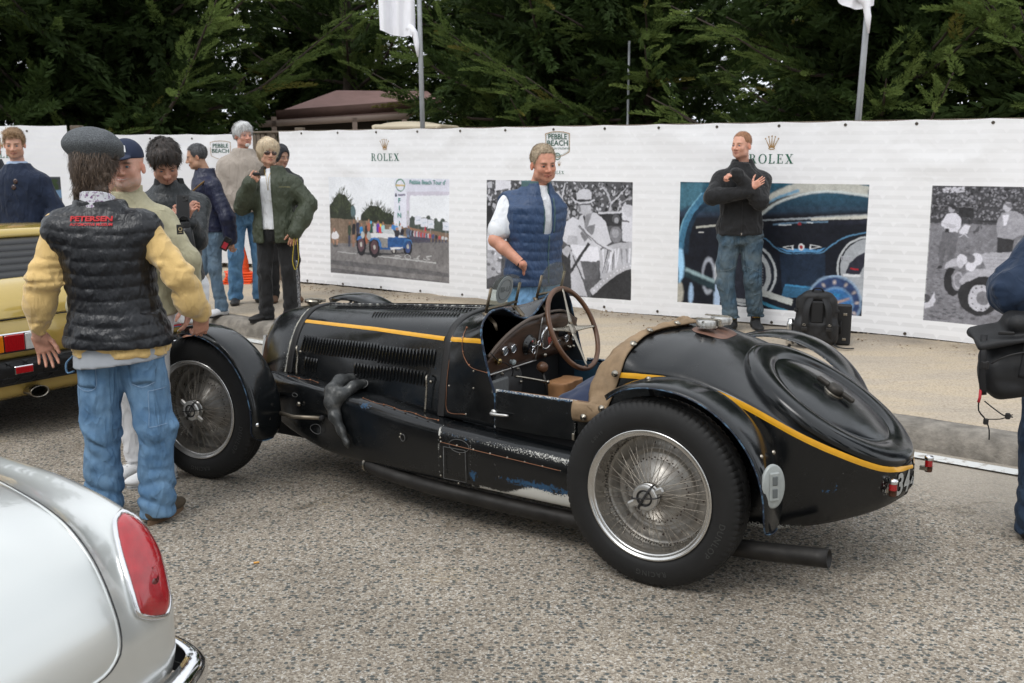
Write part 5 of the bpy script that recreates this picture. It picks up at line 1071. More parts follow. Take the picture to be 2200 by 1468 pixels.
# leather cockpit roll
lo=crom([(.095,-.02,.966),(.13,.06,.963),(.195,.14,.952),(.222,.22,.937),(.230,.28,.922),(.232,.34,.905),(.234,.385,.885),(.240,.415,.855),(.245,.432,.815),(.262,.446,.74),(.285,.458,.67),(.30,.466,.625),(.33,.469,.60)],70)
li=crom([(.17,-.02,.958),(.20,.06,.950),(.262,.13,.930),(.300,.21,.905),(.360,.25,.862),(.392,.285,.830),(.420,.315,.79),(.435,.340,.75),(.436,.360,.715),(.430,.380,.685),(.420,.400,.665),(.40,.43,.660),(.43,.445,.655)],70)
rows=[]
for i in range(70):
 a,b=lo[i],li[i];r=[]
 for k in range(14):
  v=k/13;p=a*(1-v)+b*v;out=np.array([0,.25*min(1,i/40),1.0-.6*min(1,i/50)]);bulge=.022*math.sin(v*PI)**.8;pk_=.013*(.3-abs(vnoise(np.array([i*.36,v*1.1,3.]))))*min(1,v*2.5)
  if v>.75:p=p+np.array([.0,-.01,-.03])*((v-.75)/.25)**2
  r.append(p+out/np.linalg.norm(out)*(bulge+pk_))
 rows.append(r)
mb=MB();mb.grid(rows);ro=mb.build('cockpit_roll',M_lea,CAR);solidify(ro,.006)
rows2=[[np.array([p[0],-p[1],p[2]])for p in r]for r in rows[3:]];mb=MB();mb.grid(rows2);q=mb.build('cockpit_roll',M_lea,CAR);solidify(q,.006)
fl_=[]
for i in range(16):
 u=i/15;x=.455-.165*u;zt_=.665-.005*u;zb_=.575-.02*math.sin(u*PI)+.05*u
 fl_.append([(x,.462+.012*math.sin(v*PI)+.003*math.sin(u*7+v*3),zt_+(zb_-zt_)*v)for v in np.linspace(0,1,8)])
mb=MB();mb.grid(fl_);q=mb.build('roll_flap',M_lea,CAR);solidify(q,.006)
def stud(p,n,r=.009,name='turnbutton',m=None,ring=True):
 mb=MB();mb.lathe([(r*1.25,-.001),(r*1.2,.003),(r*.6,.004),(r*.45,.007),(0,.009)]if ring else[(r,-.002),(r*.9,r*.35),(r*.5,r*.65),(0,r*.75)],p,n,14);return mb.build(name,m or M_nick,CAR)
for p,n in(((.395,.478,.600),(0,1,.1)),((.312,.474,.648),(0,1,.2)),((.262,.455,.80),(-.1,1,.3)),((.232,.345,.914),(-.3,.4,1)),((.222,.20,.951),(-.3,0,1)),((.150,.075,.972),(-.3,0,1)),((.30,-.30,.91),(-.2,0,1)),((.36,-.39,.80),(-.2,.4,1))):stud(p,n,.012)
# door and cockpit side
def side_panel(name,x0,x1,zt,zb,y0,y1,wear=None,th=.012,m=M_bk,sg=1,n=(14,12)):
 G=[[(x,sg*(y0+(y1-y0)*(z-zt)/(zb-zt)+.004*math.sin((x-x0)/(x1-x0)*PI)),z)for z in np.linspace(zt,zb,n[1])]for x in np.linspace(x0,x1,n[0])]
 o=carpart(name,G,m,wear);solidify(o,th);return o
for sg in(1,-1):
 side_panel('door',.862,.452,.657,.482,.438,.452,lambda V:RG(.62*gz(V[:,2],.655,.012)+.5*gz(V[:,0],.862,.008)+.55*gz(V[:,0],.452,.010)+.3*gz(V[:,2],.485,.01),.9*gz(V[:,2],.655,.012)+.5*gz(V[:,0],.49,.03)*gz(V[:,2],.6,.03)),sg=sg,n=(40,30))
 side_panel('body_side',.448,.30,.655,.24,.436,.448,lambda V:RG(.5*gz(V[:,0],.445,.012),.2*gz(V[:,0],.4,.04)),sg=sg)
mb=MB();mb.tube(crom([(.868,.447,.549),(.868,.470,.550),(.85,.476,.551),(.80,.474,.552),(.775,.472,.553)],12),[.008,.009,.009,.0085,.008,.0075,.007,.007,.007,.007,.006,.004],10);mb.lathe([(.016,0),(.016,.004),(.008,.007)],(.868,.447,.549),(0,1,0),16);mb.build('door_handle',M_alu,CAR)
mb=MB();mb.box((.455,.452,.635),(.014,.010,.03),bev=.002);mb.box((.455,.452,.50),(.014,.010,.03),bev=.002);mb.build('door_hinge',M_nick,CAR)
# long sill (body skirt)
def sill(stations,name,wear,dw=0,nrow=40):
 rows=[]
 for x,ys,zs,w,ze,zb in stations:
  w+=dw;rows.append([(x,ys-.01,zs-.004),(x,ys+.25*(w-ys),zs-.002),(x,ys+.6*(w-ys),zs+.25*(ze-zs)+.001),(x,w-.018,ze+.014),(x,w-.005,ze),(x,w,ze-.025),(x,w+.004,ze-.10*(ze-zb)/.26),(x,w+.004,zb+.10),(x,w,zb+.045),(x,w-.010,zb+.015),(x,w-.04,zb),(x,w-.12,zb-.012),(x,.05,zb-.02)])
 G=refine_cols(refine_rows(rows,nrow),44);return carpart(name,G,M_bk,wear),G
f_st=[(2.56,.28,.50,.31,.475,.36),(2.40,.298,.545,.345,.51,.31),(2.26,.310,.553,.385,.52,.275),(2.05,.33,.548,.44,.525,.235),(1.85,.35,.543,.482,.52,.21),(1.60,.375,.53,.508,.50,.20),(1.35,.40,.505,.52,.47,.20),(1.115,.418,.475,.525,.450,.20)]
r_st=[(1.115,.418,.475,.528,.452,.205),(.90,.430,.468,.536,.440,.205),(.65,.440,.458,.543,.425,.205),(.40,.448,.448,.548,.410,.205)]
wf=lambda V:RG(.50*gz(V[:,0],1.118,.010)+.28*gz(V[:,0],2.26,.012)+.22*gz(V[:,2],.535,.01),.85*gz(V[:,0],1.58,.07)*gz(V[:,2],.50,.02)+.35*gz(V[:,0],2.05,.02)*gz(V[:,2],.33,.05))
def wr(V):
 x,y,z=V.T;top=np.clip(gz(z,.445-(1.1-x)*.045,.018),0,1)*(y>.5);low=1.15*np.clip((.99-x)/.12,0,1)*np.clip((.222+.075*np.clip((.95-x)/.45,0,1)+.012*np.sin(x*23)-z)/.035,0,1)
 ring=gz(np.hypot(x-.83,z-.30),.055,.010)*(z>.27)*(x<.83)*.5
 return RG(.60*top*(.7+.5*np.clip((1.15-x)/.6,0,1))+1.0*low+.5*gz(x,1.112,.010)+ring+.45*gz(x,.93,.008)*(z<.42)+.35*gz(z,.385,.006)*(x>.93),.55*top+.9*gz(x,.56,.30)*gz(z,.285,.03)+.5*gz(x,1.05,.05)*gz(z,.385,.03)+.7*gz(x,.92,.03)*gz(z,.27,.04))
s1,FS=sill(f_st,'front_sill',wf,nrow=70);s2,RS=sill(r_st,'rear_sill',wr,.007,nrow=110)
for st,nm in((f_st,'front_sill'),(r_st,'rear_sill')):
 rows=[[(x,-(ys-.01),zs-.004),(x,-(w-.018),ze+.014),(x,-w,ze-.025),(x,-w,zb+.045),(x,-(w-.04),zb),(x,-.05,zb-.02)]for x,ys,zs,w,ze,zb in st];carpart(nm,refine_rows(rows,20),M_bk)
mb=MB();mb.box((1.4,0,.26),(2.2,.6,.12));mb.build('undertray',M_cav,CAR)
for pts in([(1.075,.385),(.955,.385),(.95,.235),(1.075,.235)],):
 c=[np.array([x,.548+.0035,z])for x,z in pts];mb=MB();mb.tube([c[0],c[1],c[2],c[3],c[0]],.0016,5);mb.build('panel_seam',mat('seam_alu',(.10,.10,.098),rough=.5,var=.5,vscale=60),CAR)
def wire(pts,r=.0014):mb=MB();mb.tube(pts,r,5);mb.build('lock_wire',M_cu,CAR)
def side_y(x,z,G):
 G=np.asarray(G).reshape(-1,3);d=(G[:,0]-x)**2+(G[:,2]-z)**2;return float(G[d.argmin(),1])
wp=[(1.085,.905),(1.082,.865),(1.075,.80),(1.028,.745),(.915,.725)]
P=[np.array([x,side_y(x,z,SR)+.004,z])for x,z in wp];wire(crom(P,20))
for p in P:stud(p-[0,.003,0],(0,1,0),.0045,'stud',M_cu,False)
wp=[(1.165,.86),(1.160,.60),(1.150,.515),(1.04,.513)];P=[np.array([x,side_y(x,z,SR)+.004,z])for x,z in wp];wire(crom(P,24))
for x,z in((1.0,.72),(1.0,.64),(1.15,.63),(1.04,.513),(1.09,.86),(1.17,.83)):stud((x,side_y(x,z,SR),z),(0,1,0),.0055,'stud',M_nick,False)
P=[np.array([x,.470+(1.6-x)*.075,.522-(1.6-x)*.075+.003*math.sin(x*40)])for x in np.linspace(1.62,1.14,22)];wire(P)
for p in P[::3]:stud(p-[0,.004,.002],(0,.7,1),.005,'stud',M_cu,False)
P=[np.array([x,.362+(2.2-x)*.12,.548+.003*math.sin(x*50)])for x in np.linspace(2.22,1.98,12)];wire(P)
for p in P[::4]:stud(p,(0,.5,1),.005,'stud',M_cu,False)
P=[np.array([x,.556+.0*x,.405-(1.08-x)*.05])for x in np.linspace(1.09,.46,22)];wire(P)
for p in P[::3]:stud(p-[0,.004,0],(0,1,0),.005,'stud',M_nick,False)
for x,z in((1.10,.42),(1.10,.33),(1.10,.24),(1.0,.22),(1.34,.40),(1.345,.385),(.99,.36),(.93,.38)):stud((x,.541 if x<1.12 else .529,z),(0,1,0),.005,'stud',M_nick,False)
mb=MB();t=np.linspace(0,2*PI,20);mb.tube([(1.325+.013*math.cos(a),.533,.385+.017*math.sin(a))for a in t],.0015,5);mb.build('inspection_hole',MATS['seam_alu'],CAR)
mb=MB();t=np.linspace(0,2*PI,36);mb.tube([(.99+.055*math.cos(a),.550,.400+.030*math.sin(a))for a in t],.0013,5);mb.build('access_plate',MATS['seam_alu'],CAR)
mb=MB();mb.tube([(1.90+.035*math.cos(a)*(1+.3*math.cos(a)),.497,.335+.025*math.sin(a))for a in t],.0014,5);mb.build('access_plate',MATS['seam_alu'],CAR)
mb=MB();mb.tube([(2.10+.018*math.cos(a),.440,.475+.010*math.sin(a))for a in t],.0016,5);mb.build('slot_rim',MATS['seam_alu'],CAR)
# hood straps
for x0,G,nm in((2.262,P26,0),(1.185,Q19,1)):
 pr=crom(rowx(G,x0),44);c=np.array([x0,0,.55]);rows=[]
 full=np.concatenate([pr[:0:-1]*[1,-1,1],pr]);T=np.gradient(full,axis=0);T/=np.linalg.norm(T,axis=1)[:,None];Nn=np.stack([0*T[:,0],T[:,2],-T[:,1]],1);Nn*=np.sign((Nn*(full-c)).sum(1))[:,None]
 for s in(-1,1):pass
 rows=[[p+n*h+np.array([dx,0,0])for dx,h in((-.019,.001),(-.019,.006),(-.010,.0085),(.010,.0085),(.019,.006),(.019,.001))]for p,n in zip(full,Nn)]
 mb=MB();mb.grid(rows);mb.build('hood_strap',M_strap,CAR)
def edge_flake(prof,x0,wob,w,m,nm):
 pr=crom(rowx(prof,x0),90);pr=np.concatenate([pr[40:0:-1]*[1,-1,1],pr]);rows=[]
 for i,p in enumerate(pr):
  a=max(0,vnoise(np.array([i*.21,1.,wob]))*.9+.55)*w;n=np.array([0,p[1],p[2]-.55]);n/=np.linalg.norm(n);rows.append([p+n*.0022+[.020,0,0],p+n*.0026+[.020+a*.5,0,0],p+n*.0022+[.020+a,0,0]])
 mb=MB();mb.grid(rows);mb.build(nm,m,CAR)
edge_flake(P26,2.262,2.0,.011,mat('cream_primer',(.42,.40,.34),rough=.7,var=.3,vscale=50,bump=.5),'flaked_seam')
mb=MB();mb.tube([(x,0,.884+(2.26-x)*.0617+.003)for x in np.linspace(2.24,1.21,40)],.0045,8);mb.build('hood_hinge',mat('hinge_flaked',(.02,.02,.022),rough=.4,col2=(.45,.44,.40),vscale=45,thr=(.52,.58)),CAR)
for P_ in([(2.20,.302,.70),(2.195,.316,.698),(2.19,.318,.65),(2.185,.335,.58),(2.18,.34,.555)],[(1.275,.395,.665),(1.27,.412,.664),(1.268,.416,.62),(1.268,.425,.54),(1.268,.432,.495)]):
 mb=MB();mb.tube(crom(P_,14),.0055,8);mb.build('hood_latch',M_nick,CAR)
 stud((P_[0][0]-.012,P_[0][1]-.004,P_[0][2]-.03),(0,1,.3),.008,'latch_boss',M_nick,False)
# louvres
def louver_mesh(L_,w,h):
 """pressed louvre: length L_ along local x, opening towards +y side"""
 mb=MB();n=7;top=[];bot=[];rd=[]
 for i in range(n):
  u=i/(n-1);e=math.sin(u*PI)**.45 if 0<u<1 else 0;x=(u-.5)*L_
  bot.append((x,-w*.5,0));rd.append((x,-w*.05,h*.72*e));top.append((x,w*.30,h*e))
 mb.grid([bot,rd,top,[(p[0],w*.33,-.001)for p in top]]);me=mb.mesh();me.set_sharp_from_angle(angle=math.radians(40));return me
def put_louvers(me,GG,pts,sg=1,name='louver',tilt=0):
 for(x,yz0,yz1)in pts:
  a=np.array([x,*yz0]);b=np.array([x+tilt,*yz1]);ax=b-a;ax/=np.linalg.norm(ax);fw=np.array([-1.,0,0]);n=np.cross(ax,fw);n/=np.linalg.norm(n)
  if n[2]<0 and abs(n[2])>.3 or(abs(n[2])<=.3 and n[1]*sg<0):n=-n
  fw=np.cross(n,ax);
  if fw[0]>0:ax=-ax;fw=-fw
  o=link(name,me,None,CAR);place(o,(a+b)/2+n*.0008,ax,fw,n)
def prof_at(x):
 r=(2.26-x)/(2.26-1.19)*59;i=int(np.clip(r,0,58));u=r-i;return HG[i]*(1-u)+HG[i+1]*u
def yz_at(x,z):p=prof_at(x);j=np.argmin(abs(p[:,2]-z)+(p[:,1]<.05)*1);return(p[j,1],p[j,2])
def y_top(x,y):p=prof_at(x);return(y,float(np.interp(abs(y),p[:,1],p[:,2])))
def sidepts(x0,x1,n,z0a,z1a,z0b,z1b):
 """x range with top/bottom z at both ends"""
 o=[]
 for i in range(n):
  u=i/(n-1);x=x0+(x1-x0)*u;o.append((x,yz_at(x,z0a+(z0b-z0a)*u),yz_at(x,z1a+(z1b-z1a)*u)))
 return o
lm1=louver_mesh(.090,.0165,.0095);lm1.materials.append(M_bk);lm2=louver_mesh(.072,.0165,.0085);lm2.materials.append(M_bk);lm3=louver_mesh(.085,.015,.0085);lm3.materials.append(M_bk)
for lm in(lm1,lm2,lm3):lm.color_attributes.new('Col','FLOAT_COLOR','POINT')
for lm in(lm1,lm2,lm3):
 lm.color_attributes['Col'].data.foreach_set('color',np.tile([.0,.22,0,1],len(lm.vertices)).astype(np.float32))
put_louvers(lm1,None,sidepts(2.195,1.262,43,.752,.662,.785,.695))
put_louvers(lm2,None,sidepts(1.775,1.305,22,.665,.595,.680,.607))
put_louvers(lm2,None,sidepts(2.145,2.06,5,.648,.578,.650,.58))
put_louvers(lm3,None,[(x,y_top(x,.045),y_top(x,.125))for x in np.linspace(2.13,1.24,46)],tilt=-.03)
put_louvers(lm3,None,[(x,y_top(x,.150),y_top(x,.225))for x in np.linspace(1.79,1.26,28)],tilt=-.03)
put_louvers(lm3,None,[(x,y_top(x,-.045),y_top(x,-.125))for x in np.linspace(2.13,1.24,46)],tilt=-.03)
# radiator cap
mb=MB();mb.lathe([(.03,-.01),(.032,.012),(.046,.016),(.048,.028),(.044,.034),(0,.036)],(2.365,0,.868),(-.05,0,1),26);mb.build('radiator_cap',M_nick,CAR,sharp=35)
mb=MB();mb.box((2.335,.0,.906),(.10,.020,.006),bev=.002);mb.box((2.300,-.015,.898),(.012,.03,.018),bev=.002);mb.build('cap_lever',M_nick,CAR)
# exhaust shroud: elbow out of the hood, flowing down the skirt
M_exh=mat('exhaust_cover',(.045,.047,.047),rough=.42,metal=.4,col2=(.13,.13,.125),vscale=26,thr=(.48,.72),bump=.5,bscale=40,rvar=.12)
sh_=crom([(1.775,.345,.565),(1.797,.39,.582),(1.800,.44,.577),(1.797,.49,.540),(1.780,.525,.484),(1.742,.543,.423),(1.707,.545,.369),(1.674,.540,.309),(1.662,.532,.285)],34)
S=SDF((1.58,.30,.22),(1.90,.62,.66),.006);S.chain([(1.79,.34,.575),(1.802,.42,.583),(1.798,.485,.545),(1.785,.512,.49),(1.748,.528,.425),(1.709,.535,.369),(1.676,.535,.309),(1.662,.532,.280)],[.030,.033,.036,.033,.027,.021,.013,.006],k=.02)
S.chain([(1.705,.35,.565),(1.712,.43,.565),(1.735,.485,.530),(1.765,.510,.490)],[.022,.025,.027,.022],k=.03);S.cut((0,1,-.06),(0,.556,.42));S.near(lambda P:.004*vnoise(P,26));sdf_obj('exhaust_elbow',S,M_exh,CAR)
mb=MB();t=np.linspace(0,2*PI,40)
mb.tube([(1.79+.115*math.cos(a)*(1 if math.cos(a)<0 else .6),.355+.02*(-math.sin(a))+.008,.568+.035*math.sin(a))for a in t],.003,6);mb.build('hood_cutout',MATS['seam_alu'],CAR)
cut=[(1.79+.11*math.cos(a)*(1 if math.cos(a)<0 else .6),.353+.02*(-math.sin(a))+.008,.568+.033*math.sin(a))for a in t[:-1]]
mb=MB();mb.poly(cut);mb.build('hood_opening',M_cav,CAR)
ex=crom([(1.80,.30,.22),(1.70,.42,.215),(1.58,.475,.195),(1.3,.495,.165),(.9,.497,.150),(.4,.495,.145),(0.0,.49,.15),(-.35,.495,.175),(-.665,.497,.205)],60)
mb=MB();mb.tube(ex,list(np.interp(np.linspace(0,1,60),[0,.06,.09,.30,.8,1],[.020,.026,.032,.037,.036,.037])),18,cap=False);ep=mb.build('exhaust_pipe',mat('exhaust_steel',(.030,.028,.026),rough=.5,metal=.6,var=.4,vscale=14,rvar=.15),CAR);solidify(ep,.003)
mb=MB();mb.lathe([(.040,0),(.040,.012)],(1.60,.470,.198),(-1,.05,-.05),18);mb.build('pipe_clamp',M_nick,ep)
mb=MB();mb.tube([(2.16,.50,.385),(2.02,.54,.392),(1.86,.512,.402)],.010,10);mb.build('stay_rod',mat('rod_brass',(.20,.17,.13),rough=.42,metal=.8,var=.3,vscale=20),CAR)
stud((2.06,.455,.435),(0,1,0),.012,'bolt',M_nick,False)
mb=MB();mb.sphere((1.85,.512,.402),.015,12,8);mb.build('rod_end',M_cav,CAR)
# wheels
def tyre_mesh():
 N_=360;prof=[(.262,.062),(.272,.071),(.290,.0775),(.312,.0790),(.333,.0765),(.350,.0700),(.3605,.0640),(.3650,.0610),(.3690,.0585),(.3720,.0545),(.3740,.0500),(.3765,.0430),(.3785,.0350),(.3795,.0270),(.3805,.0180),(.3810,.0080),(.3810,0)]
 prof=prof+[(r,-a)for r,a in prof[-2::-1]];M_=len(prof);th=np.linspace(0,2*PI,N_,endpoint=False);V=np.zeros((M_,N_,3))
 for i,(r,a)in enumerate(prof):
  rr=np.full(N_,r);aa=abs(a);ph=np.arange(N_)
  if r>.352 and aa>.030:k=(ph%4==0);rr=rr-k*.0042
  elif aa>.010 and aa<=.030:k=((ph+(4 if a>0 else 2))%8==0);rr=rr-k*.0045
  if abs(aa-.027)<.001 or abs(aa-.008)<.001:rr=rr-.0045
  if r==.3605:rr=rr+.001*(ph%4==0)
  V[i]=np.stack([rr*np.cos(th),np.full(N_,a),rr*np.sin(th)],1)
 ii=np.arange(M_*N_).reshape(M_,N_);j=np.roll(ii,-1,1);F_=np.stack([ii[:-1],j[:-1],j[1:],ii[1:]],-1).reshape(-1,4)
 V=V.reshape(-1,3);V[:,2]=np.maximum(V[:,2],-.3795)
 me=mesh_np(V,F_[:,::-1]);me.set_sharp_from_angle(angle=math.radians(38));return me
TY=tyre_mesh();TY.materials.append(M_tyre)
M_drum=mat('drum_alloy',(.34,.325,.30),rough=.40,metal=.85,col2=(.20,.18,.16),vscale=16,thr=(.40,.72),rvar=.12)
M_spk=mat('spoke_steel',(.30,.27,.23),rough=.38,metal=.9,var=.4,vscale=30)
rimm=MB();rimm.lathe([(.2655,.050),(.2655,.071),(.2640,.0745),(.2600,.0755),(.2560,.0735),(.2530,.068),(.2500,.0665),(.2440,.0665),(.2400,.0635),(.2370,.056),(.2355,.040),(.2340,.020),(.2300,.012),(.2270,.0),(.2270,-.030),(.2320,-.05),(.2655,-.055),(.2655,.05)],n=110,ax=(0,1,0));rim_me=rimm.mesh();rim_me.materials.append(M_pol)
dr=MB();dr.lathe([(.2275,-.030),(.2230,-.036),(.2120,-.038),(.1760,-.036),(.1720,-.030),(.1640,-.028),(.1600,-.034),(.1450,-.030),(.1300,-.018),(.1270,-.0165),(.1240,-.016),(.10,-.002),(.07,.018),(.045,.036),(.035,.040)],n=96,ax=(0,1,0));dr_me=dr.mesh();dr_me.materials.append(M_drum)
th_=MB()
for k in range(120):
 a=2*PI*k/120;R_=np.array([[math.cos(a),0,-math.sin(a)],[0,1,0],[math.sin(a),0,math.cos(a)]]);th_.box(R_@np.array([.2245,-.020,0]),(.005,.016,.006),R=R_)
teeth_me=th_.mesh();teeth_me.materials.append(M_drum)
M_rust=mat('rust_brown',(.050,.032,.024),rough=.6)
rv=MB();rv.lathe([(.0048,0),(.004,.002),(0,.0028)],(0,0,0),(0,1,0),8);rv_me=rv.mesh();rv_me.materials.append(M_rust)
rv=MB();rv.lathe([(.0036,0),(.003,.0015),(0,.002)],(0,0,0),(0,1,0),6);rv2_me=rv.mesh();rv2_me.materials.append(M_rust)
hb=MB();hb.lathe([(.046,.030),(.048,.048),(.050,.052),(.050,.066),(.0465,.070),(.040,.072),(.040,.080),(.052,.083),(.053,.096),(.049,.102),(.040,.105),(.034,.104),(.033,.100),(.030,.099),(.022,.1015),(0,.102)],n=48,ax=(0,1,0));hub_me=hb.mesh();hub_me.materials.append(M_alu);hub_me.set_sharp_from_angle(angle=math.radians(35))
se=MB()
for k in range(40):a=2*PI*k/40;R_=np.array([[math.cos(a),0,-math.sin(a)],[0,1,0],[math.sin(a),0,math.cos(a)]]);se.box(R_@np.array([.0505,.059,0]),(.004,.013,.004),R=R_)
ser_me=se.mesh();ser_me.materials.append(M_nick)
ear=MB();ear.box((.060,.092,0),(.052,.014,.026),bev=.006);ear_me=ear.mesh();ear_me.materials.append(M_alu)
rg=MB();rg.lathe([(.034,.1045),(.030,.108),(.027,.1045)],n=32,ax=(0,1,0),closed=False);ring_me=rg.mesh();ring_me.materials.append(M_strap)
spk=MB();spk.tube([(0,0,0),(1,0,0)],.0013,5,cap=False);spk.tube([(.93,0,0),(1.0,0,0)],.0024,5,cap=True)
spoke_me=spk.mesh();spoke_me.materials.append(M_spk)
M_let=mat('tyre_letter',(.035,.035,.033),rough=.55)
def add_wheel(x,y,sg,steer=0,spin=0,full=True,lab=None,ea=.55):
 w=link('wheel',rim_me,None,CAR,loc=(x,y,.381),rot=(0,spin,steer+(0 if sg>0 else PI)),label=lab)
 w.rotation_mode='XYZ';link('tyre',TY,None,w);link('brake_drum',dr_me,None,w);hb_=link('hub',hub_me,None,w)
 if not full:return w
 link('drum_teeth',teeth_me,None,w);[link('rivet',rv_me,None,w,loc=(.190*math.cos(2*PI*k/14+.1),-.0365,.190*math.sin(2*PI*k/14+.1)))for k in range(14)];[link('small_rivet',rv2_me,None,w,loc=((.134 if k%2 else .127)*math.cos(2*PI*k/64),-.0185 if k%2 else-.0165,(.134 if k%2 else .127)*math.sin(2*PI*k/64)))for k in range(64)];link('hub_splines',ser_me,None,w)
 for a in(0,PI):link('knock_off_ear',ear_me,None,w,rot=(0,a+ea,0))
 for k in range(64):
  a=2*PI*k/64;kind=k%4
  if kind in(0,2):p0=np.array([.046*math.cos(a+.5*(1 if kind else-1)),.066,.046*math.sin(a+.5*(1 if kind else-1))]);p1=np.array([.2295*math.cos(a),.006,.2295*math.sin(a)])
  else:p0=np.array([.044*math.cos(a),.050,.044*math.sin(a)]);p1=np.array([.2270*math.cos(a),-.012,.2270*math.sin(a)])
  d=p1-p0;l=np.linalg.norm(d);d/=l;u=np.cross(d,[0,1,0]);u/=np.linalg.norm(u);v=np.cross(d,u);o=link('spoke',spoke_me,None,w);place(o,p0,d*l,u,v)
 for a in(.16,1.05):
  mb=MB();R_=rotm('y',a);pts=[R_@np.array(p)for p in((-.062,.078,0),(-.050,.105,0),(-.02,.1125,0),(.02,.1125,0),(.050,.105,0),(.062,.078,0))];mb.tube(crom(pts,16),.0055,8,ell=.35);mb.build('hub_strap',M_strap,w)
 link('strap_ring',ring_me,None,w)
 for txt,r_,ac,sz in(('DUNLOP',.316,PI-.42,.034),('RACING',.316,PI/2+.08,.030),('6.00-19',.305,-.75,.018)):
  tm_=text_mesh(txt,sz,depth=.0012,spacing=1.25);xs=[v.co.x for v in tm_.vertices]
  for v in tm_.vertices:
   x_,y_,z_=v.co;a_=ac-x_/r_;rr=r_+y_;v.co=(rr*math.cos(a_),.0785+z_,-rr*math.sin(a_))
  link('lettering',tm_,M_let,w)
 return w
add_wheel(0,.605,1,0,0);add_wheel(2.6,.605,1,.11,0,ea=-.6);add_wheel(0,-.605,-1,0,0,False);add_wheel(2.6,-.605,-1,.11,0,False)
mb=MB();mb.tube([(2.6,-.55,.36),(2.6,.55,.36)],.022,10);mb.tube([(0,-.55,.36),(0,.55,.36)],.035,10);mb.build('axle',M_cav,CAR)
# cycle fenders
def fender(cx,cz,R,t0,t1,y0,y1,taper,name='fender',sg=1,tail_round=.10,dropn=.020,wearf=None,nT=60,steer=0,label=None):
 rows=[];n=15
 for i in range(nT):
  u=i/(nT-1);t=math.radians(t0+(t1-t0)*u);wd=1.0
  if u<taper:wd=math.sin(max(u/taper,.02)*PI/2)**.75
  if u>1-tail_round:q=(u-(1-tail_round))/tail_round;wd=math.sqrt(max(1-q*q*.75,0))
  yc=(y0+y1)/2+(.0 if u>taper else-.03*(1-u/taper));hw=(y1-y0)/2*wd;row=[]
  for k in range(n):
   v=-1+2*k/(n-1);vv=abs(v);y=yc+hw*math.sin(v*PI/2*.93)/math.sin(PI/2*.93);r=R+.014*(1-vv**2)-dropn*vv**4;row.append((cx+r*math.cos(t),sg*y,cz+r*math.sin(t)))
  rows.append(row)
 G=refine_cols(np.array(rows),29)
 if steer:
  c_,s_=math.cos(steer),math.sin(steer);X=G[...,0]-2.6;Y=G[...,1]-sg*.605;G=np.stack([2.6+X*c_-Y*s_,sg*.605+X*s_+Y*c_,G[...,2]],-1)
 edge=np.zeros(G.shape[:2]);edge[:,0]=edge[:,-1]=1;edge[:,1]=edge[:,-2]=.5;edge[0]=edge[-1]=.9;ev=edge.reshape(-1)
 o=carpart(name,G,M_bk2,lambda V:RG(.55*ev,.62*ev),label=label);solidify(o,.004)
 rp=np.concatenate([G[:,-1],G[-1,::-1][1:]]);mb=MB();mb.tube(rp,.0030,6,cap=False);mb.build('fender_bead',MATS['rim_blue'],o)
 return o,G
fr,FRG=fender(-.040,.385,.438,50,190,.495,.700,.30,dropn=.006)
for y in(.60,.62):pass
stud((.045,.595,.832),(0,0,1),.010,'fender_bolt',M_nick,False)
stud((-.435,.64,.600),(-1,.2,.3),.009,'fender_bolt',M_nick,False);stud((-.455,.56,.60),(-1,0,.3),.009,'fender_bolt',M_nick,False)
fender(-.083,.385,.461,55,185,.500,.72,.30,sg=-1,dropn=.0)
ff,FFG=fender(2.575,.385,.425,60,196,.50,.715,.22,tail_round=.07,steer=.06)
fender(2.575,.385,.455,66,185,.50,.72,.25,sg=-1,steer=.06)
stud((2.145,.585,.375),(-1,.4,0),.012,'fender_bolt',M_chr,False);stud((2.145,.665,.36),(-1,.4,0),.012,'fender_bolt',M_chr,False)
for x,y,z0 in((2.60,-.60,.79),(-.15,-.60,.78)):
 mb=MB();mb.tube([(x-.0,y,z0+.02),(x+.09,y+.05,z0-.12),(x+.11,y+.15,.5)],.008,8);mb.build('fender_stay',M_alu,CAR)
for sg in(1,-1):
 mb=MB();mb.tube([(-.30,sg*.44,.60),(-.40,sg*.55,.56),(-.45,sg*.60,.55)],.012,8);mb.tube([(.05,sg*.44,.62),(.05,sg*.60,.83)],.010,8);mb.tube([(2.3,sg*.30,.45),(2.22,sg*.55,.44),(2.17,sg*.62,.42)],.012,8);mb.tube([(2.57,sg*.25,.55),(2.57,sg*.60,.80)],.010,8);mb.build('fender_bracket',M_cav,CAR)
pe=empty('lamp_plate',(0,0,0));bpy.data.objects.remove(pe)
mb=MB();mb.lathe([(0,.006),(.046,.006),(.050,.003),(.050,-.008)],(0,0,0),(0,0,1),40);pm=mb.build('lamp_plate',mat('plate_grey',(.33,.35,.34),rough=.45,metal=.3,var=.15,vscale=20),CAR)
nz_=unit([-.80,.58,.06]);za_=unit(np.cross(nz_,np.cross([0,0,1],nz_)));xa_=np.cross(za_,nz_);place(pm,(-.488,.655,.500),xa_,za_*1.65,nz_)
fr2=MB();fr2.box((.0,0,.0085),(.040,.066,.008),bev=.003);fr2.build('plate_frame',MATS['plate_grey'],pm)
for y in(-.014,.014):mb=MB();mb.box((0,y,.0135),(.022,.021,.004),bev=.002);mb.build('frame_slot',mat('slot_dark',(.10,.11,.11),rough=.4),pm)
M_red=mat('red_glass',(.40,.006,.010),rough=.08,trans=.3,coat=1)
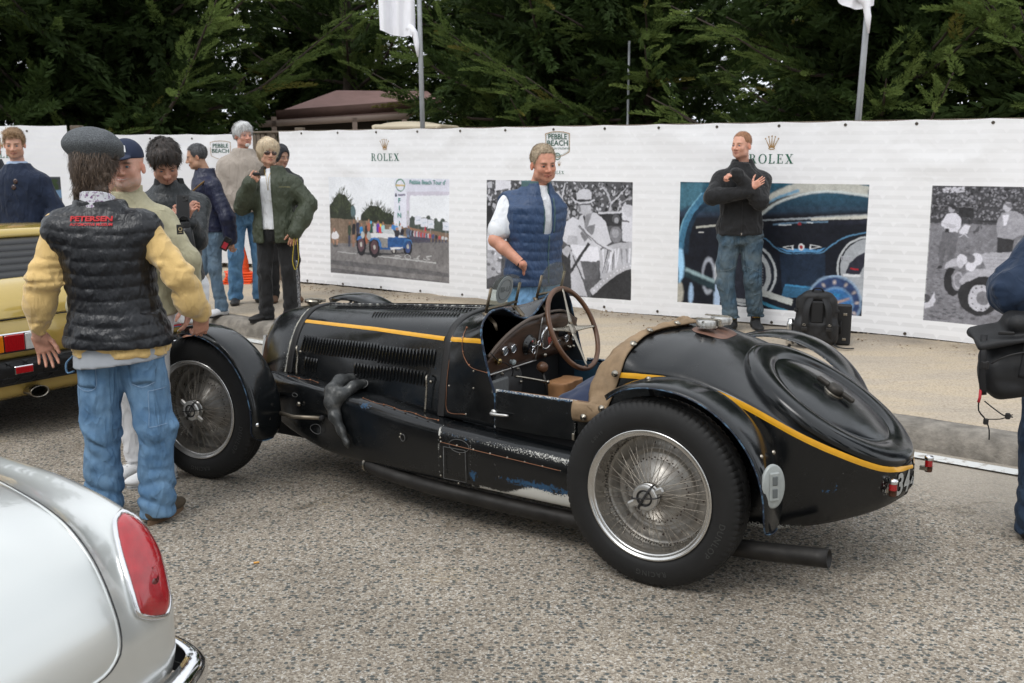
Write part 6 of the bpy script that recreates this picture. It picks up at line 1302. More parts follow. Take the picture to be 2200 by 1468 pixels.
for x,y,z,n in((-.815,.190,.425,(-.7,.6,0)),(-.880,-.165,.440,(-.9,-.3,0))):
 mb=MB();mb.lathe([(.0,-.036),(.014,-.036),(.016,-.030),(.016,-.012),(.0165,-.012)],(x,y,z),(0,0,1),20);lb_=mb.build('tail_lamp',mat('lamp_copper',(.13,.06,.04),rough=.35,metal=.7,var=.3,vscale=30),CAR)
 mb=MB();mb.lathe([(.0155,-.012),(.0155,.016)],(x,y,z),(0,0,1),20);mb.build('lens',M_red,lb_)
 mb=MB();mb.lathe([(.017,.014),(.0185,.018),(.0185,.026),(.015,.032),(0,.034)],(x,y,z),(0,0,1),20);mb.build('lamp_cap',M_chr,lb_)
 mb=MB();mb.box((x+.016,y-.012*np.sign(y),z-.02),(.03,.02,.016));mb.build('lamp_bracket',M_nick,lb_)
def wrap_text(txt,size,c0,r0,G,dcol,drow,name,m,flip=1):
 tm_=text_mesh(txt,size,font_bold=.003,width=.9)
 return tm_
M_num=mat('painted_number',(.36,.36,.34),rough=.6,var=.25,vscale=60)
TFull=TN
def tail_point(y,z,off=.0022):
 """outermost tail surface point for a given y and z below the stripe"""
 V=TFull.reshape(-1,3);m_=(abs(V[:,1]-y)<.03)&(abs(V[:,2]-z)<.03)
 W=V[m_];d=(W[:,1]-y)**2+(W[:,2]-z)**2;w=1/(d+2e-5);k=np.argsort(d)[:6]
 return float((W[k,0]*w[k]).sum()/w[k].sum())-off
for ch,yc_,w_ in(('3',.118,.85),('4',.060,.78),('4',.004,.78),('7',-.052,.78)):
 tm_=text_mesh(ch,.125,font_bold=.0035,width=w_);bm=bmesh.new();bm.from_mesh(tm_);bmesh.ops.triangulate(bm,faces=bm.faces);bmesh.ops.subdivide_edges(bm,edges=[e for e in bm.edges if e.calc_length()>.02],cuts=2);bmesh.ops.triangulate(bm,faces=bm.faces);bm.to_mesh(tm_);bm.free()
 for v in tm_.vertices:
  x_,y_,_=v.co;o_=Vector((-1.3,yc_-x_+.10,.412+y_));d_=Vector((1,-.22,0)).normalized();r_=_tb.ray_cast(o_,d_)
  v.co=(r_[0]-d_*.003)if r_[0]is not None else Vector((-.84,yc_-x_,.412+y_))
 link('painted_number',tm_,M_num,CAR)
# cockpit
mb=MB();mb.box((.6,0,.27),(.95,.82,.02));mb.box((1.02,0,.52),(.02,.78,.5));mb.box((.12,0,.5),(.02,.84,.5));mb.build('cockpit_floor',M_cav,CAR)
for sg in(1,-1):
 mb=MB();mb.box((.55,sg*.415,.46),(.75,.012,.36));mb.build('inner_panel',M_blue if sg<0 else M_cav,CAR)
inner=SR.copy();inner=SG[-16:];Gi=np.array(inner)*[1,.985,1]-[0,0,.006];carpart('scuttle_lining',Gi,mat('lining',(.012,.017,.022),rough=.6,var=.6,vscale=8))
mb=MB();mb.lathe([(.0,.0),(.12,.0),(.125,-.02),(.125,-.08)],(.985,.13,.60),(-1,0,0),32);mb.build('flywheel_housing',mat('housing_grey',(.10,.10,.10),rough=.55,metal=.4),CAR)
for k in range(8):a=k*PI/4;stud((.98,.13+.10*math.cos(a),.60+.10*math.sin(a)),(-1,0,0),.009,'bolt',M_nick,False)
mb=MB();mb.box((.94,.30,.615),(.02,.17,.11),bev=.02);mb.build('mesh_plate',mat('mesh_plate',(.13,.135,.135),rough=.6,var=.2,vscale=70),CAR)
mb=MB();mb.tube(crom([(.93,.17,.66),(.88,.12,.645),(.82,.06,.625)],8),.006,8);mb.sphere((.815,.055,.623),.010,10,8);mb.build('handbrake_lever',M_nick,CAR)
mb=MB();mb.tube([(.80,-.02,.35),(.86,-.0,.60),(.875,-.0,.655)],[.010,.008,.007],8);gl=mb.build('gear_lever',mat('lever_dark',(.03,.028,.026),rough=.4,metal=.6),CAR)
mb=MB();mb.sphere((.878,-.0,.680),.029,18,12,(1,1,.92));mb.build('knob',M_woodw,gl)
S=SDF((.35,-.30,.25),(.98,.12,.62),.012);S.box((.80,-.09,.46),(.055,.10,.19),rad=.03);S.box((.70,-.08,.36),(.20,.10,.08),rad=.02,k=.02);S.near(lambda P:.004*vnoise(P,22));sdf_obj('tunnel_cover',S,M_lea2,CAR)
mb=MB();mb.box((.62,.385,.635),(.42,.045,.012),bev=.005);mb.build('door_trim',M_lea2,CAR)
S=SDF((.05,-.45,.25),(.6,.45,.95),.014);S.box((.34,0,.40),(.20,.38,.10),rad=.06);S.box((.20,0,.62),(.06,.37,.22),rad=.05,k=.04);S.near(lambda P:.006*vnoise(P,14));sdf_obj('seat',S,M_lea2,CAR)
def dash_pt(y,z,o=0):return(.935-.18*(z-.80)-o,y,z)
def dash_top(y):return .925-.62*max(0,abs(y+.03)-.16)**1.7 if y<.1 else .925-.9*max(0,y-.10)**1.45
ys=np.linspace(-.425,.405,60);outer=[dash_pt(y,min(dash_top(y)-.01,.915))for y in ys];base_z=lambda y:.700+.0*y
poly=outer+[dash_pt(y,.697-.012*max(0,-y))for y in ys[::-1]]
G=[[dash_pt(y,.697+(min(dash_top(y)-.01,.915)-.697)*t)for t in np.linspace(0,1,8)]for y in ys];q=MB();q.grid(G);dsh=q.build('dashboard',M_dashw,CAR);solidify(dsh,.012,off=0)
mb=MB();mb.tube([dash_pt(y,.699,.008)for y in np.linspace(-.05,.40,12)],.005,8);mb.tube([dash_pt(-.045+.0*z,z,.008)for z in np.linspace(.70,.915,6)],.0045,8);mb.build('dash_trim',M_alu,dsh)
mb=MB();mb.tube(crom([dash_pt(-.03,.925,.012),dash_pt(.08,.926,.014),dash_pt(.17,.908,.014),dash_pt(.27,.875,.014),dash_pt(.35,.83,.012),dash_pt(.40,.79,.01)],24),.009,10);mb.tube(crom([dash_pt(-.03,.925,.0),dash_pt(-.15,.932,.0),dash_pt(-.30,.91,0),dash_pt(-.40,.86,0)],20),.007,8);mb.build('dash_cable',mat('cable_brown',(.075,.055,.042),rough=.5),dsh)
NX=np.array([-1,0,-.18]);NX=NX/np.linalg.norm(NX)
M_face=mat('gauge_face',(.14,.16,.17),rough=.3);M_faced=mat('gauge_face_dark',(.05,.035,.03),rough=.3,coat=.6);M_brass=mat('brass',(.42,.32,.14),rough=.3,metal=1)
def gauge(y,z,r,face,rim=M_chr,needle=None,deep=.010):
 c=np.array(dash_pt(y,z,.007));mb=MB();mb.lathe([(r,0),(r,deep),(r*.93,deep+.003),(r*.86,deep)],c,NX,32);g_=mb.build('gauge',rim,dsh)
 mb=MB();mb.lathe([(r*.9,deep*.75),(0,deep*.75)],c,NX,32);mb.build('dial',face,g_)
 U=np.array([0,1.,0]);W_=np.cross(NX,U)
 def pp(a,q,o):return c+NX*(deep*.75+o)+(U*math.sin(a)+W_*math.cos(a)*(-1 if W_[2]<0 else 1))*q*r
 nt_=22 if r>.03 else 8
 for k in range(nt_):
  a=-2.4+4.8*k/(nt_-1);d=pp(a,.80,.001)-pp(a,.66,.001);mb=MB();mb.tube([pp(a,.66,.001),pp(a,.82,.001)],r*.025,4,cap=False);mb.build('tick',mat('dial_white',(.55,.53,.48),rough=.5),g_)if k%(1 if r>.03 else 2)==0 else None
 if needle is not None:mb=MB();mb.tube([pp(needle+PI,.2,.002),pp(needle,.75,.002)],r*.03,4);mb.build('needle',mat('needle_white',(.6,.6,.6)),g_)
 return g_,pp
gauge(.268,.800,.0225,M_face,needle=-.8);gauge(.195,.800,.0225,M_face,needle=.4);g3,pp=gauge(-.118,.805,.062,M_faced,needle=.1)
mb=MB();mb.v=[tuple(pp(a,q,.0015))for a in np.linspace(-2.6,-1.5,8)for q in(.10,.80)];mb.f=[(2*i,2*i+1,2*i+3,2*i+2)for i in range(7)];mb.smooth=[False]*7;mb.build('red_sector',mat('dial_red',(.42,.06,.04),rough=.4),g3)
gauge(-.325,.770,.0205,M_face,needle=.5);gauge(-.395,.770,.0205,M_face,needle=-.5);gauge(-.24,.755,.022,M_face,needle=1)
c=np.array(dash_pt(.052,.795,.006));mb=MB();mb.lathe([(.050,0),(.050,.006),(.042,.010),(.040,.024),(.034,.028),(0,.028)],c,NX,32);mg_=mb.build('magneto_switch',mat('bakelite',(.010,.010,.010),rough=.25,coat=.5),dsh)
mb=MB();mb.lathe([(.008,0),(.006,.006),(0,.008)],c+NX*.028+[0,.008,.024],NX,12);mb.build('warning_light',M_red,mg_)
mb=MB();e0=c+NX*.034;mb.tube([e0+[0,.014,0],e0+[0,-.002,-.006],e0+[0,-.02,.004]],.006,8);mb.tube([e0+[0,0,-.006]+np.array([0,.014*math.cos(a),-.018+.014*math.sin(a)])for a in np.linspace(0,2*PI,14)],.003,6);mb.tube([e0+np.array([-.01,-.034+.013*math.cos(a),.010+.013*math.sin(a)])for a in np.linspace(0,2*PI,14)],.003,6);mb.build('ignition_keys',M_chr,mg_)
for y,z,r,mm in((.322,.760,.016,M_brass),(.190,.733,.014,mat('knob_pale',(.30,.34,.34),rough=.35)),(-.104,.720,.011,M_nick),(-.355,.722,.008,M_nick),(-.395,.72,.009,M_nick),(-.33,.73,.006,M_nick)):
 c=np.array(dash_pt(y,z,.006));mb=MB();mb.lathe([(r*.8,0),(r*.8,.010),(r,.012),(r,.022),(r*.6,.027),(0,.028)],c,NX,18);mb.build('switch_knob',mm,dsh)
mb=MB();mb.tube(crom([dash_pt(.395,.81,.015),dash_pt(.35,.77,.03),dash_pt(.27,.74,.03),dash_pt(.20,.69,.035),dash_pt(.195,.665,.03)],16),.0028,6);mb.build('ignition_lead',M_strap,dsh)
sc_=np.array([.852,-.262,.836]);sa=math.radians(24);NS=np.array([-math.cos(sa),0,math.sin(sa)]);US=np.array([0,1.,0]);WS=np.cross(NS,US);WS=WS*np.sign(WS[2])
t=np.linspace(0,2*PI,72,endpoint=False);mb=MB();Rw=.212
P=[sc_+US*(Rw*math.cos(a))+WS*(Rw*math.sin(a))for a in t];V=[]
for i,a in enumerate(t):
 rad=US*math.cos(a)+WS*math.sin(a);bump_=1-.10*(i%3==0)
 for b in np.linspace(0,2*PI,12,endpoint=False):q=bump_ if math.cos(b)<-.3 else 1;V.append(P[i]+rad*.0135*math.cos(b)*q+NS*.0125*math.sin(b))
n_=12;mb.add(V,[(i*n_+j,i*n_+(j+1)%n_,((i+1)%72)*n_+(j+1)%n_,((i+1)%72)*n_+j)for i in range(72)for j in range(n_)]);st_=mb.build('steering_wheel',M_woodw,CAR)
for k in range(4):
 a=PI/2*k+.10;rad=US*math.cos(a)+WS*math.sin(a);tan_=-US*math.sin(a)+WS*math.cos(a);rows=[]
 for u in np.linspace(.10,.98,10):w_=.014*(1-u)**2+.0065;p=sc_+rad*Rw*u-NS*.02*(1-u)+NS*.008;rows.append([p-tan_*w_,p-tan_*w_*.6+NS*.002,p+tan_*w_*.6+NS*.002,p+tan_*w_])
 mb=MB();mb.grid(rows);q=mb.build('spoke',M_nick,st_);solidify(q,.003)
mb=MB();mb.lathe([(.036,-.018),(.036,-.004),(.028,.001),(0,.002)],sc_-NS*.006,NS,28);mb.build('hub',M_nick,st_)
mb=MB();mb.tube([sc_-NS*.02,sc_-NS*.25+[0,0,0]],.017,12);mb.build('steering_column',M_cav,CAR)
M_glass=mat('screen_glass',(.85,.88,.86),rough=.02,trans=1.0,ior=1.45,alpha=1)
def clear_mat(name,tint,a):
 m=bpy.data.materials.new(name);m.use_nodes=True;t=m.node_tree;t.nodes.clear();o=t.nodes.new('ShaderNodeOutputMaterial');tr=t.nodes.new('ShaderNodeBsdfTransparent');tr.inputs[0].default_value=(*tint,1)
 g=t.nodes.new('ShaderNodeBsdfGlossy');g.inputs['Roughness'].default_value=.03;mx=t.nodes.new('ShaderNodeMixShader');fr_=t.nodes.new('ShaderNodeLayerWeight');fr_.inputs[0].default_value=.12
 ad=t.nodes.new('ShaderNodeMath');ad.operation='ADD';ad.inputs[1].default_value=a;pw_=t.nodes.new('ShaderNodeMath');pw_.operation='POWER';pw_.inputs[1].default_value=2.5;t.links.new(fr_.outputs['Facing'],pw_.inputs[0]);t.links.new(pw_.outputs[0],ad.inputs[0])
 t.links.new(ad.outputs[0],mx.inputs[0]);t.links.new(tr.outputs[0],mx.inputs[1]);t.links.new(g.outputs[0],mx.inputs[2]);t.links.new(mx.outputs[0],o.inputs[0]);return m
M_clear=clear_mat('aero_glass',(.80,.84,.82),.05)
def aero(y0,y1,zb0,zb1,zt,x=1.05,tint=M_clear,disc=False,zs=1.07):
 yc=(y0+y1)/2;hw=abs(y0-y1)/2;lean=lambda z:x-.25*(z-.96)
 pts=[(lean(zb0),y0,zb0),(lean(zs),y0,zs)]+[(lean(zs+(zt-zs)*math.sin(a)**.8),yc+hw*math.cos(a),zs+(zt-zs)*math.sin(a)**.8)for a in np.linspace(.1,PI-.1,22)]+[(lean(zs),y1,zs),(lean(zb1),y1,zb1)]
 mb=MB();mb.poly(pts,.005,(1,0,.25));s_=mb.build('windscreen',tint,CAR)
 for yy,zz in((y0,zb0),(y1,zb1)):
  mb=MB();mb.tube([(lean(zz-.035),yy,zz-.035),(lean(zs+.012),yy,zs+.012)],.010,8,ell=.6);mb.build('screen_post',M_brz,s_)
  mb=MB();mb.tube([(x+.005,yy,zz-.01),(x-.06,yy+.015,zz-.055),(x-.075,yy+.02,zz-.085)],[.020,.014,.006],8,ell=.3);mb.lathe([(.012,0),(.010,.006),(0,.009)],(x-.005,yy+.01,zz-.02),(-.3,1,0),12);mb.build('screen_bracket',M_brz,s_)
 mb=MB();mb.tube([(lean(zb0)-.003,y0,zb0+.008),(lean(zb1)-.003,y1,zb1+.008)],.013,8,ell=.5);mb.build('screen_rail',M_brz,s_);return s_,lean
s_,lean=aero(.235,-.022,.973,.978,1.135)
M_stk=mat('etched_disc',(.26,.28,.28),rough=.5)
mb=MB();mb.poly([(lean(1.062+.066*math.sin(a))-.004,.118+.070*math.cos(a),1.062+.066*math.sin(a))for a in np.linspace(0,2*PI,40,endpoint=False)],.002,(1,0,.25));sd_=mb.build('round_sticker',M_stk,s_)
mb=MB();mb.tube([(lean(1.062+.049*math.sin(a))-.007,.118+.052*math.cos(a),1.062+.049*math.sin(a))for a in np.linspace(0,2*PI,40)],.0012,5);mb.build('sticker_ring',mat('sticker_dark',(.12,.135,.135),rough=.5),sd_)
tm_=text_mesh('L1-07',.036,font_bold=.0008)
for v in tm_.vertices:x_,y_,_=v.co;z=1.062+y_;v.co=(lean(z)-.0075,.118+x_,z)
link('lettering',tm_,MATS['sticker_dark'],sd_)
aero(-.225,-.460,.990,.985,1.155,x=1.05,zs=1.085)
S=SDF((.20,-.42,.40),(.75,.36,.86),.011)
for p,r in(((.44,.12,.62),(.16,.20,.09)),((.40,-.02,.67),(.15,.16,.10)),((.50,.26,.59),(.14,.10,.06)),((.50,-.1,.60),(.12,.14,.07)),((.40,.12,.70),(.10,.10,.08)),((.58,.10,.57),(.10,.16,.06))):S.ell(p,r,k=.05)
for a,b,r in(((.28,.12,.78),(.48,.22,.63),.030),((.30,0,.79),(.52,.02,.62),.028),((.36,-.10,.74),(.55,-.12,.60),.03),((.40,.28,.655),(.58,.10,.60),.022)):S.cap(a,b,r,k=.035)
S.near(lambda P:.010*vnoise(P*[1,1.6,1],13)+.004*vnoise(P,35));V,F_,_=S.mesh();me=mesh_np(V,F_)
M_navy=mat('navy_cloth',(.012,.022,.058),rough=.8,var=.15,vscale=9,bump=.4,bscale=200,bdist=.0008,sheen=.2)
jk=link('folded_jacket',me,M_navy);jk.location=CAR.location;jk.rotation_euler=CAR.rotation_euler;tag(jk,'crumpled navy blue jacket lying on the seat of the black car','jacket')
# PEOPLE
ROTF=rotm('x',.5)@rotm('y',.6)
M_skin=mat('skin',(.5,.3,.2),rough=.52,vcol=True,sub=.12,var=.10,vscale=60,bump=.15,bscale=120,bdist=.0006)
M_hairm=mat('hair',(.1,.06,.04),rough=.5,vcol=True,var=.45,vscale=120,stretch=(1,1,.25),bump=1.0,bscale=160,bdist=.004)
M_eye=mat('eye',(.7,.7,.7),rough=.15,vcol=True)
def cloth(name,c,rough=.85,var=.12,vs=10,weave=0,sheen=.1,**k):
 k.setdefault('wrk',.55);return mat(name,c,rough=rough,var=var,vscale=vs,bump=.35 if weave else .2,bscale=weave or 90,bdist=.0012,sheen=sheen,**k)
class Person:
 def __init__(s,loc,rz,label,H=1.78,lean=(0,0),shift=(0,0),head=(0,0,0),head_off=(0,0),skin=(.56,.31,.215),group=None,res=.013,wid=1.0,name='person'):
  """lean = lateral and forward slope of the trunk; head = yaw, pitch, roll in degrees (yaw positive = to the person's left)"""
  s.root=empty(name,loc,math.radians(rz),label,'person',group);s.k=H/1.78;s.loc=np.array(loc,float);a=math.radians(rz)
  s.Ri=np.array([[math.cos(a),math.sin(a),0],[-math.sin(a),math.cos(a),0],[0,0,1]]);s.lean=lean;s.shift=shift;s.skin=np.array(skin);s.res=res*(1.12 if res>.0115 else 1);s.wid=wid
  z=1.545*s.k;s.hp=np.array([s.tx(z)+head_off[0],s.ty(z)+.015+head_off[1],z]);s.hR=rotm('z',math.radians(head[0]))@rotm('x',-math.radians(head[1]))@rotm('y',math.radians(head[2]));s.body=[];s.neck=np.array([s.tx(1.47*s.k),s.ty(1.47*s.k)-.02,1.455*s.k])
 def W(s,p):return s.Ri@(np.array(p,float)-s.loc)
 def tx(s,z):return s.shift[0]+s.lean[0]*max(0,z-.9*s.k)
 def ty(s,z):return s.shift[1]+s.lean[1]*max(0,z-.9*s.k)
# head
 def head(s,style='m',beard=0,beardc=(.2,.17,.15),brow=(.12,.08,.05),smile=0,fat=1.0,hs=1.0,blush=.3,eyes=(.10,.16,.2),neck=.056,stub=0):
  sc=s.k**.3*hs*.96;s.hs=sc;s.hp=s.hp+[0,0,.006];S=SDF((-.13,-.16,-.14),(.13,.16,.27),.0042 if s.res<.0125 else .0056)
  S.ell((0,-.014,.148),(.077*fat**.5,.096,.086),k=.02);S.ell((0,.022,.092),(.062*fat,.070,.088),k=.03);S.ell((0,.040,.030),(.046*fat,.044,.030),k=.035);S.ell((0,.070,.016),(.022,.020,.016),k=.022)
  S.cap((-.030,.076,.130),(.030,.076,.130),.013,k=.018)
  for x in(-1,1):
   S.ell((x*.038,.060,.083),(.024,.024,.024),k=.025);S.ell((x*.032,.103,.112),(.019,.018,.0125),k=.012,sub=True);S.ell((x*.014,.098,.076),(.009,.010,.008),k=.008)
   S.ell((x*(.077*fat**.5+.003),-.008,.098),(.007,.017,.030),k=.006,R=rotm('z',x*.45)@rotm('x',-.15));S.ell((x*(.077*fat**.5+.010),.000,.102),(.005,.009,.016),k=.004,sub=True)
   S.ell((x*.050*fat,.018,.038),(.018,.032,.026),k=.03)
  S.cap((0,.091,.118),(0,.113,.083),.0075,.0105,k=.012);S.cap((0,.107,.079),(0,.112,.080),.0115,.009,k=.008)
  w_=.024+.007*smile
  for x in(-1,1):S.cap((0,.0945,.0495),(x*w_,.080,.050+.006*smile),.0055,.0035,k=.007);S.cap((0,.0935,.041),(x*w_*.85,.080,.044+.007*smile),.0062,.0035,k=.008)
  S.cap((-w_*.95,.094,.0455+.005*smile),(w_*.95,.094,.0455+.005*smile),.0022,k=.004,sub=True)
  nb=s.hR.T@(s.neck-s.hp)/sc;S.cap((0,-.018,.055),nb*.98,neck*.93,neck*1.10,k=.025);S.cap((0,.012,.0),nb*.9+[0,.02,0],.030,k=.03)
  sk=s.skin;bc=np.array(beardc);br=np.array(brow)
  def col(V):
   C=np.tile(sk,(len(V),1));x,y,z=V.T;ax=abs(x)
   def bl(m,c):C[:]=C*(1-m[:,None])+np.array(c)*m[:,None]
   bl(.42*blush*np.exp(-((ax-.040)/.022)**2-((z-.078)/.020)**2)*(y>.03),sk*[1.06,.74,.68]);bl(.45*blush*np.exp(-(x/.012)**2-((z-.080)/.014)**2)*(y>.08),sk*[1.1,.66,.6]);bl(.5*np.exp(-((ax-.083)/.008)**2)*(abs(z-.10)<.035)*(y<.03),sk*[1.1,.68,.58])
   bl(.75*np.exp(-(x/(w_*.95))**6-((z-(.0455+.22*ax*smile))/.0095)**4)*(y>.072),sk*[.80,.42,.40]);bl(.9*np.exp(-(x/w_)**6-((z-(.0455+.22*ax*smile))/.0030)**4)*(y>.072),[.05,.02,.02]if smile<.9 else[.55,.48,.43])
   bl(.95*np.exp(-((ax-.031)/.020)**4-((z-(.1310-.12*np.abs(ax-.03)))/.0058)**4)*(y>.055),br*.8);bl(.55*np.exp(-((ax-.031)/.019)**4-((z-.112)/.012)**4)*(y>.055),sk*[.58,.42,.38])  # brow hair; eye socket shade put into the skin colour
   if beard:bl(beard*np.clip((.062-z)/.02,0,1)*(y>-.0)*(1-np.exp(-(x/.02)**4-((z-.046)/.008)**4))*(z>-.03)*(.6+.4*vnoise(V,160)),bc)
   if stub:bl(stub*np.clip((.066-z)/.02,0,1)*(y>.0)*(z>-.025),sk*[.62,.60,.62])
   return C
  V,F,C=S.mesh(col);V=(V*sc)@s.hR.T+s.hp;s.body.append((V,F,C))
  e=MB();EV,EF,EC=[],[],[]
  for x in(-1,1):
   mb=MB();mb.sphere((0,0,0),.0125,14,12);v=np.array(mb.v)[:,[0,2,1]];ang=np.degrees(np.arccos(np.clip(v[:,1]/.0125,-1,1)));c=np.where(ang[:,None]<15,[.01,.01,.01],np.where(ang[:,None]<38,eyes,[.42,.38,.36]))
   v=v+[x*.0315,.0765,.1115];EV.append((v*sc)@s.hR.T+s.hp);EC.append(c);EF+=[tuple(i+len(v)*(0 if x<0 else 1)for i in f)for f in mb.f]
  link('eyes',mesh_np(np.concatenate(EV),EF,vcol=np.concatenate(EC)),M_eye,s.root)
  lid=MB()
  for x in(-1,1):
   for dz,r in((.0068,.0055),(-.0072,.0040)):
    pts=[(np.array([x*.0315+.0145*math.cos(t),.0830-.0045*abs(math.cos(t))**2,.1115+dz*math.sin(t)*1.0]))*sc@s.hR.T+s.hp for t in np.linspace(.15,PI-.15,8)];lid.tube(pts,r*sc,6)
  me=lid.mesh();ca=me.color_attributes.new('Col','FLOAT_COLOR','POINT');ca.data.foreach_set('color',np.tile([*(sk*[.86,.78,.76]),1],len(me.vertices)).astype(np.float32));link('eyelids',me,M_skin,s.root)
  return s
 def local_obj(s,name,S,m,vcol=None,**k):
  """SDF given in head coordinates"""
  V,F,C=S.mesh(vcol);V=(V*s.hs)@s.hR.T+s.hp;return link(name,mesh_np(V,F,vcol=C),m,s.root,**k)
 def hair(s,col=(.09,.05,.03),style='short',col2=None):
  c=np.array(col);c2=np.array(col2)if col2 is not None else c*1.7;S=SDF((-.15,-.19,-.10),(.15,.15,.30),.0045 if s.res<.0125 else .0062);st=1.0
  if style in('short','side','thick','bob','shaggy','curly'):
   g=dict(short=.006,side=.010,thick=.020,bob=.026,shaggy=.016,curly=.016)[style]
   S.ell((0,-.018,.152),(.078+g,.098+g,.088+g),k=.02)
   if style in('side','thick'):S.ell((.01,.045,.215),(.062,.050,.026+g*.5),k=.03)
   if style=='bob':S.ell((0,.035,.195),(.075,.060,.045),k=.03);S.ell((0,-.035,.10),(.094,.085,.085),k=.03)
   if style=='shaggy':S.ell((0,-.055,.07),(.082,.062,.085),k=.04);[S.ell((x,-.05,.0),(.030,.035,.035),k=.02)for x in(-.05,0,.05)]
   fz=dict(short=.075,side=.085,thick=.075,bob=.06,shaggy=.07,curly=.07)[style]
   S.ell((0,.118,.095),(.078,.085,.068),k=.012,sub=True)if style=='bob' else S.box((0,.125,.080),(.066,.092,dict(short=.112,side=.108,thick=.086,shaggy=.09,curly=.1)[style]),rad=.030,k=.014,sub=True);S.ell((0,.09,.02),(.10,.12,.075),k=.012,sub=True);S.ell((0,.02,-.05),(.12,.10,.075),k=.01,sub=True)
   if style not in('shaggy','bob'):S.cut((0,-.55,-1),(0,-.09,.062));[S.ell((x*.088,.008,.075),(.03,.035,.045),k=.008,sub=True)for x in(-1,1)]
   amp=dict(short=.0028,side=.0045,thick=.008,bob=.006,shaggy=.010,curly=.009)[style];S.near(lambda P:amp*vnoise(P*[1,1,.45],95)+amp*.8*vnoise(P,38))
  elif style=='buzz':
   S.ell((0,-.014,.149),(.0790,.0978,.0880),k=.01);S.box((0,.125,.080),(.066,.090,.108),rad=.032,k=.012,sub=True);S.cut((0,-.5,-1),(0,-.08,.068));[S.ell((x*.088,.008,.085),(.03,.034,.048),k=.008,sub=True)for x in(-1,1)];S.near(lambda P:.0010*vnoise(P,150))
  V,F,C=S.mesh(lambda V:c+(c2-c)*np.clip(.5+.7*vnoise(V*[1,1,.3],90),0,1)[:,None]);ho=link('hair',mesh_np((V*s.hs)@s.hR.T+s.hp,F,vcol=C),M_hairm,s.root)
  n_=dict(short=2600,side=3000,thick=3800,bob=3800,shaggy=5200,curly=3800,buzz=2600)[style];L_=dict(short=.016,side=.030,thick=.032,bob=.045,shaggy=.050,curly=.02,buzz=.0045)[style];g=rng
  ce=np.array([0,-.015,.15]);f_=g.integers(len(F),size=n_);P=V[F[f_,0]]*.5+V[F[f_,2]]*.5;Nn=P-ce;Nn/=np.linalg.norm(Nn,axis=1)[:,None]
  d=np.tile([0.,-.1,-1.],(n_,1))if style in('bob','shaggy')else np.stack([P[:,0]*4,.35+0*P[:,0],np.where(P[:,2]>.2,.15,-.9)],1)
  if style=='thick':d=np.stack([P[:,0]*6,.8+0*P[:,0],-.3+0*P[:,0]],1)
  if style=='buzz':d=Nn*2
  d=d+g.normal(0,.28,(n_,3));d=d-Nn*(d*Nn).sum(1)[:,None]*(0 if style=='buzz' else .85);d/=np.linalg.norm(d,axis=1)[:,None];l=(L_*g.uniform(.5,1.2,n_))[:,None];sd=np.cross(d,Nn);sd/=np.linalg.norm(sd,axis=1)[:,None]+1e-9;w=.0011 if style!='buzz' else .0006
  lift=.10 if style!='shaggy' else .22;P0=P+Nn*.0006;P1=P0+d*l*.55+Nn*l*lift;P2=P0+d*l+Nn*l*lift*.7
  VV=np.stack([P0-sd*w,P0+sd*w,P1-sd*w*.8,P1+sd*w*.8,P2,P2+sd*w*.3],1).reshape(-1,3);b_=np.arange(n_)[:,None]*6;FF=np.concatenate([b_+[0,1,3,2],b_+[2,3,5,4]]);cc=np.repeat(c+(c2-c)*g.uniform(-.1,1.25,(n_,1)),6,0)
  o=link('hair_strands',mesh_np((VV*s.hs)@s.hR.T+s.hp,FF,vcol=np.clip(cc,0,1)),M_hairm,ho,kind='stuff');return s
# hands and bare limbs
 def hand(s,wrist,d,pn,right,curl=.5,thumb=.3,scale=1.0,spread=.05,fore=None):
  """wrist point, direction of the fingers, palm normal; curl in radians per joint"""
  wrist=np.array(wrist,float);u=unit(d);n=unit(np.array(pn)-u*np.dot(pn,u));w=np.cross(u,n)*(1 if right else-1);q=scale*s.k
  lo=wrist-.13;hi=wrist+.13;c=wrist+u*.09*q;S=SDF(c-.145,c+.145,.0037 if s.res<.0125 else .0052)
  R=np.stack([w,u,n],1);S.box(wrist+u*.048*q,(.039*q,.046*q,.0125*q),rad=.012*q,k=.01,R=R);S.ell(wrist+u*.030*q+w*.022*q+n*.008*q,(.020*q,.030*q,.014*q),k=.012,R=R);S.cap(wrist-u*.05*q,wrist+u*.015*q,.026*q,.025*q,k=.02)
  for i,(L_,r)in enumerate(((.070,.0085),(.078,.0088),(.072,.0084),(.056,.0075))):
   b=wrist+(u*(.092-.004*abs(i-1))+w*(.0295-.0195*i))*q;dd=unit(u+w*spread*(1.5-i));cur=curl*(1+.10*i);seg=(.45,.31,.26);p=b-u*.012*q;rr=r*q
   for j in range(3):
    a=cur*(.55 if j==0 else 1.0);ca,sa=math.cos(a),math.sin(a);axn=np.cross(dd,n);nn=n;dd2=dd*ca+unit(n-dd*np.dot(n,dd))*sa;n2=unit(n-dd*np.dot(n,dd))*ca-dd*sa;
    e=p+dd2*(L_*seg[j]+(.012 if j==0 else 0))*q;S.cap(p,e,rr,rr*.9,k=.004);p=e;dd=unit(dd2);n_keep=n2;rr*=.9
    n_old=n;n=n2
   n=unit(np.array(pn)-u*np.dot(pn,u))
  p=wrist+(u*.022+w*.030)*q;dd=unit(u*.62+w*(.75-thumb*.5)+n*(.15+thumb));rr=.0115*q
  for j,l in enumerate((.042,.034,.026)):e=p+dd*l*q;S.cap(p,e,rr,rr*.88,k=.008);p=e;rr*=.88;dd=unit(dd+u*.30-w*.22*thumb)
  tip=s.skin
  V,F,C=S.mesh(lambda V:tip*(1+.10*vnoise(V,60))[:,None]*np.array([1.0,.93,.92]));s.body.append((V,F,C));return s
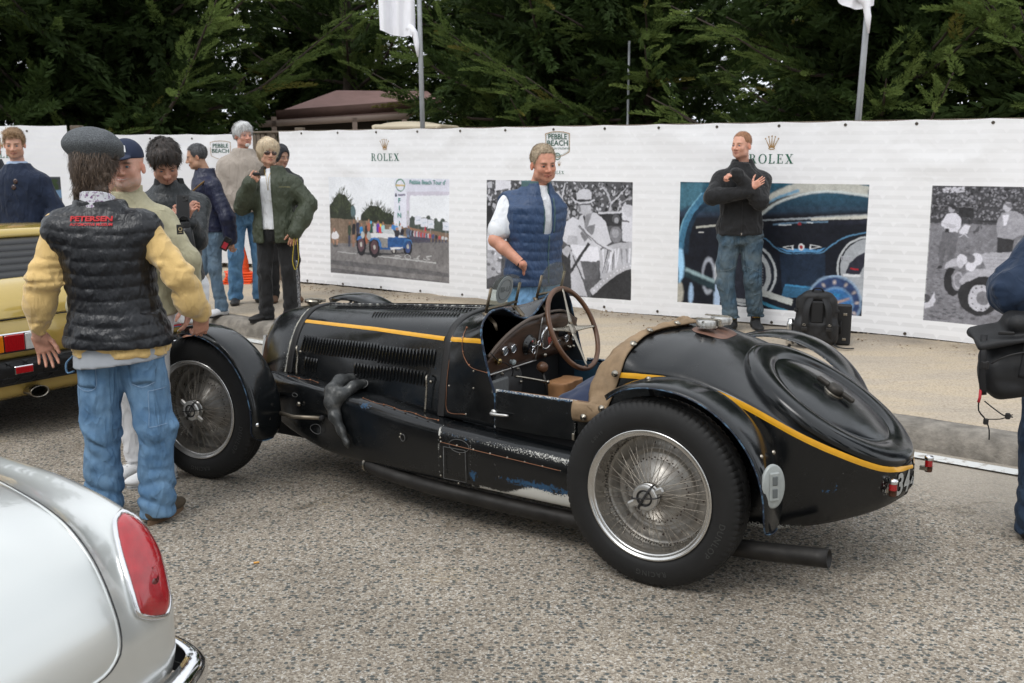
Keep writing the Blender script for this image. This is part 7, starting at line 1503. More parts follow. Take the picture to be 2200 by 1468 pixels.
 def limb(s,pts,rs,h=.009,k=.02,col=None):
  pts=[np.array(p,float)for p in pts];P=np.array(pts);S=SDF(P.min(0)-.09,P.max(0)+.09,h);S.chain(pts,rs,k=k);c=s.skin if col is None else np.array(col)
  V,F,C=S.mesh(lambda V:c*(1+.08*vnoise(V,25))[:,None]);s.body.append((V,F,C));return s
 def core(s,legs=True):
  """hidden trunk so that the body is one figure under its clothes"""
  k=s.k;S=SDF((-.35+s.shift[0]-.15,-.3,.0),(.35+s.shift[0]+.15,.3,1.55*k),.022);z=[(.88,.13,.09),(1.05,.12,.085),(1.28,.14,.095),(1.40,.13,.08),(1.48,.05,.05)]
  S.etube([(a*k,s.tx(a*k),s.ty(a*k),b*s.wid,c*s.wid)for a,b,c in z])
  if legs and hasattr(s,'legs'):
   for hp,kn,an in s.legs:S.chain([hp,kn,an],[.07*k,.045*k,.035*k],k=.03)
  V,F,C=S.mesh(lambda V:np.tile(s.skin,(len(V),1)));s.body.append((V,F,C));return s
 def finish(s):
  V,F,C=join_np(s.body);link('body',mesh_np(V,F,vcol=C),M_skin,s.root);return s
# clothes
 def torso_rows(s,t,z0,z1,belly=0,rows=None,flare=0):
  k=s.k;base=rows or[(.70,.165,.120),(.86,.172,.125),(.95,.170,.125),(1.05,.158,.115),(1.15,.160,.118),(1.28,.176,.128),(1.37,.180,.120),(1.42,.135,.105),(1.46,.092,.085),(1.53,.062,.062)]
  o=[]
  for z,rx,ry in base:
   bl=belly*math.exp(-((z-1.0)/.16)**2);f_=flare*min(1,max(0,(1.02-z)/.16));rx+=f_;ry+=f_;o.append((z*k,s.tx(z*k),s.ty(z*k)+bl*.6,(rx*s.wid+t)*k+bl*.4,(ry+t)*k+bl*.7))
  return o
 def top(s,name,m,arms,t=.012,z0=.88,z1=1.50,sleeve=1.0,folds=.006,puffer=0,pamp=.010,belly=0,vcol=None,rs=(.070,.056,.044),open_=None,cuff=0,hem=0,res=None,quilt=0,shoulders=.02,extra=None,sag=0,flare=0):
  """garment for the upper body; arms = [(shoulder, elbow, wrist)] in own coordinates; sleeve = part of the arm covered (0 = sleeveless)"""
  k=s.k;h=res or s.res;A=np.array([p for a in arms for p in a]or[[0,0,1.2]]);lo=np.minimum(A.min(0)-.12,[s.tx(1.2*k)-.30,s.ty(1.2*k)-.28,z0*k-.04]);hi=np.maximum(A.max(0)+.12,[s.tx(1.4*k)+.32,s.ty(1.2*k)+.28,1.60*k])
  S=SDF(lo,hi,h);S.etube([r for r in s.torso_rows(t,z0,z1,belly,None,flare)],k=.02);S.cut((0,0,1),(0,0,z1*k+.05));
  if z0:S.cut((0,0,-1),(0,0,z0*k))
  Tor=S.d.copy()
  for sh,el,wr in arms:
   sh,el,wr=[np.array(q,float)for q in(sh,el,wr)];sh=sh-[0,0,.034*k];sh[0]=s.tx(1.3)+(sh[0]-s.tx(1.3))*.94;r0,r1,r2=[r*k+t*.5 for r in rs];r0*=.90
   S.cap((s.tx(1.46*k),s.ty(1.46*k)-.01,1.452*k),sh+[0,0,.012],.045*k+t*.6,r0*.75,k=.05)
   if sleeve<=0:S.ell(sh-[0,0,.01],(.060*k+t,.066*k+t,.070*k+t),k=.05);continue
   if sleeve<.5:q=sleeve*2;e=sh+(el-sh)*q;S.cap(sh,e,r0,r1+.012,k=.05);d=unit(el-sh);S.d[:]=S.d
   else:
    S.cap(sh,el,r0,r1,k=.05);e=el+(wr-el)*min(1,(sleeve-.5)*2);S.cap(el,e,r1,r2,k=.02)
    if sag:mid=el*.55+e*.45;S.ell(mid-[0,0,sag*.8],(r1*.95,r1*.95,r1*1.15),k=.06)
   if cuff:S.cap(e-unit(e-el)*.035,e,r2+cuff,r2+cuff*.3,k=.008)
  if hem:
   zz=z0*k;S.etube([(zz+.000,s.tx(zz),s.ty(zz),(.160*s.wid+t)*k-.006,(.118+t)*k-.006),(zz+.06*k,s.tx(zz),s.ty(zz),(.165*s.wid+t)*k,(.122+t)*k)],k=.02)
  ph=rng.uniform(0,40)
  def f(P):
   d=0
   if folds:
    d=folds*.5*vnoise(P*[1,1,.8]+ph,9)+folds*.9*(.35-np.abs(vnoise(P@ROTF*[1,1,.45]+ph,13)))+folds*.35*(.35-np.abs(vnoise((P+ph)@ROTF*[1,1,.6],27)))
    for sh,el,wr in arms:
     r=np.linalg.norm(P-np.array(el),axis=1);d=d+folds*1.8*np.exp(-(r/.11)**2)*(.3-np.abs(vnoise((P+ph)*[.6,.6,2.0],15)))+(folds*1.2*np.exp(-(np.linalg.norm(P-np.array(wr),axis=1)/.09)**2)*(.3-np.abs(vnoise((P+ph)*[.5,.5,2.4],17)))if sleeve>.5 else 0)
    d=d+folds*.8*np.exp(-((P[:,2]-z0*k-.04)/.07)**2)*vnoise((P+ph)*[1,1,2.5],14)
   if puffer:
    zz=P[:,2]+.008*vnoise(P+ph,4)-.35*abs(P[:,0]-s.tx(1.2))**2+.03*(P[:,0]-s.tx(1.2));inw=np.ones(len(P))
    for sh,el,wr in arms:
     if sleeve>.5:
      for a,b in((sh,el),(el,wr)):
       a=np.array(a);b=np.array(b);v=b-a;l=np.linalg.norm(v);tt=((P-a)@v)/l;dd=np.linalg.norm(P-a-np.clip(tt,0,l)[:,None]*v/l,axis=1);far=abs(P[:,0]-s.tx(1.2))>.155*k*s.wid;sel=(dd<.085*k)*far;zz=np.where(sel,tt+ph,zz)
    w_=np.abs(np.sin(zz*PI/puffer));d=d-pamp*.8*(w_**.38-.6)*(1+.35*vnoise(P+ph,12))+.55*pamp*(.35-np.abs(vnoise((P+ph)@ROTF*[1,1,.25],42)))*(1.1-w_*.5)
   if quilt:a_=(P[:,0]+P[:,2])/quilt;b_=(P[:,0]-P[:,2])/quilt;d=d-.005*(np.minimum(np.abs(np.sin(a_*PI)),np.abs(np.sin(b_*PI)))**.5)
   return d
  S.near(f)
  if open_:open_(S)
  if extra:extra(S)
  V,F,C=S.mesh(vcol);me=mesh_np(V,F,vcol=C);return link(name,me,m,s.root)
 def set_legs(s,hipw=.092,kn=None,an=None,hipz=.90):
  k=s.k;s.legs=[]
  for i,sx in enumerate((1,-1)):
   hp=np.array([s.shift[0]+sx*hipw*k,s.shift[1],hipz*k]);a=np.array(an[i])if an is not None else np.array([s.shift[0]+sx*.12*k,s.shift[1],.085*k]);n=np.array(kn[i])if kn is not None else(hp+a)/2+np.array([sx*.008,.025,.01]);s.legs.append((hp,n,a))
  return s
 def trousers(s,m,r=(.096,.070,.056),t=0,folds=.008,zend=.05,belt=1.02,vcol=None,name='trousers',bunch=.012,res=None,shorts=0,extra=None):
  k=s.k;h=res or s.res;A=np.array([p for l in s.legs for p in l]);S=SDF((A[:,0].min()-.16,A[:,1].min()-.18,zend*k-.03),(A[:,0].max()+.16,A[:,1].max()+.18,belt*k+.03),h)
  for hp,kn,an in s.legs:
   S.chain([hp-[0,0,.02],kn],[r[0]*k,r[1]*k],k=.03);e=an+(an-kn)*.0
   S.cap(kn,e,r[1]*k,r[2]*k,k=.03);S.cap(e,e-[0,0,.05],r[2]*k,r[2]*k*1.02,k=.02)
  x,y=s.shift;wd=s.wid;S.etube([(.80*k,x,y-.005,.150*k*wd,.105*k),(.90*k,x,y-.006,.168*k*wd,.122*k),(.98*k,x,y,.160*k*wd,.112*k),(1.05*k,x,y,.150*k*wd,.105*k)],k=.05)
  S.cut((0,0,1),(0,0,belt*k));S.cut((0,0,-1),(0,0,(shorts or zend)*k));ph=rng.uniform(0,40)
  def f(P):
   z=P[:,2]/k;d=folds*.5*vnoise((P+ph)*[.8,.8,1.0],8)+folds*1.0*(.33-np.abs(vnoise((P@ROTF+ph)*[.9,.9,.5],11)))+folds*.35*(.35-np.abs(vnoise((P+ph)@ROTF*[1,1,.6],24)))
   d=d+folds*1.5*np.exp(-((z-.84)/.08)**2)*(.3-np.abs(vnoise((P@ROTF+ph)*[.6,.6,2.2],12)))+folds*1.6*np.exp(-((z-.46)/.12)**2)*(.3-np.abs(vnoise((P@ROTF+ph)*[.6,.6,1.8],13)))
   if bunch and not shorts:d=d+bunch*1.5*np.exp(-((z-.13)/.12)**2)*(.25-np.abs(np.sin(z*36+vnoise(P+ph,7)*2.2+P[:,0]*16))*.8)
   return d
  S.near(f)
  if extra:extra(S)
  V,F,C=S.mesh(vcol);return link(name,mesh_np(V,F,vcol=C),m,s.root)
 def shoes(s,m,dirs,sole=None,big=1.0,name='shoe',toe=None,z0=0,size=.28):
  out=[]
  for(hp,kn,an),dr in zip(s.legs,dirs):
   u=unit([dr[0],dr[1],0]);w=np.array([u[1],-u[0],0]);a=np.array([an[0],an[1],z0]);L_=size*s.k*big;c=a+u*L_*.22;S=SDF(c-[.2,.2,.02],c+[.2,.2,.17],.0065);R=np.stack([w,u,np.array([0,0,1.])],1)
   S.ell(a-u*L_*.12+[0,0,.050],(.038*big,.050*big,.046),k=.02,R=R);S.ell(a+u*L_*.20+[0,0,.046],(.040*big,.085*big,.036),k=.03,R=R);S.ell(a+u*L_*.48+[0,0,.036],(.045*big,.070*big,.028),k=.03,R=R);S.cap(a+[0,0,.06],a+[0,0,.12],.042,.040,k=.03)
   S.cut((0,0,-1),(0,0,z0+.016));o=sdf_obj(name,S,m,s.root);out.append(o)
   mb=MB();pts=[]
   for t_ in np.linspace(0,2*PI,28,endpoint=False):cu,cw=math.cos(t_),math.sin(t_);pts.append(a+u*(L_*.19+cu*L_*.50)+w*cw*(.040+.006*cu)*big*(1-.25*max(0,-cu))+[0,0,.024])
   mb.poly(pts,.024,(0,0,1));mb.build('sole',sole or M_strap,o)
  return out
 def legcap(s,i,z):hp,kn,an=s.legs[i];return kn+(an-kn)*((kn[2]-z)/(kn[2]-an[2]))
# the man in the flat cap and black puffer vest
p=Person((-1.80,4.62,0),0,'man seen from behind in grey flat cap, black quilted vest and yellow sleeves',H=1.76,lean=(-.085,.03),head=(-12,4,0),head_off=(-.012,.0),skin=(.50,.27,.19),res=.009,wid=1.10)
p.head(neck=.060);p.hair((.045,.030,.022),'shaggy',(.15,.105,.075))
M_tweed=mat('grey_tweed',(.055,.060,.065),rough=.95,col2=(.17,.18,.19),vscale=190,thr=(.38,.74),bump=.6,bscale=260,bdist=.002)
S=SDF((-.17,-.18,.08),(.17,.21,.31),.0045);S.ell((0,-.022,.200),(.126,.146,.056),k=.02,R=rotm('x',-.10));S.ell((0,-.03,.222),(.104,.118,.068),k=.04);S.ell((0,.09,.178),(.085,.062,.022),k=.03);S.cap((0,-.03,.155),(0,-.03,.19),.0,k=.01);S.etube([(.150,0,-.014,.090,.112),(.185,0,-.016,.096,.118)],k=.02);S.ell((0,0,.10),(.080,.10,.055),k=.004,sub=True)
S.near(lambda P:.004*vnoise(P,18)-.004*np.abs(np.sin(np.arctan2(P[:,0],P[:,1]+.02)*4))**.3*np.clip((P[:,2]-.19)/.03,0,1))
cap_=p.local_obj('flat_cap',S,M_tweed)
mb=MB();mb.sphere((0,-.02,.291),.011,12,8,(1,1,.5));me=mb.mesh();
for v in me.vertices:v.co=Vector((np.array(v.co)*p.hs)@p.hR.T+p.hp)
link('button',me,M_tweed,cap_)
shL,shR=(-.240+.01,-.02,1.41),(.165,-.02,1.405);elL,wrL=(-.300,-.05,1.15),(-.368,.0,.925);elR,wrR=(.296,-.02,1.165),(.345,.10,.965)
arms=[(shL,elL,wrL),(shR,elR,wrR)]
M_yel_s=mat('yellow_waffle',(.70,.48,.19),rough=.9,var=.10,vscale=5,bump=.9,bscale=170,bdist=.002,sheen=.3,wrk=0.6,wsc=6)
p.top('yellow_shirt',M_yel_s,arms,t=.004,z0=.805,z1=1.40,sleeve=.96,folds=.016,rs=(.068,.069,.049),cuff=.004,res=.0085,sag=.035,flare=.028)
M_tee=mat('grey_tee',(.38,.40,.43),rough=.9,var=.10,vscale=8)
S=SDF((-.30,-.25,.70),(.30,.25,.95),.009);S.etube([(.70,-.0,0,.212,.160),(.9,0,0,.200,.145)]);S.near(lambda P:.008*(.3-np.abs(vnoise(P*[1,1,.5],12))));S.cut((.12,.0,-1),(0,0,.760));sdf_obj('undershirt',S,M_tee,p.root)
M_puf=mat('black_puffer',(.0085,.0095,.0125),rough=.38,var=.2,vscale=12,bump=.5,bscale=50,bdist=.004,coat=.10,coat_rough=.35,wrk=0.22,wsc=18)
def vest_arm(S):
 for sx,sh in((-1,shL),(1,shR)):S.ell(np.array(sh)+[sx*.118,0,-.10],(.066,.15,.150),k=.008,sub=True)
p.top('puffer_vest',M_puf,[((shL[0]+.005,-.02,1.40),elL,wrL),((shR[0]-.005,-.02,1.40),elR,wrR)],t=.026,z0=.85,z1=1.455,sleeve=0,folds=.007,puffer=.0585,pamp=.0085,res=.0072,extra=vest_arm,flare=.026)
M_redt=mat('red_print',(.50,.015,.02),rough=.6)
def back_text(txt,sz,cx,cz,wd,font_bold=.001):
 tm_=text_mesh(txt,sz,font_bold=font_bold,width=wd);bm=bmesh.new();bm.from_mesh(tm_);bmesh.ops.triangulate(bm,faces=bm.faces);bm.to_mesh(tm_);bm.free()
 dg=bpy.context.evaluated_depsgraph_get();vest=p.root.children[-1]
 from mathutils.bvhtree import BVHTree
 vo=[c for c in p.root.children if c.name.startswith('puffer_vest')][0];bv=BVHTree.FromPolygons([v.co[:]for v in vo.data.vertices],[tuple(q.vertices)for q in vo.data.polygons])
 for v in tm_.vertices:
  x,z=cx+v.co.x,cz+v.co.y;r=bv.ray_cast(Vector((x,-.6,z)),Vector((0,1,0)))[0];v.co=(x,(r.y if r else-.15)-.006,z)
 link('lettering',tm_,M_redt,vo)
back_text('PETERSEN',.029,-.045,1.418,1.45,.0011);back_text('AUTOMOTIVE MUSEUM',.0165,-.043,1.394,1.06,.0004)
S=SDF((-.16,-.16,1.40),(.14,.12,1.58),.005);S.etube([(1.455,p.tx(1.47),-.008,.080,.078),(1.50,p.tx(1.5),-.004,.073,.073),(1.545,p.tx(1.54),.0,.070,.070)]);S.cut((0,.3,1),(0,0,1.518));S.ell((-.05,.02,1.54),(.058,.058,.2),k=.002,sub=True)if False else None
M_band=mat('patterned_collar',(.60,.60,.63),rough=.8,col2=(.20,.10,.22),vscale=90,thr=(.54,.60));sdf_obj('shirt_collar',S,M_band,p.root)
M_den=mat('light_denim',(.080,.170,.300),rough=.9,col2=(.165,.285,.43),vscale=9,thr=(.36,.70),bump=.5,bscale=240,bdist=.001,wrk=0.7,wsc=7)
p.set_legs(kn=[(.140,.0,.445),(-.112,.0,.445)],an=[(.135,-.02,.085),(-.118,-.0,.085)],hipz=.86)
p.trousers(M_den,r=(.108,.086,.078),folds=.013,zend=.035,belt=1.0,bunch=.014,res=.0085)
p.shoes(mat('brown_suede',(.075,.055,.035),rough=.85,var=.2,vscale=20),[(.25,1),(-.25,1)],sole=mat('tan_sole',(.16,.10,.06),rough=.8),big=1.02)
M_seam=mat('denim_seam',(.26,.36,.50),rough=.9)
def on_surface(part,pts,off=.003,d=(0,1,0),start=-.5):
 from mathutils.bvhtree import BVHTree
 bv=BVHTree.FromPolygons([v.co[:]for v in part.data.vertices],[tuple(q.vertices)for q in part.data.polygons]);o=[];last=None
 for x,z in pts:
  if abs(d[1])>.5:r=bv.ray_cast(Vector((x,start,z)),Vector(d))
  else:r=bv.ray_cast(Vector((start,x,z)),Vector(d))
  if r[0]is not None:last=np.array(r[0])-np.array(d)*off;o.append(last)
  elif last is not None:o.append(last)
 return np.array(o)
tro=[c for c in p.root.children if c.name.startswith('trousers')][0]
def patch(part,quad,m,name,off=.004,n=8,th=.003,start=-.5,d=(0,1,0)):
 Q=np.array(quad,float);rows=[]
 for u in np.linspace(0,1,n):
  a=Q[0]*(1-u)+Q[1]*u;b=Q[3]*(1-u)+Q[2]*u;r=on_surface(part,[a*(1-v)+b*v for v in np.linspace(0,1,n)],off,d,start)
  if len(r)<n:return None
  rows.append(r)
 mb=MB();mb.grid(rows);o=mb.build(name,m,part);solidify(o,th);return o
patch(tro,[(-.195,.775),(-.075,.785),(-.085,.655),(-.185,.66)],M_den,'back_pocket');patch(tro,[(.07,.80),(.19,.805),(.18,.68),(.08,.675)],M_den,'back_pocket');patch(tro,[(.150,.640),(.225,.648),(.215,.48),(.150,.475)],M_den,'side_pocket')
for pts in([(.033,.73+.0*i)for i in(0,)],):
 pass
for ln in([(-.195,.775),(-.135,.765),(-.075,.785)],[(-.185,.66),(-.135,.64),(-.085,.655),(-.078,.72),(-.075,.785)],[(.07,.80),(.13,.788),(.19,.805)],[(.08,.675),(.13,.66),(.18,.68)],[(.150,.640),(.225,.648)],[(.150,.475),(.150,.56),(.150,.640)],[(.150,.475),(.215,.48)],[(-.205,.845),(0,.835),(.205,.85)]):
 q=on_surface(tro,[tuple(a)for a in crom([(x,0,z)for x,z in ln],12)[:,[0,2]]],.0065)
 if len(q)>2:mb=MB();mb.tube(q,.0013,4);mb.build('seam',M_seam,tro)
q=on_surface(tro,[(-.205,.745),(-.225,.735)],.01);mb=MB();mb.tube(crom([(-.188,-.07,.80),(-.222,-.07,.76),(-.215,-.075,.72),(-.185,-.08,.73)],10),.009,8,ell=.4);mb.build('hammer_loop',M_den,tro)
p.hand((-.372,.01,.885),(.22,.15,-1),(.3,-1,-.1),False,curl=.30,thumb=.5,spread=.12);p.hand((.343,.115,.955),(-.15,.40,-1),(-.5,.6,-.3),True,curl=.75,thumb=.6)
p.limb([wrL,(-.372,.01,.87)],[.034,.028]);p.limb([wrR,(.343,.118,.940)],[.036,.028]);p.core().finish()
# smiling man in the navy cap (facing the man with the flat cap)
p=Person((-1.93,5.22,0),162,'smiling man in navy baseball cap and khaki jacket facing the man in the flat cap',H=1.76,lean=(.0,.05),head=(20,2,0),head_off=(-.036,.01),skin=(.60,.33,.245),res=.012,wid=1.05)
p.head(beard=.55,beardc=(.42,.38,.34),brow=(.14,.09,.06),smile=1.0,fat=1.12,blush=.5,neck=.062);p.hair((.22,.19,.17),'buzz',(.32,.29,.26))
M_ncap=mat('navy_cap',(.012,.020,.050),rough=.75,var=.15,vscale=20,bump=.3,bscale=200,bdist=.001)
S=SDF((-.12,-.15,.12),(.12,.22,.29),.0045);S.ell((0,-.014,.160),(.086,.106,.093),k=.01);S.cut((0,0,-1),(0,0,.152));S.ell((0,.125,.158),(.066,.075,.012),k=.012,R=rotm('x',-.12));S.ell((0,-.014,.13),(.080,.100,.06),k=.002,sub=True);co=p.local_obj('cap',S,M_ncap)
mb=MB();mb.poly([(-.032,.086,.185),(.028,.088,.185),(.022,.078,.218),(-.026,.076,.218)],.002,(0,1,.4));me=mb.mesh()
for v in me.vertices:v.co=Vector((np.array(v.co)*p.hs)@p.hR.T+p.hp)
link('cap_emblem',me,mat('white_print',(.7,.7,.7)),co)
M_kha=cloth('khaki_jacket',(.40,.37,.245),weave=140,var=.10);sh1,sh2=(.185,0,1.40),(-.185,0,1.40)
armsK=[(sh1,(.25,.05,1.12),(.20,.20,.96)),(sh2,p.W((-1.64,5.12,1.17)),p.W((-1.66,5.22,.96)))]
p.top('khaki_jacket',M_kha,armsK,t=.026,z0=.90,z1=1.50,folds=.010,rs=(.072,.064,.050),hem=0)
S=SDF((-.16,-.14,1.40),(.16,.16,1.60),.006);S.etube([(1.44,p.tx(1.45),p.ty(1.45),.10,.090),(1.50,p.tx(1.5),p.ty(1.5),.080,.078),(1.545,p.tx(1.54),p.ty(1.54)+.0,.080,.08)]);S.ell((p.tx(1.5),.06+p.ty(1.5),1.57),(.045,.07,.10),k=.01,sub=True);sdf_obj('collar',S,M_kha,p.root)
pw=p.W((-1.625,5.03,1.335));mb=MB();mb.box((0,0,0),(.032,.006,.048),bev=.001);o=mb.build('arm_badge',mat('badge_dark',(.03,.03,.028),rough=.7),p.root,loc=tuple(pw),rot=(0,0,math.radians(-150+18)))
mb=MB();mb.lathe([(.006,0),(.010,.0005)],(0,-.0036,.002),(0,-1,0),18);mb.box((0,-.0036,-.014),(.016,.001,.003));mb.build('emblem',mat('badge_gold',(.45,.36,.2),rough=.6),o)
p.set_legs(an=[p.W((-2.00,5.27,.085)),p.W((-1.85,5.20,.085))])
M_wtro=cloth('white_trousers',(.70,.70,.71),weave=150,var=.06);p.trousers(M_wtro,r=(.095,.070,.060),folds=.008,zend=.09,bunch=.006)
def sneakers(p,dirs):
 M_canv=mat('white_canvas',(.72,.72,.72),rough=.8,var=.06,bump=.3,bscale=150);sh_=p.shoes(M_canv,dirs,sole=mat('white_rubber',(.66,.66,.64),rough=.5),size=.29)
 for(hp,kn,an),dr,o in zip(p.legs,dirs,sh_):
  u=unit([*dr,0]);w=np.array([u[1],-u[0],0]);a=np.array([an[0],an[1],0])
  for zz in(.026,.010):mb=MB();mb.tube([a+u*(.29*.19+math.cos(t)*.29*.512)+w*math.sin(t)*(.0415+.006*math.cos(t))*(1-.25*max(0,-math.cos(t)))+[0,0,zz]for t in np.linspace(0,2*PI,30)],.0013,4);mb.build('sole_line',mat('navy_line',(.02,.025,.06),rough=.5),o)
  for k in range(5):c=a+u*(.06+.022*k)+[0,0,.088-.009*k];mb=MB();mb.tube([c-w*.018,c+[0,0,.005],c+w*.018],.003,5);mb.build('lace',M_canv,o)
sneakers(p,[tuple(p.Ri[:2,:2]@np.array((-.12,-.20))),tuple(p.Ri[:2,:2]@np.array((-.18,-.20)))])
p.hand(p.W((-1.665,5.22,.955)),p.Ri@np.array((.0,-.1,-1)),p.Ri@np.array((-1,0,0)),False,curl=.4);p.core().finish()
# young man looking at his phone
p=Person((-2.08,6.28,0),200,'dark haired young man in black puffer jacket and white shorts looking down',H=1.80,lean=(.0,.06),head=(6,38,4),head_off=(.02,.045),skin=(.52,.28,.20),res=.013,wid=.93)
p.head(brow=(.03,.02,.015),stub=.35,neck=.056);p.hair((.012,.009,.008),'thick',(.045,.032,.025))
M_pufb=mat('charcoal_puffer',(.017,.020,.022),rough=.42,var=.15,vscale=12,bump=.4,bscale=60,bdist=.003,wrk=0.22,wsc=18)
eR,hR_=p.W((-2.20,6.02,1.18)),p.W((-1.90,5.98,1.33));eL,hL_=p.W((-1.88,6.08,1.20)),p.W((-1.89,5.98,1.31))
p.top('puffer_jacket',M_pufb,[((.185,.02,1.42),eR,hR_),((-.175,.02,1.42),eL,hL_)],t=.018,z0=.90,puffer=.070,pamp=.010,folds=.004,rs=(.068,.060,.048),sleeve=.95)
S=SDF((-.16,-.14,1.38),(.16,.18,1.60),.006);S.etube([(1.43*p.k,p.tx(1.45),p.ty(1.45),.105,.095),(1.54*p.k,p.tx(1.54),p.ty(1.54),.082,.085)]);S.ell((p.tx(1.5),.08+p.ty(1.5),1.56),(.05,.07,.10),k=.01,sub=True);sdf_obj('collar',S,M_cav,p.root)
p.set_legs(an=[(.13,.05,.085),(-.06,.0,.085)]);p.trousers(M_wtro,r=(.105,.092,.05),zend=.05,shorts=.66*p.k/p.k,folds=.010,name='shorts')
for hp,kn,an in p.legs:p.limb([hp-[0,0,.1],kn,kn+(an-kn)*.35,an,an-[0,0,.05]],[.078,.055,.056,.036,.036])
p.shoes(mat('grey_trainer',(.12,.12,.13),rough=.7),[(.1,1),(-.1,1)])
p.hand(hR_,p.Ri@unit([.45,-.1,.75]),p.Ri@np.array((.6,.5,.1)),True,curl=.9,thumb=.9,scale=.9);p.hand(hL_,p.Ri@unit([-.55,-.2,.55]),p.Ri@np.array((-.2,.8,.5)),False,curl=.95,thumb=.6,scale=.9);p.core().finish()
def phone(loc,R,label,case=(.012,.012,.013),lens=True,extra=None):
 r=empty('phone',loc,0,label,'phone');r.rotation_euler=R
 mb=MB();mb.box((0,0,0),(.074,.009,.150),bev=.004);c=mb.build('phone_case',mat('case_%d'%int(case[0]*1000),case,rough=.35),r)
 mb=MB();mb.box((.016,-.0052,.053),(.034,.002,.034),bev=.001);b=mb.build('camera_block',mat('lens_block',(.03,.03,.03),rough=.2),r)
 for x,z in((.008,.061),(.024,.045)):mb=MB();mb.lathe([(.0065,0),(.0065,.002),(0,.0015)],(x,-.006,z),(0,-1,0),14);mb.build('camera_lens',M_strap,r)
 return r
phone((-1.892,5.93,1.395),(math.radians(-12),0,math.radians(8)),'black phone held up by the dark haired young man in both hands')
b=empty('drinks_bottle',(-1.852,5.90,1.09),0,'black insulated drinks bottle hanging below the young man\'s hands','bottle');b.rotation_euler=(0,math.radians(-7),0)
mb=MB();mb.lathe([(0,0),(.034,0),(.038,.004),(.038,.17),(.034,.188),(.026,.196)],n=24);mb.build('body',mat('bottle_black',(.012,.013,.014),rough=.35),b);mb=MB();mb.lathe([(.030,.194),(.031,.22),(.026,.228),(0,.228)],n=24);l_=mb.build('lid',M_cav,b);mb=MB();mb.tube([(-.025,0,.222),(-.022,0,.252),(0,0,.262),(.022,0,.252),(.025,0,.222)],.006,8);mb.build('carry_loop',M_cav,l_)
# man in the navy puffer jacket
p=Person((-2.92,10.05,.13),112,'grey-templed man in a navy puffer jacket with a tan sling bag, turned to the left',H=1.66,lean=(.0,.10),head=(-8,14,0),head_off=(0,.02),skin=(.46,.26,.17),res=.014)
p.head(brow=(.03,.03,.03),fat=1.0);p.hair((.022,.022,.024),'short',(.12,.12,.125))
M_npuf=mat('navy_puffer',(.010,.013,.038),rough=.42,var=.15,vscale=12,bump=.4,bscale=60,bdist=.003,wrk=0.22,wsc=18);eL=p.W((-2.72,9.84,1.10));wL=p.W((-2.70,9.86,.90));eR=p.W((-3.10,10.2,1.12));wR=p.W((-3.3,10.05,1.05))
p.top('puffer_jacket',M_npuf,[((.175,0,1.30),eR,wR),((-.175,0,1.30),eL,wL)],t=.030,z0=.90,puffer=.052,pamp=.008,folds=.006,rs=(.070,.064,.050))
S=SDF((-.16,-.16,1.24),(.16,.20,1.50),.007);S.etube([(1.33,p.tx(1.35),p.ty(1.35)-.01,.11,.10),(1.44,p.tx(1.44),p.ty(1.44)-.015,.085,.085)]);S.ell((0,.11+p.ty(1.4),1.46),(.06,.07,.09),k=.01,sub=True);S.near(lambda P:.006*vnoise(P,20));sdf_obj('hood',S,M_npuf,p.root)
p.set_legs(kn=[(.10,.12,.47),(-.10,.02,.47)],an=[(.10,.30,.085),(-.09,-.03,.085)]);M_dj=mat('blue_jeans',(.075,.125,.185),rough=.9,col2=(.15,.215,.28),vscale=8,thr=(.35,.7),bump=.4,bscale=200,bdist=.001,wrk=0.7,wsc=8);p.trousers(M_dj,r=(.092,.068,.058),folds=.010,zend=.06)
p.shoes(mat('white_trainer',(.66,.66,.67),rough=.7),[(.2,1),(-.5,1)]);p.hand(wL,p.Ri@np.array((0,-.1,-1)),p.Ri@np.array((.5,1,0)),False,curl=.7);p.hand(wR,(0,1,-.2),(0,0,-1),True,curl=.7);p.core().finish()
M_tan=mat('tan_strap',(.27,.155,.055),rough=.8,var=.15,vscale=20)
bg=empty('sling_bag',(-3.10,9.80,1.20),0,'tan sling bag strapped across the chest of the man in the navy puffer jacket','bag')
mb=MB();mb.box((0,0,0),(.10,.10,.15),R=rotm('y',.5),bev=.02);mb.build('pouch',M_tan,bg);mb=MB();mb.tube(crom([(-.01,-.02,.04),(.06,-.04,.13),(.13,-.02,.20),(.17,.06,.245)],12),.016,8,ell=.3);mb.build('strap',M_tan,bg)
r=phone((-2.735,9.80,.86),(math.radians(20),math.radians(30),math.radians(10)),'phone in black and red case held low by the man in navy');mb=MB();mb.box((0,-.0055,-.02),(.045,.001,.07));mb.build('case_print',mat('case_red',(.45,.03,.05),rough=.5),r)
# tall white-haired man
p=Person((-2.80,10.85,.13),205,'tall white-haired man with a white goatee in a beige windbreaker, looking to the right',H=1.90,lean=(.0,.02),head=(18,2,0),skin=(.58,.30,.22),res=.015,wid=1.12)
p.head(beard=.0,brow=(.4,.38,.36),fat=1.05,blush=.6);S=SDF((-.05,.03,-.03),(.05,.12,.08),.004);S.ell((0,.080,.016),(.026,.026,.022),k=.01);S.near(lambda P:.003*vnoise(P,120));p.local_obj('goatee',S,M_hairm,lambda V:np.tile([.55,.54,.52],(len(V),1)))
p.hair((.48,.48,.48),'thick',(.72,.72,.71));M_bei=cloth('beige_windbreaker',(.36,.31,.265),var=.08)
p.top('windbreaker',M_bei,[((.19,0,1.50),(.26,.02,1.22),(.24,.12,.99)),((-.19,0,1.50),(-.26,.0,1.22),(-.25,.10,.99))],t=.034,z0=.92,folds=.014,belly=.05,rs=(.075,.068,.052),hem=1)
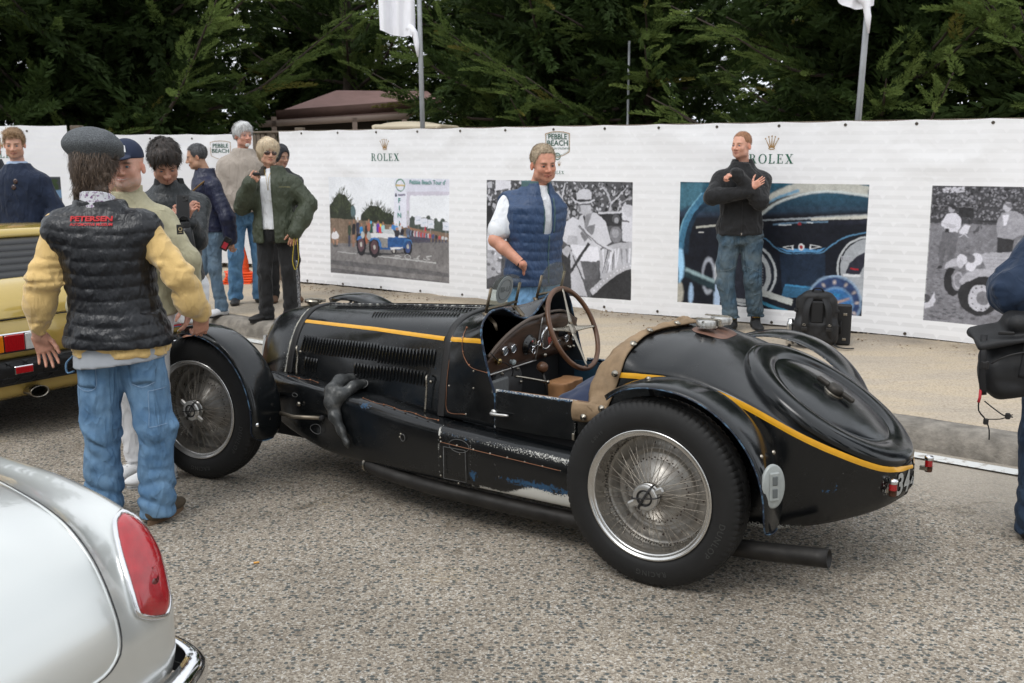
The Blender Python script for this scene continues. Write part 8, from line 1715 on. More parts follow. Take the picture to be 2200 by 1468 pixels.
S=SDF((-.14,-.12,1.50),(.14,.14,1.72),.007);S.etube([(1.52,0,.0,.095,.085),(1.63,0,.01,.075,.075)]);S.ell((0,.08,1.66),(.04,.06,.08),k=.01,sub=True);sdf_obj('green_collar',S,cloth('green_collar',(.05,.065,.035)),p.root)
p.set_legs(an=[(.15,.0,.09),(-.10,.03,.09)]);M_bj=mat('mid_jeans',(.07,.17,.31),rough=.9,col2=(.14,.28,.44),vscale=8,thr=(.35,.7),bump=.4,bscale=200,bdist=.001,wrk=0.7,wsc=8);p.trousers(M_bj,r=(.098,.075,.064),folds=.011,zend=.05)
p.shoes(mat('dark_shoe',(.03,.028,.027),rough=.5),[(.3,1),(-.3,1)]);p.hand((.24,.12,.98),(0,.1,-1),(-1,0,0),True);p.hand((-.25,.10,.98),(0,.1,-1),(1,0,0),False);p.core().finish()
# woman in the olive quilted jacket
p=Person((-2.24,9.72,.13),184,'blonde woman in dark glasses and an olive quilted jacket over a white tee shirt',H=1.70,lean=(.0,-.02),head=(26,2,-4),head_off=(.045,0),skin=(.55,.31,.215),res=.013,wid=1.04)
p.head(brow=(.3,.22,.15),fat=.98,smile=.1);p.hair((.52,.40,.26),'bob',(.72,.60,.43))
S=SDF((-.10,.02,.07),(.10,.14,.15),.0035);[S.ell((x*.036,.088,.111),(.030,.010,.0215),k=.006,R=rotm('z',-x*.28))for x in(-1,1)];S.cap((-.012,.100,.117),(.012,.100,.117),.003,k=.004);[S.cap((x*.062,.075,.117),(x*.080,.0,.108),.003,k=.004)for x in(-1,1)];p.local_obj('sunglasses',S,mat('sunglass_brown',(.045,.018,.016),rough=.12,coat=1))
M_olv=mat('olive_jacket',(.045,.055,.033),rough=.6,var=.15,vscale=10,bump=.2,bscale=90,bdist=.001,wrk=0.5,wsc=10)
p.top('white_tee',cloth('white_tee',(.74,.75,.77),var=.05),[],t=.006,z0=.92,z1=1.46,folds=.006)
eR=p.W((-2.52,9.64,1.22));wR=p.W((-2.40,9.50,1.44));eL=p.W((-1.91,9.70,1.24));wL=p.W((-2.02,9.56,.99));sR,sL=p.W((-2.44,9.72,1.47)),p.W((-2.05,9.74,1.46))
def opn(S):S.box((p.W((-2.275,9.5,1.2))[0],.20,1.10),(.052,.20,.45),rad=.03,k=.01,R=rotm('y',.04),sub=True)
p.top('quilted_jacket',M_olv,[(sR,eR,wR),(sL,eL,wL)],t=.036,z0=.79,z1=1.48,folds=.006,quilt=.085,rs=(.070,.062,.050),open_=opn,sag=.015,res=.010)
S=SDF((-.16,-.12,1.34),(.22,.14,1.56),.006);cx=p.tx(1.4);S.etube([(1.38,cx+.01,0,.105,.092),(1.46,cx+.02,.0,.085,.085)]);S.ell((cx+.03,.10,1.45),(.042,.08,.12),k=.01,sub=True);sdf_obj('corduroy_collar',S,cloth('brown_cord',(.035,.028,.020)),p.root)
mb=MB();jk_=[c for c in p.root.children if c.name.startswith('quilted_jacket')][0];tm_=text_mesh('AUTOMOBILE',.017,width=1.0);
for v in tm_.vertices:v.co=(-.135+.004-v.co.x*1.0,.190,1.275+v.co.y)
link('lettering',tm_,mat('olive_stitch',(.28,.26,.13),rough=.7),jk_)
for k in range(4):stud(tuple(p.W((-2.175,9.50,1.36-.13*k))),(0,0,1),.005,'x',M_nick,False)if False else None
mb=MB();nk=p.hp+np.array([0,0,0]);mb.tube(crom([(.075+p.tx(1.4),.04,1.46),(.045,.125,1.36),(.03,.135,1.24),(.02,.125,1.36),(-.02,.05,1.46)],20),.0022,5);mb.build('chain',mat('gold_chain',(.5,.35,.12),rough=.3,metal=1),p.root)
p.set_legs(an=[(.11,.02,.085),(-.12,.0,.085)]);M_bkt=cloth('black_trousers',(.010,.010,.011),var=.2);p.trousers(M_bkt,r=(.092,.074,.066),folds=.009,zend=.03)
S=SDF((-.27,-.1,.05),(-.12,.12,.60),.008);S.cap((-.178,.0,.56),(-.190,.0,.10),.022,.026);S.near(lambda P:.004*vnoise(P,60));sdf_obj('side_stripe',S,mat('sequin_stripe',(.35,.36,.38),rough=.35,metal=.5,col2=(.05,.05,.06),vscale=90,thr=(.45,.55)),p.root)
p.shoes(M_strap,[(.9,.8),(-.1,1)]);p.hand(wR,unit(p.W((-2.33,9.47,1.50))-wR),(-.4,-.5,.6),True,curl=.9,thumb=.7);p.hand(wL,(.3,.1,-1),(0,-1,0),False);p.core().finish()
mb=MB();mb.box((0,0,0),(.07,.035,.03),bev=.008);o=mb.build('sunglass_case',M_strap,loc=(-2.33,9.47,1.525),label='small black case in the raised hand of the woman in the olive jacket');o['category']='case'
mb=MB();mb.tube(crom([(-2.01,9.53,1.02),(-2.03,9.515,.85),(-2.035,9.51,.68),(-2.02,9.51,.64),(-2.00,9.515,.68),(-1.99,9.52,.85),(-2.005,9.53,1.02)],30),.008,6,ell=.35);o=mb.build('lanyard',mat('lanyard_yellow',(.52,.40,.03),rough=.7),label='yellow lanyard hanging from the pocket of the olive quilted jacket');o['category']='lanyard'
# person with a dark hood behind the woman
p=Person((-2.46,11.0,.13),200,'person in a dark hooded coat mostly hidden behind the blonde woman',H=1.66,head=(30,10,0),skin=(.35,.2,.14),res=.016)
p.head();S=SDF((-.15,-.16,-.08),(.15,.14,.28),.007);S.ell((0,-.01,.13),(.098,.115,.125),k=.02);S.ell((0,.12,.10),(.062,.09,.085),k=.01,sub=True);S.near(lambda P:.005*vnoise(P,25));M_dkc=cloth('dark_coat',(.016,.017,.021),var=.2);p.local_obj('hood',S,M_dkc)
p.top('coat',M_dkc,[((.18,0,1.31),(.26,.05,1.05),(.20,.15,.88)),((-.18,0,1.31),p.W((-2.27,10.9,1.22)),p.W((-2.28,10.85,.98)))],t=.035,z0=.80,folds=.012);p.set_legs();p.trousers(M_bkt,zend=.05);p.shoes(mat('brown_suede2',(.11,.06,.035),rough=.8),[(.2,1),(-.2,1)]);p.hand((.2,.15,.87),(0,0,-1),(-1,0,0),True);p.hand(p.W((-2.28,10.85,.97)),(0,0,-1),(1,0,0),False);p.core().finish()
# man in the navy sweater at the left
p=Person((-4.25,8.95,0),182,'smiling light brown haired man in a navy crew neck sweater behind the gold car',H=1.93,lean=(.015,.0),head=(14,12,0),skin=(.62,.35,.255),res=.013,wid=1.08)
p.head(smile=.8,brow=(.22,.13,.07),stub=.35,blush=.5);p.hair((.20,.115,.055),'side',(.36,.23,.125))
M_nsw=cloth('navy_sweater',(.008,.016,.040),weave=150,var=.2,vs=14)
p.top('shirt',cloth('pale_blue_shirt',(.40,.50,.66)),[],t=.0,z0=.86,z1=1.47,folds=.006);S=SDF((-.14,-.12,1.45),(.18,.15,1.70),.006);cx=p.tx(1.58);S.etube([(1.52,cx,0,.098,.088),(1.62,cx,.01,.070,.072)]);S.ell((cx,.09,1.63),(.026,.06,.09),k=.01,sub=True);sdf_obj('shirt_collar',S,MATS['pale_blue_shirt'],p.root)
p.top('sweater',M_nsw,[((.19,0,1.50),(.285,-.02,1.22),(.24,.14,1.03)),((-.19,0,1.50),(-.285,-.02,1.22),(-.24,.14,1.03))],t=.018,z0=.90,z1=1.45,folds=.011,rs=(.070,.060,.046))
for i,(x,z)in enumerate(((.03,1.475),(.012,1.425))):mb=MB();mb.sphere((-x+.0,.158-i*.0,z),.022,14,8,(.9,.25,1));sg_=mb.build('hanging_glasses' if i==0 else 'hanging_glasses',MATS['sunglass_brown'],p.root)
p.set_legs();p.trousers(cloth('navy_chinos',(.02,.03,.06)),zend=.05);p.shoes(M_strap,[(.2,1),(-.2,1)]);p.hand((.24,.14,1.02),(-.3,.1,-1),(-1,0,0),True);p.hand((-.24,.14,1.02),(.3,.1,-1),(1,0,0),False);p.core().finish()
p=Person((-4.86,9.7,0),250,'dark haired man in a black jacket cut off by the left edge of the picture',H=1.93,head=(-20,0,0),skin=(.58,.28,.2),res=.016);p.head();p.hair((.02,.015,.013),'short',(.05,.04,.035));p.top('jacket',M_dkc,[((.18,0,1.48),(.26,0,1.2),(.24,.1,.95)),((-.18,0,1.48),(-.26,0,1.2),(-.24,.1,.95))],t=.02,z0=.85);p.set_legs();p.trousers(M_bkt,zend=.05);p.shoes(M_strap,[(.2,1),(-.2,1)]);p.hand((.24,.1,.94),(0,0,-1),(-1,0,0),True);p.hand((-.24,.1,.94),(0,0,-1),(1,0,0),False);p.core().finish()
# man in the blue vest behind the car
p=Person((.14,6.75,0),212,'man in blue quilted vest over white polo shirt standing behind the cockpit',H=1.76,lean=(-.03,.03),head=(-12,10,3),head_off=(-.028,.01),skin=(.60,.29,.195),res=.010,wid=1.03)
p.head(brow=(.22,.14,.08),smile=.45,blush=.75,fat=1.02,stub=.2,eyes=(.08,.09,.08));p.hair((.26,.19,.12),'short',(.44,.35,.24))
sR,eR,wR=p.W((-.035,6.76,1.405)),p.W((-.110,6.64,1.150)),p.W((.070,6.555,1.000));sL,eL,wL=p.W((.26,6.86,1.40)),p.W((.30,7.02,1.15)),p.W((.22,6.95,.93))
M_pol_s=cloth('white_polo',(.76,.77,.79),var=.04,weave=180)
p.top('polo_shirt',M_pol_s,[(sR,eR,wR),(sL,eL,wL)],t=.008,z0=.90,z1=1.47,sleeve=.36,folds=.006,rs=(.066,.058,.040),res=.008)
S=SDF((-.14,-.12,1.36),(.14,.17,1.58),.005);cx,cy=p.tx(1.47),p.ty(1.47);S.etube([(1.435,cx,cy,.088,.082),(1.50,cx,cy+.005,.070,.072)]);S.ell((cx,cy+.095,1.49),(.024,.06,.10),k=.008,sub=True);sdf_obj('polo_collar',S,M_pol_s,p.root)
M_bvest=mat('blue_puffer',(.030,.060,.130),rough=.5,var=.15,vscale=12,bump=.4,bscale=60,bdist=.003,wrk=0.22,wsc=18)
def vopen(S):
 S.box((p.tx(1.25)-.006,.22,1.36),(.036,.2,.17),rad=.02,k=.008,sub=True)
 for sx,sh in((1,sR),(-1,sL)):S.ell(np.array(sh)+[sx*.085,0,-.03],(.072,.12,.12),k=.008,sub=True)
p.top('quilted_vest',M_bvest,[(sR*[.95,1,1],eR,wR),(sL*[.95,1,1],eL,wL)],t=.028,z0=.86,z1=1.50,sleeve=0,puffer=.060,pamp=.009,folds=.004,res=.0075,extra=vopen)
S=SDF((-.16,-.13,1.40),(.16,.17,1.60),.0055);S.etube([(1.44,cx,cy-.005,.104,.096),(1.53,cx,cy-.012,.094,.088)]);S.etube([(1.3,cx,cy,.05,.04)]*2)if False else None;S.ell((cx,cy+.11,1.53),(.036,.09,.12),k=.008,sub=True);S.ell((cx,cy,1.55),(.080,.078,.08),k=.004,sub=True);sdf_obj('vest_collar',S,mat('teal_lining',(.065,.125,.130),rough=.6),p.root)
vst=[c for c in p.root.children if c.name.startswith('quilted_vest')][0]
q=on_surface(vst,[(p.tx(1.2)-.010,z)for z in np.linspace(1.185,.875,22)],.002,(0,-1,0),.5);mb=MB();mb.tube(q,.0042,6);mb.build('zip',mat('zip_teal',(.06,.11,.12),rough=.4),vst)
for xx in(.034,-.046):
 q=on_surface(vst,[(p.tx(z)+xx,z)for z in np.linspace(1.42,1.20,16)],.002,(0,-1,0),.5)
 if len(q)>3:mb=MB();mb.tube(q,.005,6);mb.build('zip',MATS['zip_teal'],vst)
p.limb([sR+(eR-sR)*.45,sR+(eR-sR)*.7,eR,eR+(wR-eR)*.3,wR],[.050,.045,.041,.041,.028],h=.007);p.limb([sL+(eL-sL)*.3,eL,eL+(wL-eL)*.3,wL],[.050,.041,.040,.028],h=.009)
p.hand(wR,unit(p.Ri@np.array([.12,.95,-.25])),p.Ri@np.array((.9,-.3,.2)),True,curl=.3,thumb=-.3,scale=.8);p.hand(wL,(0,.1,-1),(1,0,0),False,curl=.4)
mb=MB();mb.lathe([(.031,-.004),(.034,0),(.031,.004)],tuple(eR+(wR-eR)*.93),tuple(unit(wR-eR)),18);mb.build('bracelet',M_strap,p.root)
p.set_legs();M_lbj=mat('pale_blue_jeans',(.16,.33,.55),rough=.9,col2=(.24,.43,.64),vscale=6,thr=(.35,.7),bump=.4,bscale=200,bdist=.001,wrk=0.6,wsc=8);p.trousers(M_lbj,r=(.098,.075,.062),zend=.05,folds=.010);p.shoes(M_strap,[(.2,1),(-.2,1)]);p.core().finish()
# man in the black hoodie by the banner
p=Person((2.03,9.14,.13),172,'man with cropped ginger hair and black hoodie standing with folded arms',H=1.77,lean=(.0,-.01),head=(-38,2,0),head_off=(.015,0),skin=(.64,.34,.245),res=.011,wid=1.06)
p.head(brow=(.30,.17,.09),smile=.3,blush=.6,stub=.3,beardc=(.3,.15,.08));p.hair((.23,.105,.05),'buzz',(.34,.17,.09))
M_hod=cloth('black_hoodie',(.0095,.0095,.0105),var=.2,weave=160)
sR,sL=p.W((1.83,9.16,1.515)),p.W((2.22,9.14,1.505));eR,wR=p.W((1.745,9.02,1.335)),p.W((2.02,8.90,1.38));eL,wL=p.W((2.15,8.95,1.30)),p.W((1.925,8.90,1.535))
p.top('hoodie',M_hod,[(sR,eR,wR),(sL,eL,wL)],t=.022,z0=.88,z1=1.46,folds=.010,rs=(.072,.064,.046),cuff=.004,hem=1,res=.009)
S=SDF((-.17,-.19,1.34),(.17,.15,1.62),.0065);S.etube([(1.40,0,-.005,.125,.10),(1.46,0,-.015,.112,.10),(1.53,0,-.03,.090,.09)]);S.ell((0,-.09,1.44),(.085,.055,.07),k=.03);S.ell((0,.10,1.52),(.048,.09,.12),k=.01,sub=True);S.ell((0,.0,1.55),(.072,.075,.08),k=.004,sub=True);S.near(lambda P:.006*vnoise(P,22));sdf_obj('hood',S,M_hod,p.root)
ho=[c for c in p.root.children if c.name.startswith('hoodie')][0];q=on_surface(ho,[(0,z)for z in np.linspace(1.16,.885,16)],.002,(0,-1,0),.5);mb=MB();mb.tube(q,.0035,6);mb.build('zip',M_strap,ho);mb=MB();mb.box(tuple(q[-1]+[0,.004,0]),(.010,.006,.022),bev=.002);mb.build('zip_pull',M_chr,ho)
p.hand(wL,unit(p.W((1.85,8.90,1.52))-wL),(0,-.3,-1),False,curl=.85,thumb=.5,scale=.85);p.hand(p.W((2.060,8.880,1.425)),unit(p.Ri@np.array((.75,-.1,.5))),p.Ri@np.array((.1,1,0)),True,curl=.22,thumb=.1,scale=.78)
p.set_legs(kn=[(.115,.02,.46),(-.125,.01,.47)],an=[p.W((1.985,9.12,.21)),p.W((2.215,9.20,.21))]);M_wj=mat('worn_work_jeans',(.045,.085,.125),rough=.92,col2=(.125,.155,.165),vscale=5,thr=(.38,.72),bump=.5,bscale=180,bdist=.001,wrk=0.8,wsc=8)
p.trousers(M_wj,r=(.104,.080,.068),folds=.013,zend=.125,bunch=.010,res=.010);tr2=[c for c in p.root.children if c.name.startswith('trousers')][0]
patch(tr2,[(-.225,.70),(-.145,.695),(-.150,.52),(-.215,.53)],M_wj,'cargo_pocket',start=.5,d=(0,-1,0),off=.010,th=.010);patch(tr2,[(-.228,.715),(-.14,.71),(-.145,.665),(-.222,.67)],M_wj,'pocket_flap',start=.5,d=(0,-1,0),off=.020,th=.006);patch(tr2,[(-.222,.655),(-.15,.65),(-.15,.60),(-.215,.61)],M_wj,'pocket_flap',start=.5,d=(0,-1,0),off=.018,th=.006)
for ln in([(-.02,.60),(-.10,.575),(-.20,.53)],[(.02,.60),(.10,.56),(.19,.545)],[(-.05,.90),(-.10,.86),(-.17,.87)],[(.0,.93),(0,.80),(-.008,.72)]):
 q=on_surface(tr2,[tuple(a)for a in crom([(x,0,z)for x,z in ln],12)[:,[0,2]]],.004,(0,-1,0),.5)
 if len(q)>2:mb=MB();mb.tube(q,.0016,4);mb.build('seam',mat('seam_grey',(.16,.20,.22),rough=.9),tr2)
sh_=p.shoes(mat('black_trainer',(.018,.018,.019),rough=.7,var=.3,vscale=30),[(.45,1),(-.15,1)],sole=mat('grey_sole',(.10,.10,.11),rough=.7))
M_sock=cloth('black_sock',(.009,.009,.009));M_ylw=mat('sock_yellow',(.55,.36,.02),rough=.7)
for i,tx in((0,'CAT'),(1,'CAT')):
 hp,kn,an=p.legs[i];mb=MB();mb.tube([an-[0,0,.03],an+[0,0,.02],an+[0,0,.09]],[.046,.044,.046],20);so=mb.build('sock',M_sock,p.root)
 tm_=text_mesh(tx,.026,font_bold=.0012,width=1.2)
 for v in tm_.vertices:a=-v.co.x/.047+(.0 if i==0 else-.2);v.co=(an[0]+.0485*math.sin(a),an[1]+.0485*math.cos(a),an[2]+.045+v.co.y)
 link('lettering',tm_,M_ylw,so)
p.core().finish()
# person at the right edge with a camera bag
p=Person((2.44,4.42,0),18,'person in navy jacket and dark jeans at the right edge of the picture',H=1.78,lean=(0,.02),skin=(.5,.3,.2),res=.012,wid=1.05)
p.head();p.hair();M_nj=cloth('navy_jacket',(.010,.024,.055),var=.15,weave=120)
eL=p.W((2.085,4.24,1.135));wL=p.W((2.34,4.50,1.28));sL=p.W((2.33,4.34,1.47));eR=p.W((2.85,4.45,1.15));wR=p.W((2.65,4.65,1.28));sR=p.W((2.70,4.46,1.44))
p.top('navy_jacket',M_nj,[(sR,eR,wR),(sL,eL,wL)],t=.030,z0=.80,folds=.015,rs=(.082,.080,.058),res=.009);p.top('white_tee',MATS['white_tee'],[],t=.012,z0=.76,z1=1.2,folds=.006)
p.set_legs(an=[p.W((2.60,4.46,.085)),p.W((2.325,4.34,.085))],kn=[p.W((2.55,4.44,.47)),p.W((2.305,4.33,.47))]);p.trousers(mat('dark_denim',(.010,.022,.048),rough=.85,col2=(.03,.055,.095),vscale=9,thr=(.4,.7),bump=.4,bscale=200,bdist=.001,wrk=0.6,wsc=8),r=(.100,.080,.070),zend=.04,folds=.012,res=.009);p.shoes(M_strap,[(.5,1),(.6,1)]);p.hand(wL,(.3,.6,.6),(1,0,0),False,curl=.8);p.hand(wR,(-.3,.6,.6),(-1,0,0),True,curl=.7);p.core().finish()
from mathutils.bvhtree import BVHTree
def grid_bvh(G):
 G=np.asarray(G);a,b=G.shape[:2];ii=np.arange(a*b).reshape(a,b);F_=np.stack([ii[:-1,:-1],ii[1:,:-1],ii[1:,1:],ii[:-1,1:]],-1).reshape(-1,4)
 return BVHTree.FromPolygons([tuple(v)for v in G.reshape(-1,3)],[tuple(map(int,f))for f in F_])
# GOLD SPORTS CAR, rear end, left edge (origin = middle of the tail on the ground)
M_goldp=mat('gold_paint',(.50,.355,.085),rough=.26,coat=1,coat_rough=.03,metal=.25,var=.04);M_bpl=mat('black_plastic',(.006,.006,.007),rough=.42,var=.1,bump=.3,bscale=120)
GC=empty('sports_car',(-2.64,6.45,0),2.502,'gold wedge shaped sports car with black engine louvers behind the man in the flat cap','car')
def corner(y,W=.87):return .16*max(0,(abs(y)-.62)/(W-.62))**2.4
def gloft(name,prof,m,W=.87,ny=41,thick=.01,front=None):
 G=[[(x+corner(y,W)*max(0,1-max(0,x)/.6),y*(1-.06*max(0,(z-.75)/.4)),z-.010*(abs(y)/W)**2)for x,z in crom([(a,0,b)for a,b in prof],max(8,len(prof)*5))[:,[0,2]]]for y in np.linspace(-W,W,ny)]
 mb=MB();mb.grid(G);o=mb.build(name,m,GC);solidify(o,thick);return o,G
gloft('tail_panel',[(.0,.505),(-.012,.56),(-.012,.66),(.005,.735)],M_goldp)
gloft('rear_deck',[(.0,.742),(.012,.775),(.05,.835),(.10,.885),(.16,.925),(.24,.955)],M_goldp)
gloft('lower_valance',[(.012,.345),(.02,.315),(.04,.275),(.085,.245)],M_goldp)
bo,BG=gloft('bumper',[(.01,.505),(-.035,.497),(-.052,.47),(-.050,.40),(-.035,.352),(.012,.345)],M_bpl)
for sg in(-1,1):
 G=[[(x,sg*(.87-.0*z+.01*math.sin(x)-.05*max(0,(z-.75)/.3)),z)for z in np.linspace(.25,.80+.09*min(1,x/1.2),10)]for x in np.linspace(.14,4.0,30)];mb=MB();mb.grid(G);q=mb.build('body_side',M_goldp,GC);solidify(q,.02)
 mb=MB();mb.lathe([(.0,-.1),(.24,-.1),(.31,-.09),(.32,0),(.31,.09),(.24,.1),(0,.1)],(.85,sg*.78,.32),(0,1,0),36);mb.build('wheel',MATS['tyre_plain'],GC);mb=MB();mb.lathe([(.0,-.1),(.24,-.1),(.31,-.09),(.32,0),(.31,.09),(.24,.1),(0,.1)],(3.3,sg*.78,.32),(0,1,0),36);mb.build('wheel',MATS['tyre_plain'],GC)
 mb=MB();mb.grid([[(.22+x*.86,sg*(.815-.27*v-.03*x),.905+.09*v+x*(.10+.14*v))for v in np.linspace(0,1,8)]for x in np.linspace(0,1,8)]);q=mb.build('flying_buttress',M_goldp,GC);solidify(q,.02)
mb=MB();mb.grid([[(x,y,z-.02*(abs(y)/.6)**2)for y in np.linspace(-.58,.58,15)]for x,z in crom([(.93,0,1.150),(.955,0,1.185),(1.05,0,1.205),(1.4,0,1.215),(1.9,0,1.15)],20)[:,[0,2]]]);q=mb.build('roof',M_goldp,GC);solidify(q,.03)
mb=MB();mb.grid([[(x,y,z)for y in np.linspace(-.85,.85,9)]for x,z in((2.6,.84),(3.2,.78),(4.0,.60),(4.15,.45))]);q=mb.build('front_lid',M_goldp,GC);solidify(q,.02)
M_tint=mat('tinted_glass',(.02,.05,.055),rough=.04,coat=1);mb=MB();mb.grid([[(x,y,z)for y in(-.56,.56)]for x,z in((1.9,1.14),(2.6,.84))]);q=mb.build('windscreen',M_tint,GC);solidify(q,.01)
mb=MB();mb.box((.98,0,1.05),(.02,1.1,.22));mb.build('rear_window',mat('teal_glass',(.06,.16,.17),rough=.1,coat=1),GC);mb=MB();mb.box((2.0,0,.5),(3.6,1.5,.45));mb.build('chassis',M_cav,GC);mb=MB();mb.box((.55,0,.78),(.8,1.2,.26));mb.build('engine_bay',M_cav,GC)
sl=MB();sl.grid([[(dx,y,dz)for y in np.linspace(-.58,.58,3)]for dx,dz in((-.085,-.018),(-.08,-.006),(0,.016),(.05,.022),(.05,.012),(-.075,-.022))]);slm=sl.mesh();slm.materials.append(M_bpl)
for i in range(6):u=i/5;link('louver_slat',slm,None,GC,loc=(.32+.56*u,0,.962+.155*u))
for y in(-.59,.59,-.2,.2):mb=MB();mb.tube([(.26,y,.945),(.95,y,1.14)],.012,6);mb.build('louver_rail',M_bpl,GC)
def cluster(sg):
 y0,y1=.40*sg,.76*sg;r=MB();xs=-.018;yc=(y0+y1)/2
 r.box((xs+.0,yc,.598),(.030,abs(y1-y0)+.016,.118),bev=.006);f=r.build('lamp_cluster',M_chr,GC)
 for a,b,nm,mm in((.405,.500,'reverse_lens',mat('clear_lens',(.62,.62,.60),rough=.2,coat=1,var=.1,vscale=60)),(.505,.625,'red_lens',mat('brake_lens',(.42,.008,.012),rough=.15,coat=1)),(.632,.755,'amber_lens',mat('amber_lens',(.75,.22,.01),rough=.15,coat=1))):
  mb=MB();mb.box((xs-.014,sg*(a+b)/2,.598),(.014,(b-a),.100),bev=.005);l=mb.build(nm,mm,f)
  for k in range(9):mb=MB();mb.box((xs-.0215,sg*(a+(b-a)*(k+.5)/9),.598),(.002,.003,.092));mb.build('rib',mm,l)
 mb=MB();mb.box((-.058,sg*.535,.435),(.012,.115,.050),bev=.004);q=mb.build('reflector',M_chr,GC);mb=MB();mb.box((-.064,sg*.535,.435),(.006,.105,.040),bev=.003);mb.build('red_reflector',MATS['brake_lens'],q)
 mb=MB();t=np.linspace(0,2*PI,28,endpoint=False);rows=[[(x,sg*.45+.058*s_*math.cos(a),.285+.034*s_*math.sin(a))for a in t]for x,s_ in((.25,.85),(.0,1),(-.06,1.05),(-.065,1.0),(-.05,.88),(.1,.8))];mb.grid(rows,closed_v=True);mb.build('exhaust_tip',M_nick,GC);mb=MB();mb.poly([(.02,sg*.45+.045*math.cos(a),.285+.026*math.sin(a))for a in t]);mb.build('exhaust_hole',M_cav,GC)
cluster(1);cluster(-1)
for r_ in range(4):
 for c_ in range(16):
  y=-.78+c_*.104+(.052 if r_%2 else 0);z=.475-r_*.033
  if abs(y)>.80 or abs(abs(y)-.535)<.09 and .40<z<.47:continue
  mb=MB();mb.tube([(-.054+corner(y)*1.0+.0+.004*(r_>2),y+.050*a,z+.017*b)for a,b in((-1,0),(-.6,1),(.6,1),(1,0),(.6,-1),(-.6,-1),(-1,0))],.0028,4);mb.build('grille_cell',M_bpl,GC)
tm_=text_mesh('Lamborghini',.075,shear=.5,font_bold=.0016,width=1.25)
for v in tm_.vertices:v.co=(-.0165,-v.co.x,.675+v.co.y)
link('lettering',tm_,mat('script_black',(.012,.012,.012),rough=.4),GC)
mb=MB();mb.tube([(-.012+corner(y),y,.738)for y in np.linspace(-.8,.8,30)],.004,5);mb.build('panel_gap',M_cav,GC)
# SILVER CAR, rear wing corner, lower left (origin under its right rear corner)
def silver_mat():
 m=mat('silver_paint',(.66,.675,.655),rough=.30,metal=.6,coat=1,coat_rough=.015,ior=1.7);return m
M_sil=silver_mat()
SC=empty('saloon_car',(-.93,2.45,0),2.58,'pale silver grand tourer with a tall red tail lamp in the lower left corner','car')
PR={-.005:[(1.7,.80),(.9,.81),(.5,.805),(.29,.795),(.10,.775),(.02,.745),(-.035,.70),(-.075,.64),(-.09,.57),(-.09,.5),(-.07,.42),(-.02,.32)],.02:[(1.7,.875),(.9,.87),(.5,.866),(.29,.858),(.10,.835),(.01,.808),(-.055,.75),(-.105,.67),(-.125,.59),(-.125,.5),(-.10,.41),(-.04,.31)],.06:[(1.7,.90),(.9,.895),(.5,.891),(.29,.883),(.10,.857),(0,.832),(-.082,.768),(-.130,.685),(-.155,.59),(-.155,.5),(-.125,.40),(-.06,.3)],.12:[(1.7,.905),(.9,.900),(.5,.892),(.25,.880),(.08,.857),(-.02,.822),(-.095,.765),(-.150,.685),(-.180,.59),(-.180,.5),(-.15,.40),(-.08,.3)],.19:[(1.7,.925),(.9,.918),(.4,.905),(.15,.882),(.0,.850),(-.08,.808),(-.138,.750),(-.180,.675),(-.205,.59),(-.205,.5),(-.165,.4),(-.10,.3)],.25:[(1.7,.975),(.9,.955),(.3,.930),(.05,.893),(-.07,.850),(-.140,.795),(-.185,.730),(-.215,.66),(-.228,.59),(-.222,.5),(-.185,.4),(-.11,.3)],.42:[(1.7,1.02),(.9,.995),(.3,.962),(.05,.925),(-.08,.880),(-.165,.815),(-.220,.740),(-.252,.66),(-.265,.58),(-.258,.5),(-.22,.4),(-.14,.3)],.84:[(1.7,1.06),(.9,1.03),(.3,.985),(.05,.945),(-.10,.893),(-.200,.820),(-.262,.740),(-.300,.66),(-.315,.58),(-.308,.5),(-.27,.4),(-.18,.3)]}
ys_=sorted(PR);base=[[(x,y,z)for x,z in PR[y]]for y in ys_]
for y in ys_[-2::-1]:base.append([(x,1.68-y,z)for x,z in PR[y]])
SGd=refine_rows(base,150);SGd=refine_cols(SGd,90)
SGd=np.array(SGd);mb=MB();mb.grid(SGd);so_=mb.build('rear_body',M_sil,SC)
for y,sg in((.0,1),(1.68,-1)):G=[[(p[0],y-sg*.02*math.sin(v*PI),p[2]*(1-v)+.25*v)for v in np.linspace(0,1,8)]for p in SGd[0 if sg>0 else-1][:60]];mb=MB();mb.grid(G);q=mb.build('body_side',M_sil,SC)
mb=MB();mb.grid([[(x,y,z+.03*math.sin((y-.2)/1.28*PI))for y in np.linspace(.2,1.48,12)]for x,z in((1.65,.98),(1.9,1.15),(2.3,1.30),(2.9,1.33),(3.4,1.25))]);mb.build('roof',M_sil,SC)
mb=MB();mb.grid([[(x,y,z)for y in np.linspace(.02,1.66,12)]for x,z in((3.4,.95),(4.4,.90),(4.9,.6),(4.95,.3))]);mb.build('bonnet',M_sil,SC);mb=MB();mb.box((2.4,.84,.42),(4.9,1.5,.35));mb.build('chassis',M_cav,SC)
for x,y in((.95,.12),(.95,1.56),(4.0,.12),(4.0,1.56)):mb=MB();mb.lathe([(0,-.09),(.25,-.09),(.32,-.07),(.33,0),(.32,.07),(.25,.09),(0,.09)],(x,y,.33),(0,1,0),32);mb.build('wheel',MATS['tyre_plain'],SC)
sb=grid_bvh(SGd)
def son(y,z,off=0):
 r=sb.ray_cast(Vector((-1.5,y,z)),Vector((1,0,0)))
 if r[0]is None:r=sb.find_nearest(Vector((0.0,y,z)))
 n=np.array(r[1]);n=-n if n[0]>0 else n;return np.array(r[0])+n*off,n
S1=[(1.2,.19,.0),(.7,.19,0)];S1=[np.array(sb.ray_cast(Vector((x,y,2)),Vector((0,0,-1)))[0])for x,y,_ in S1]
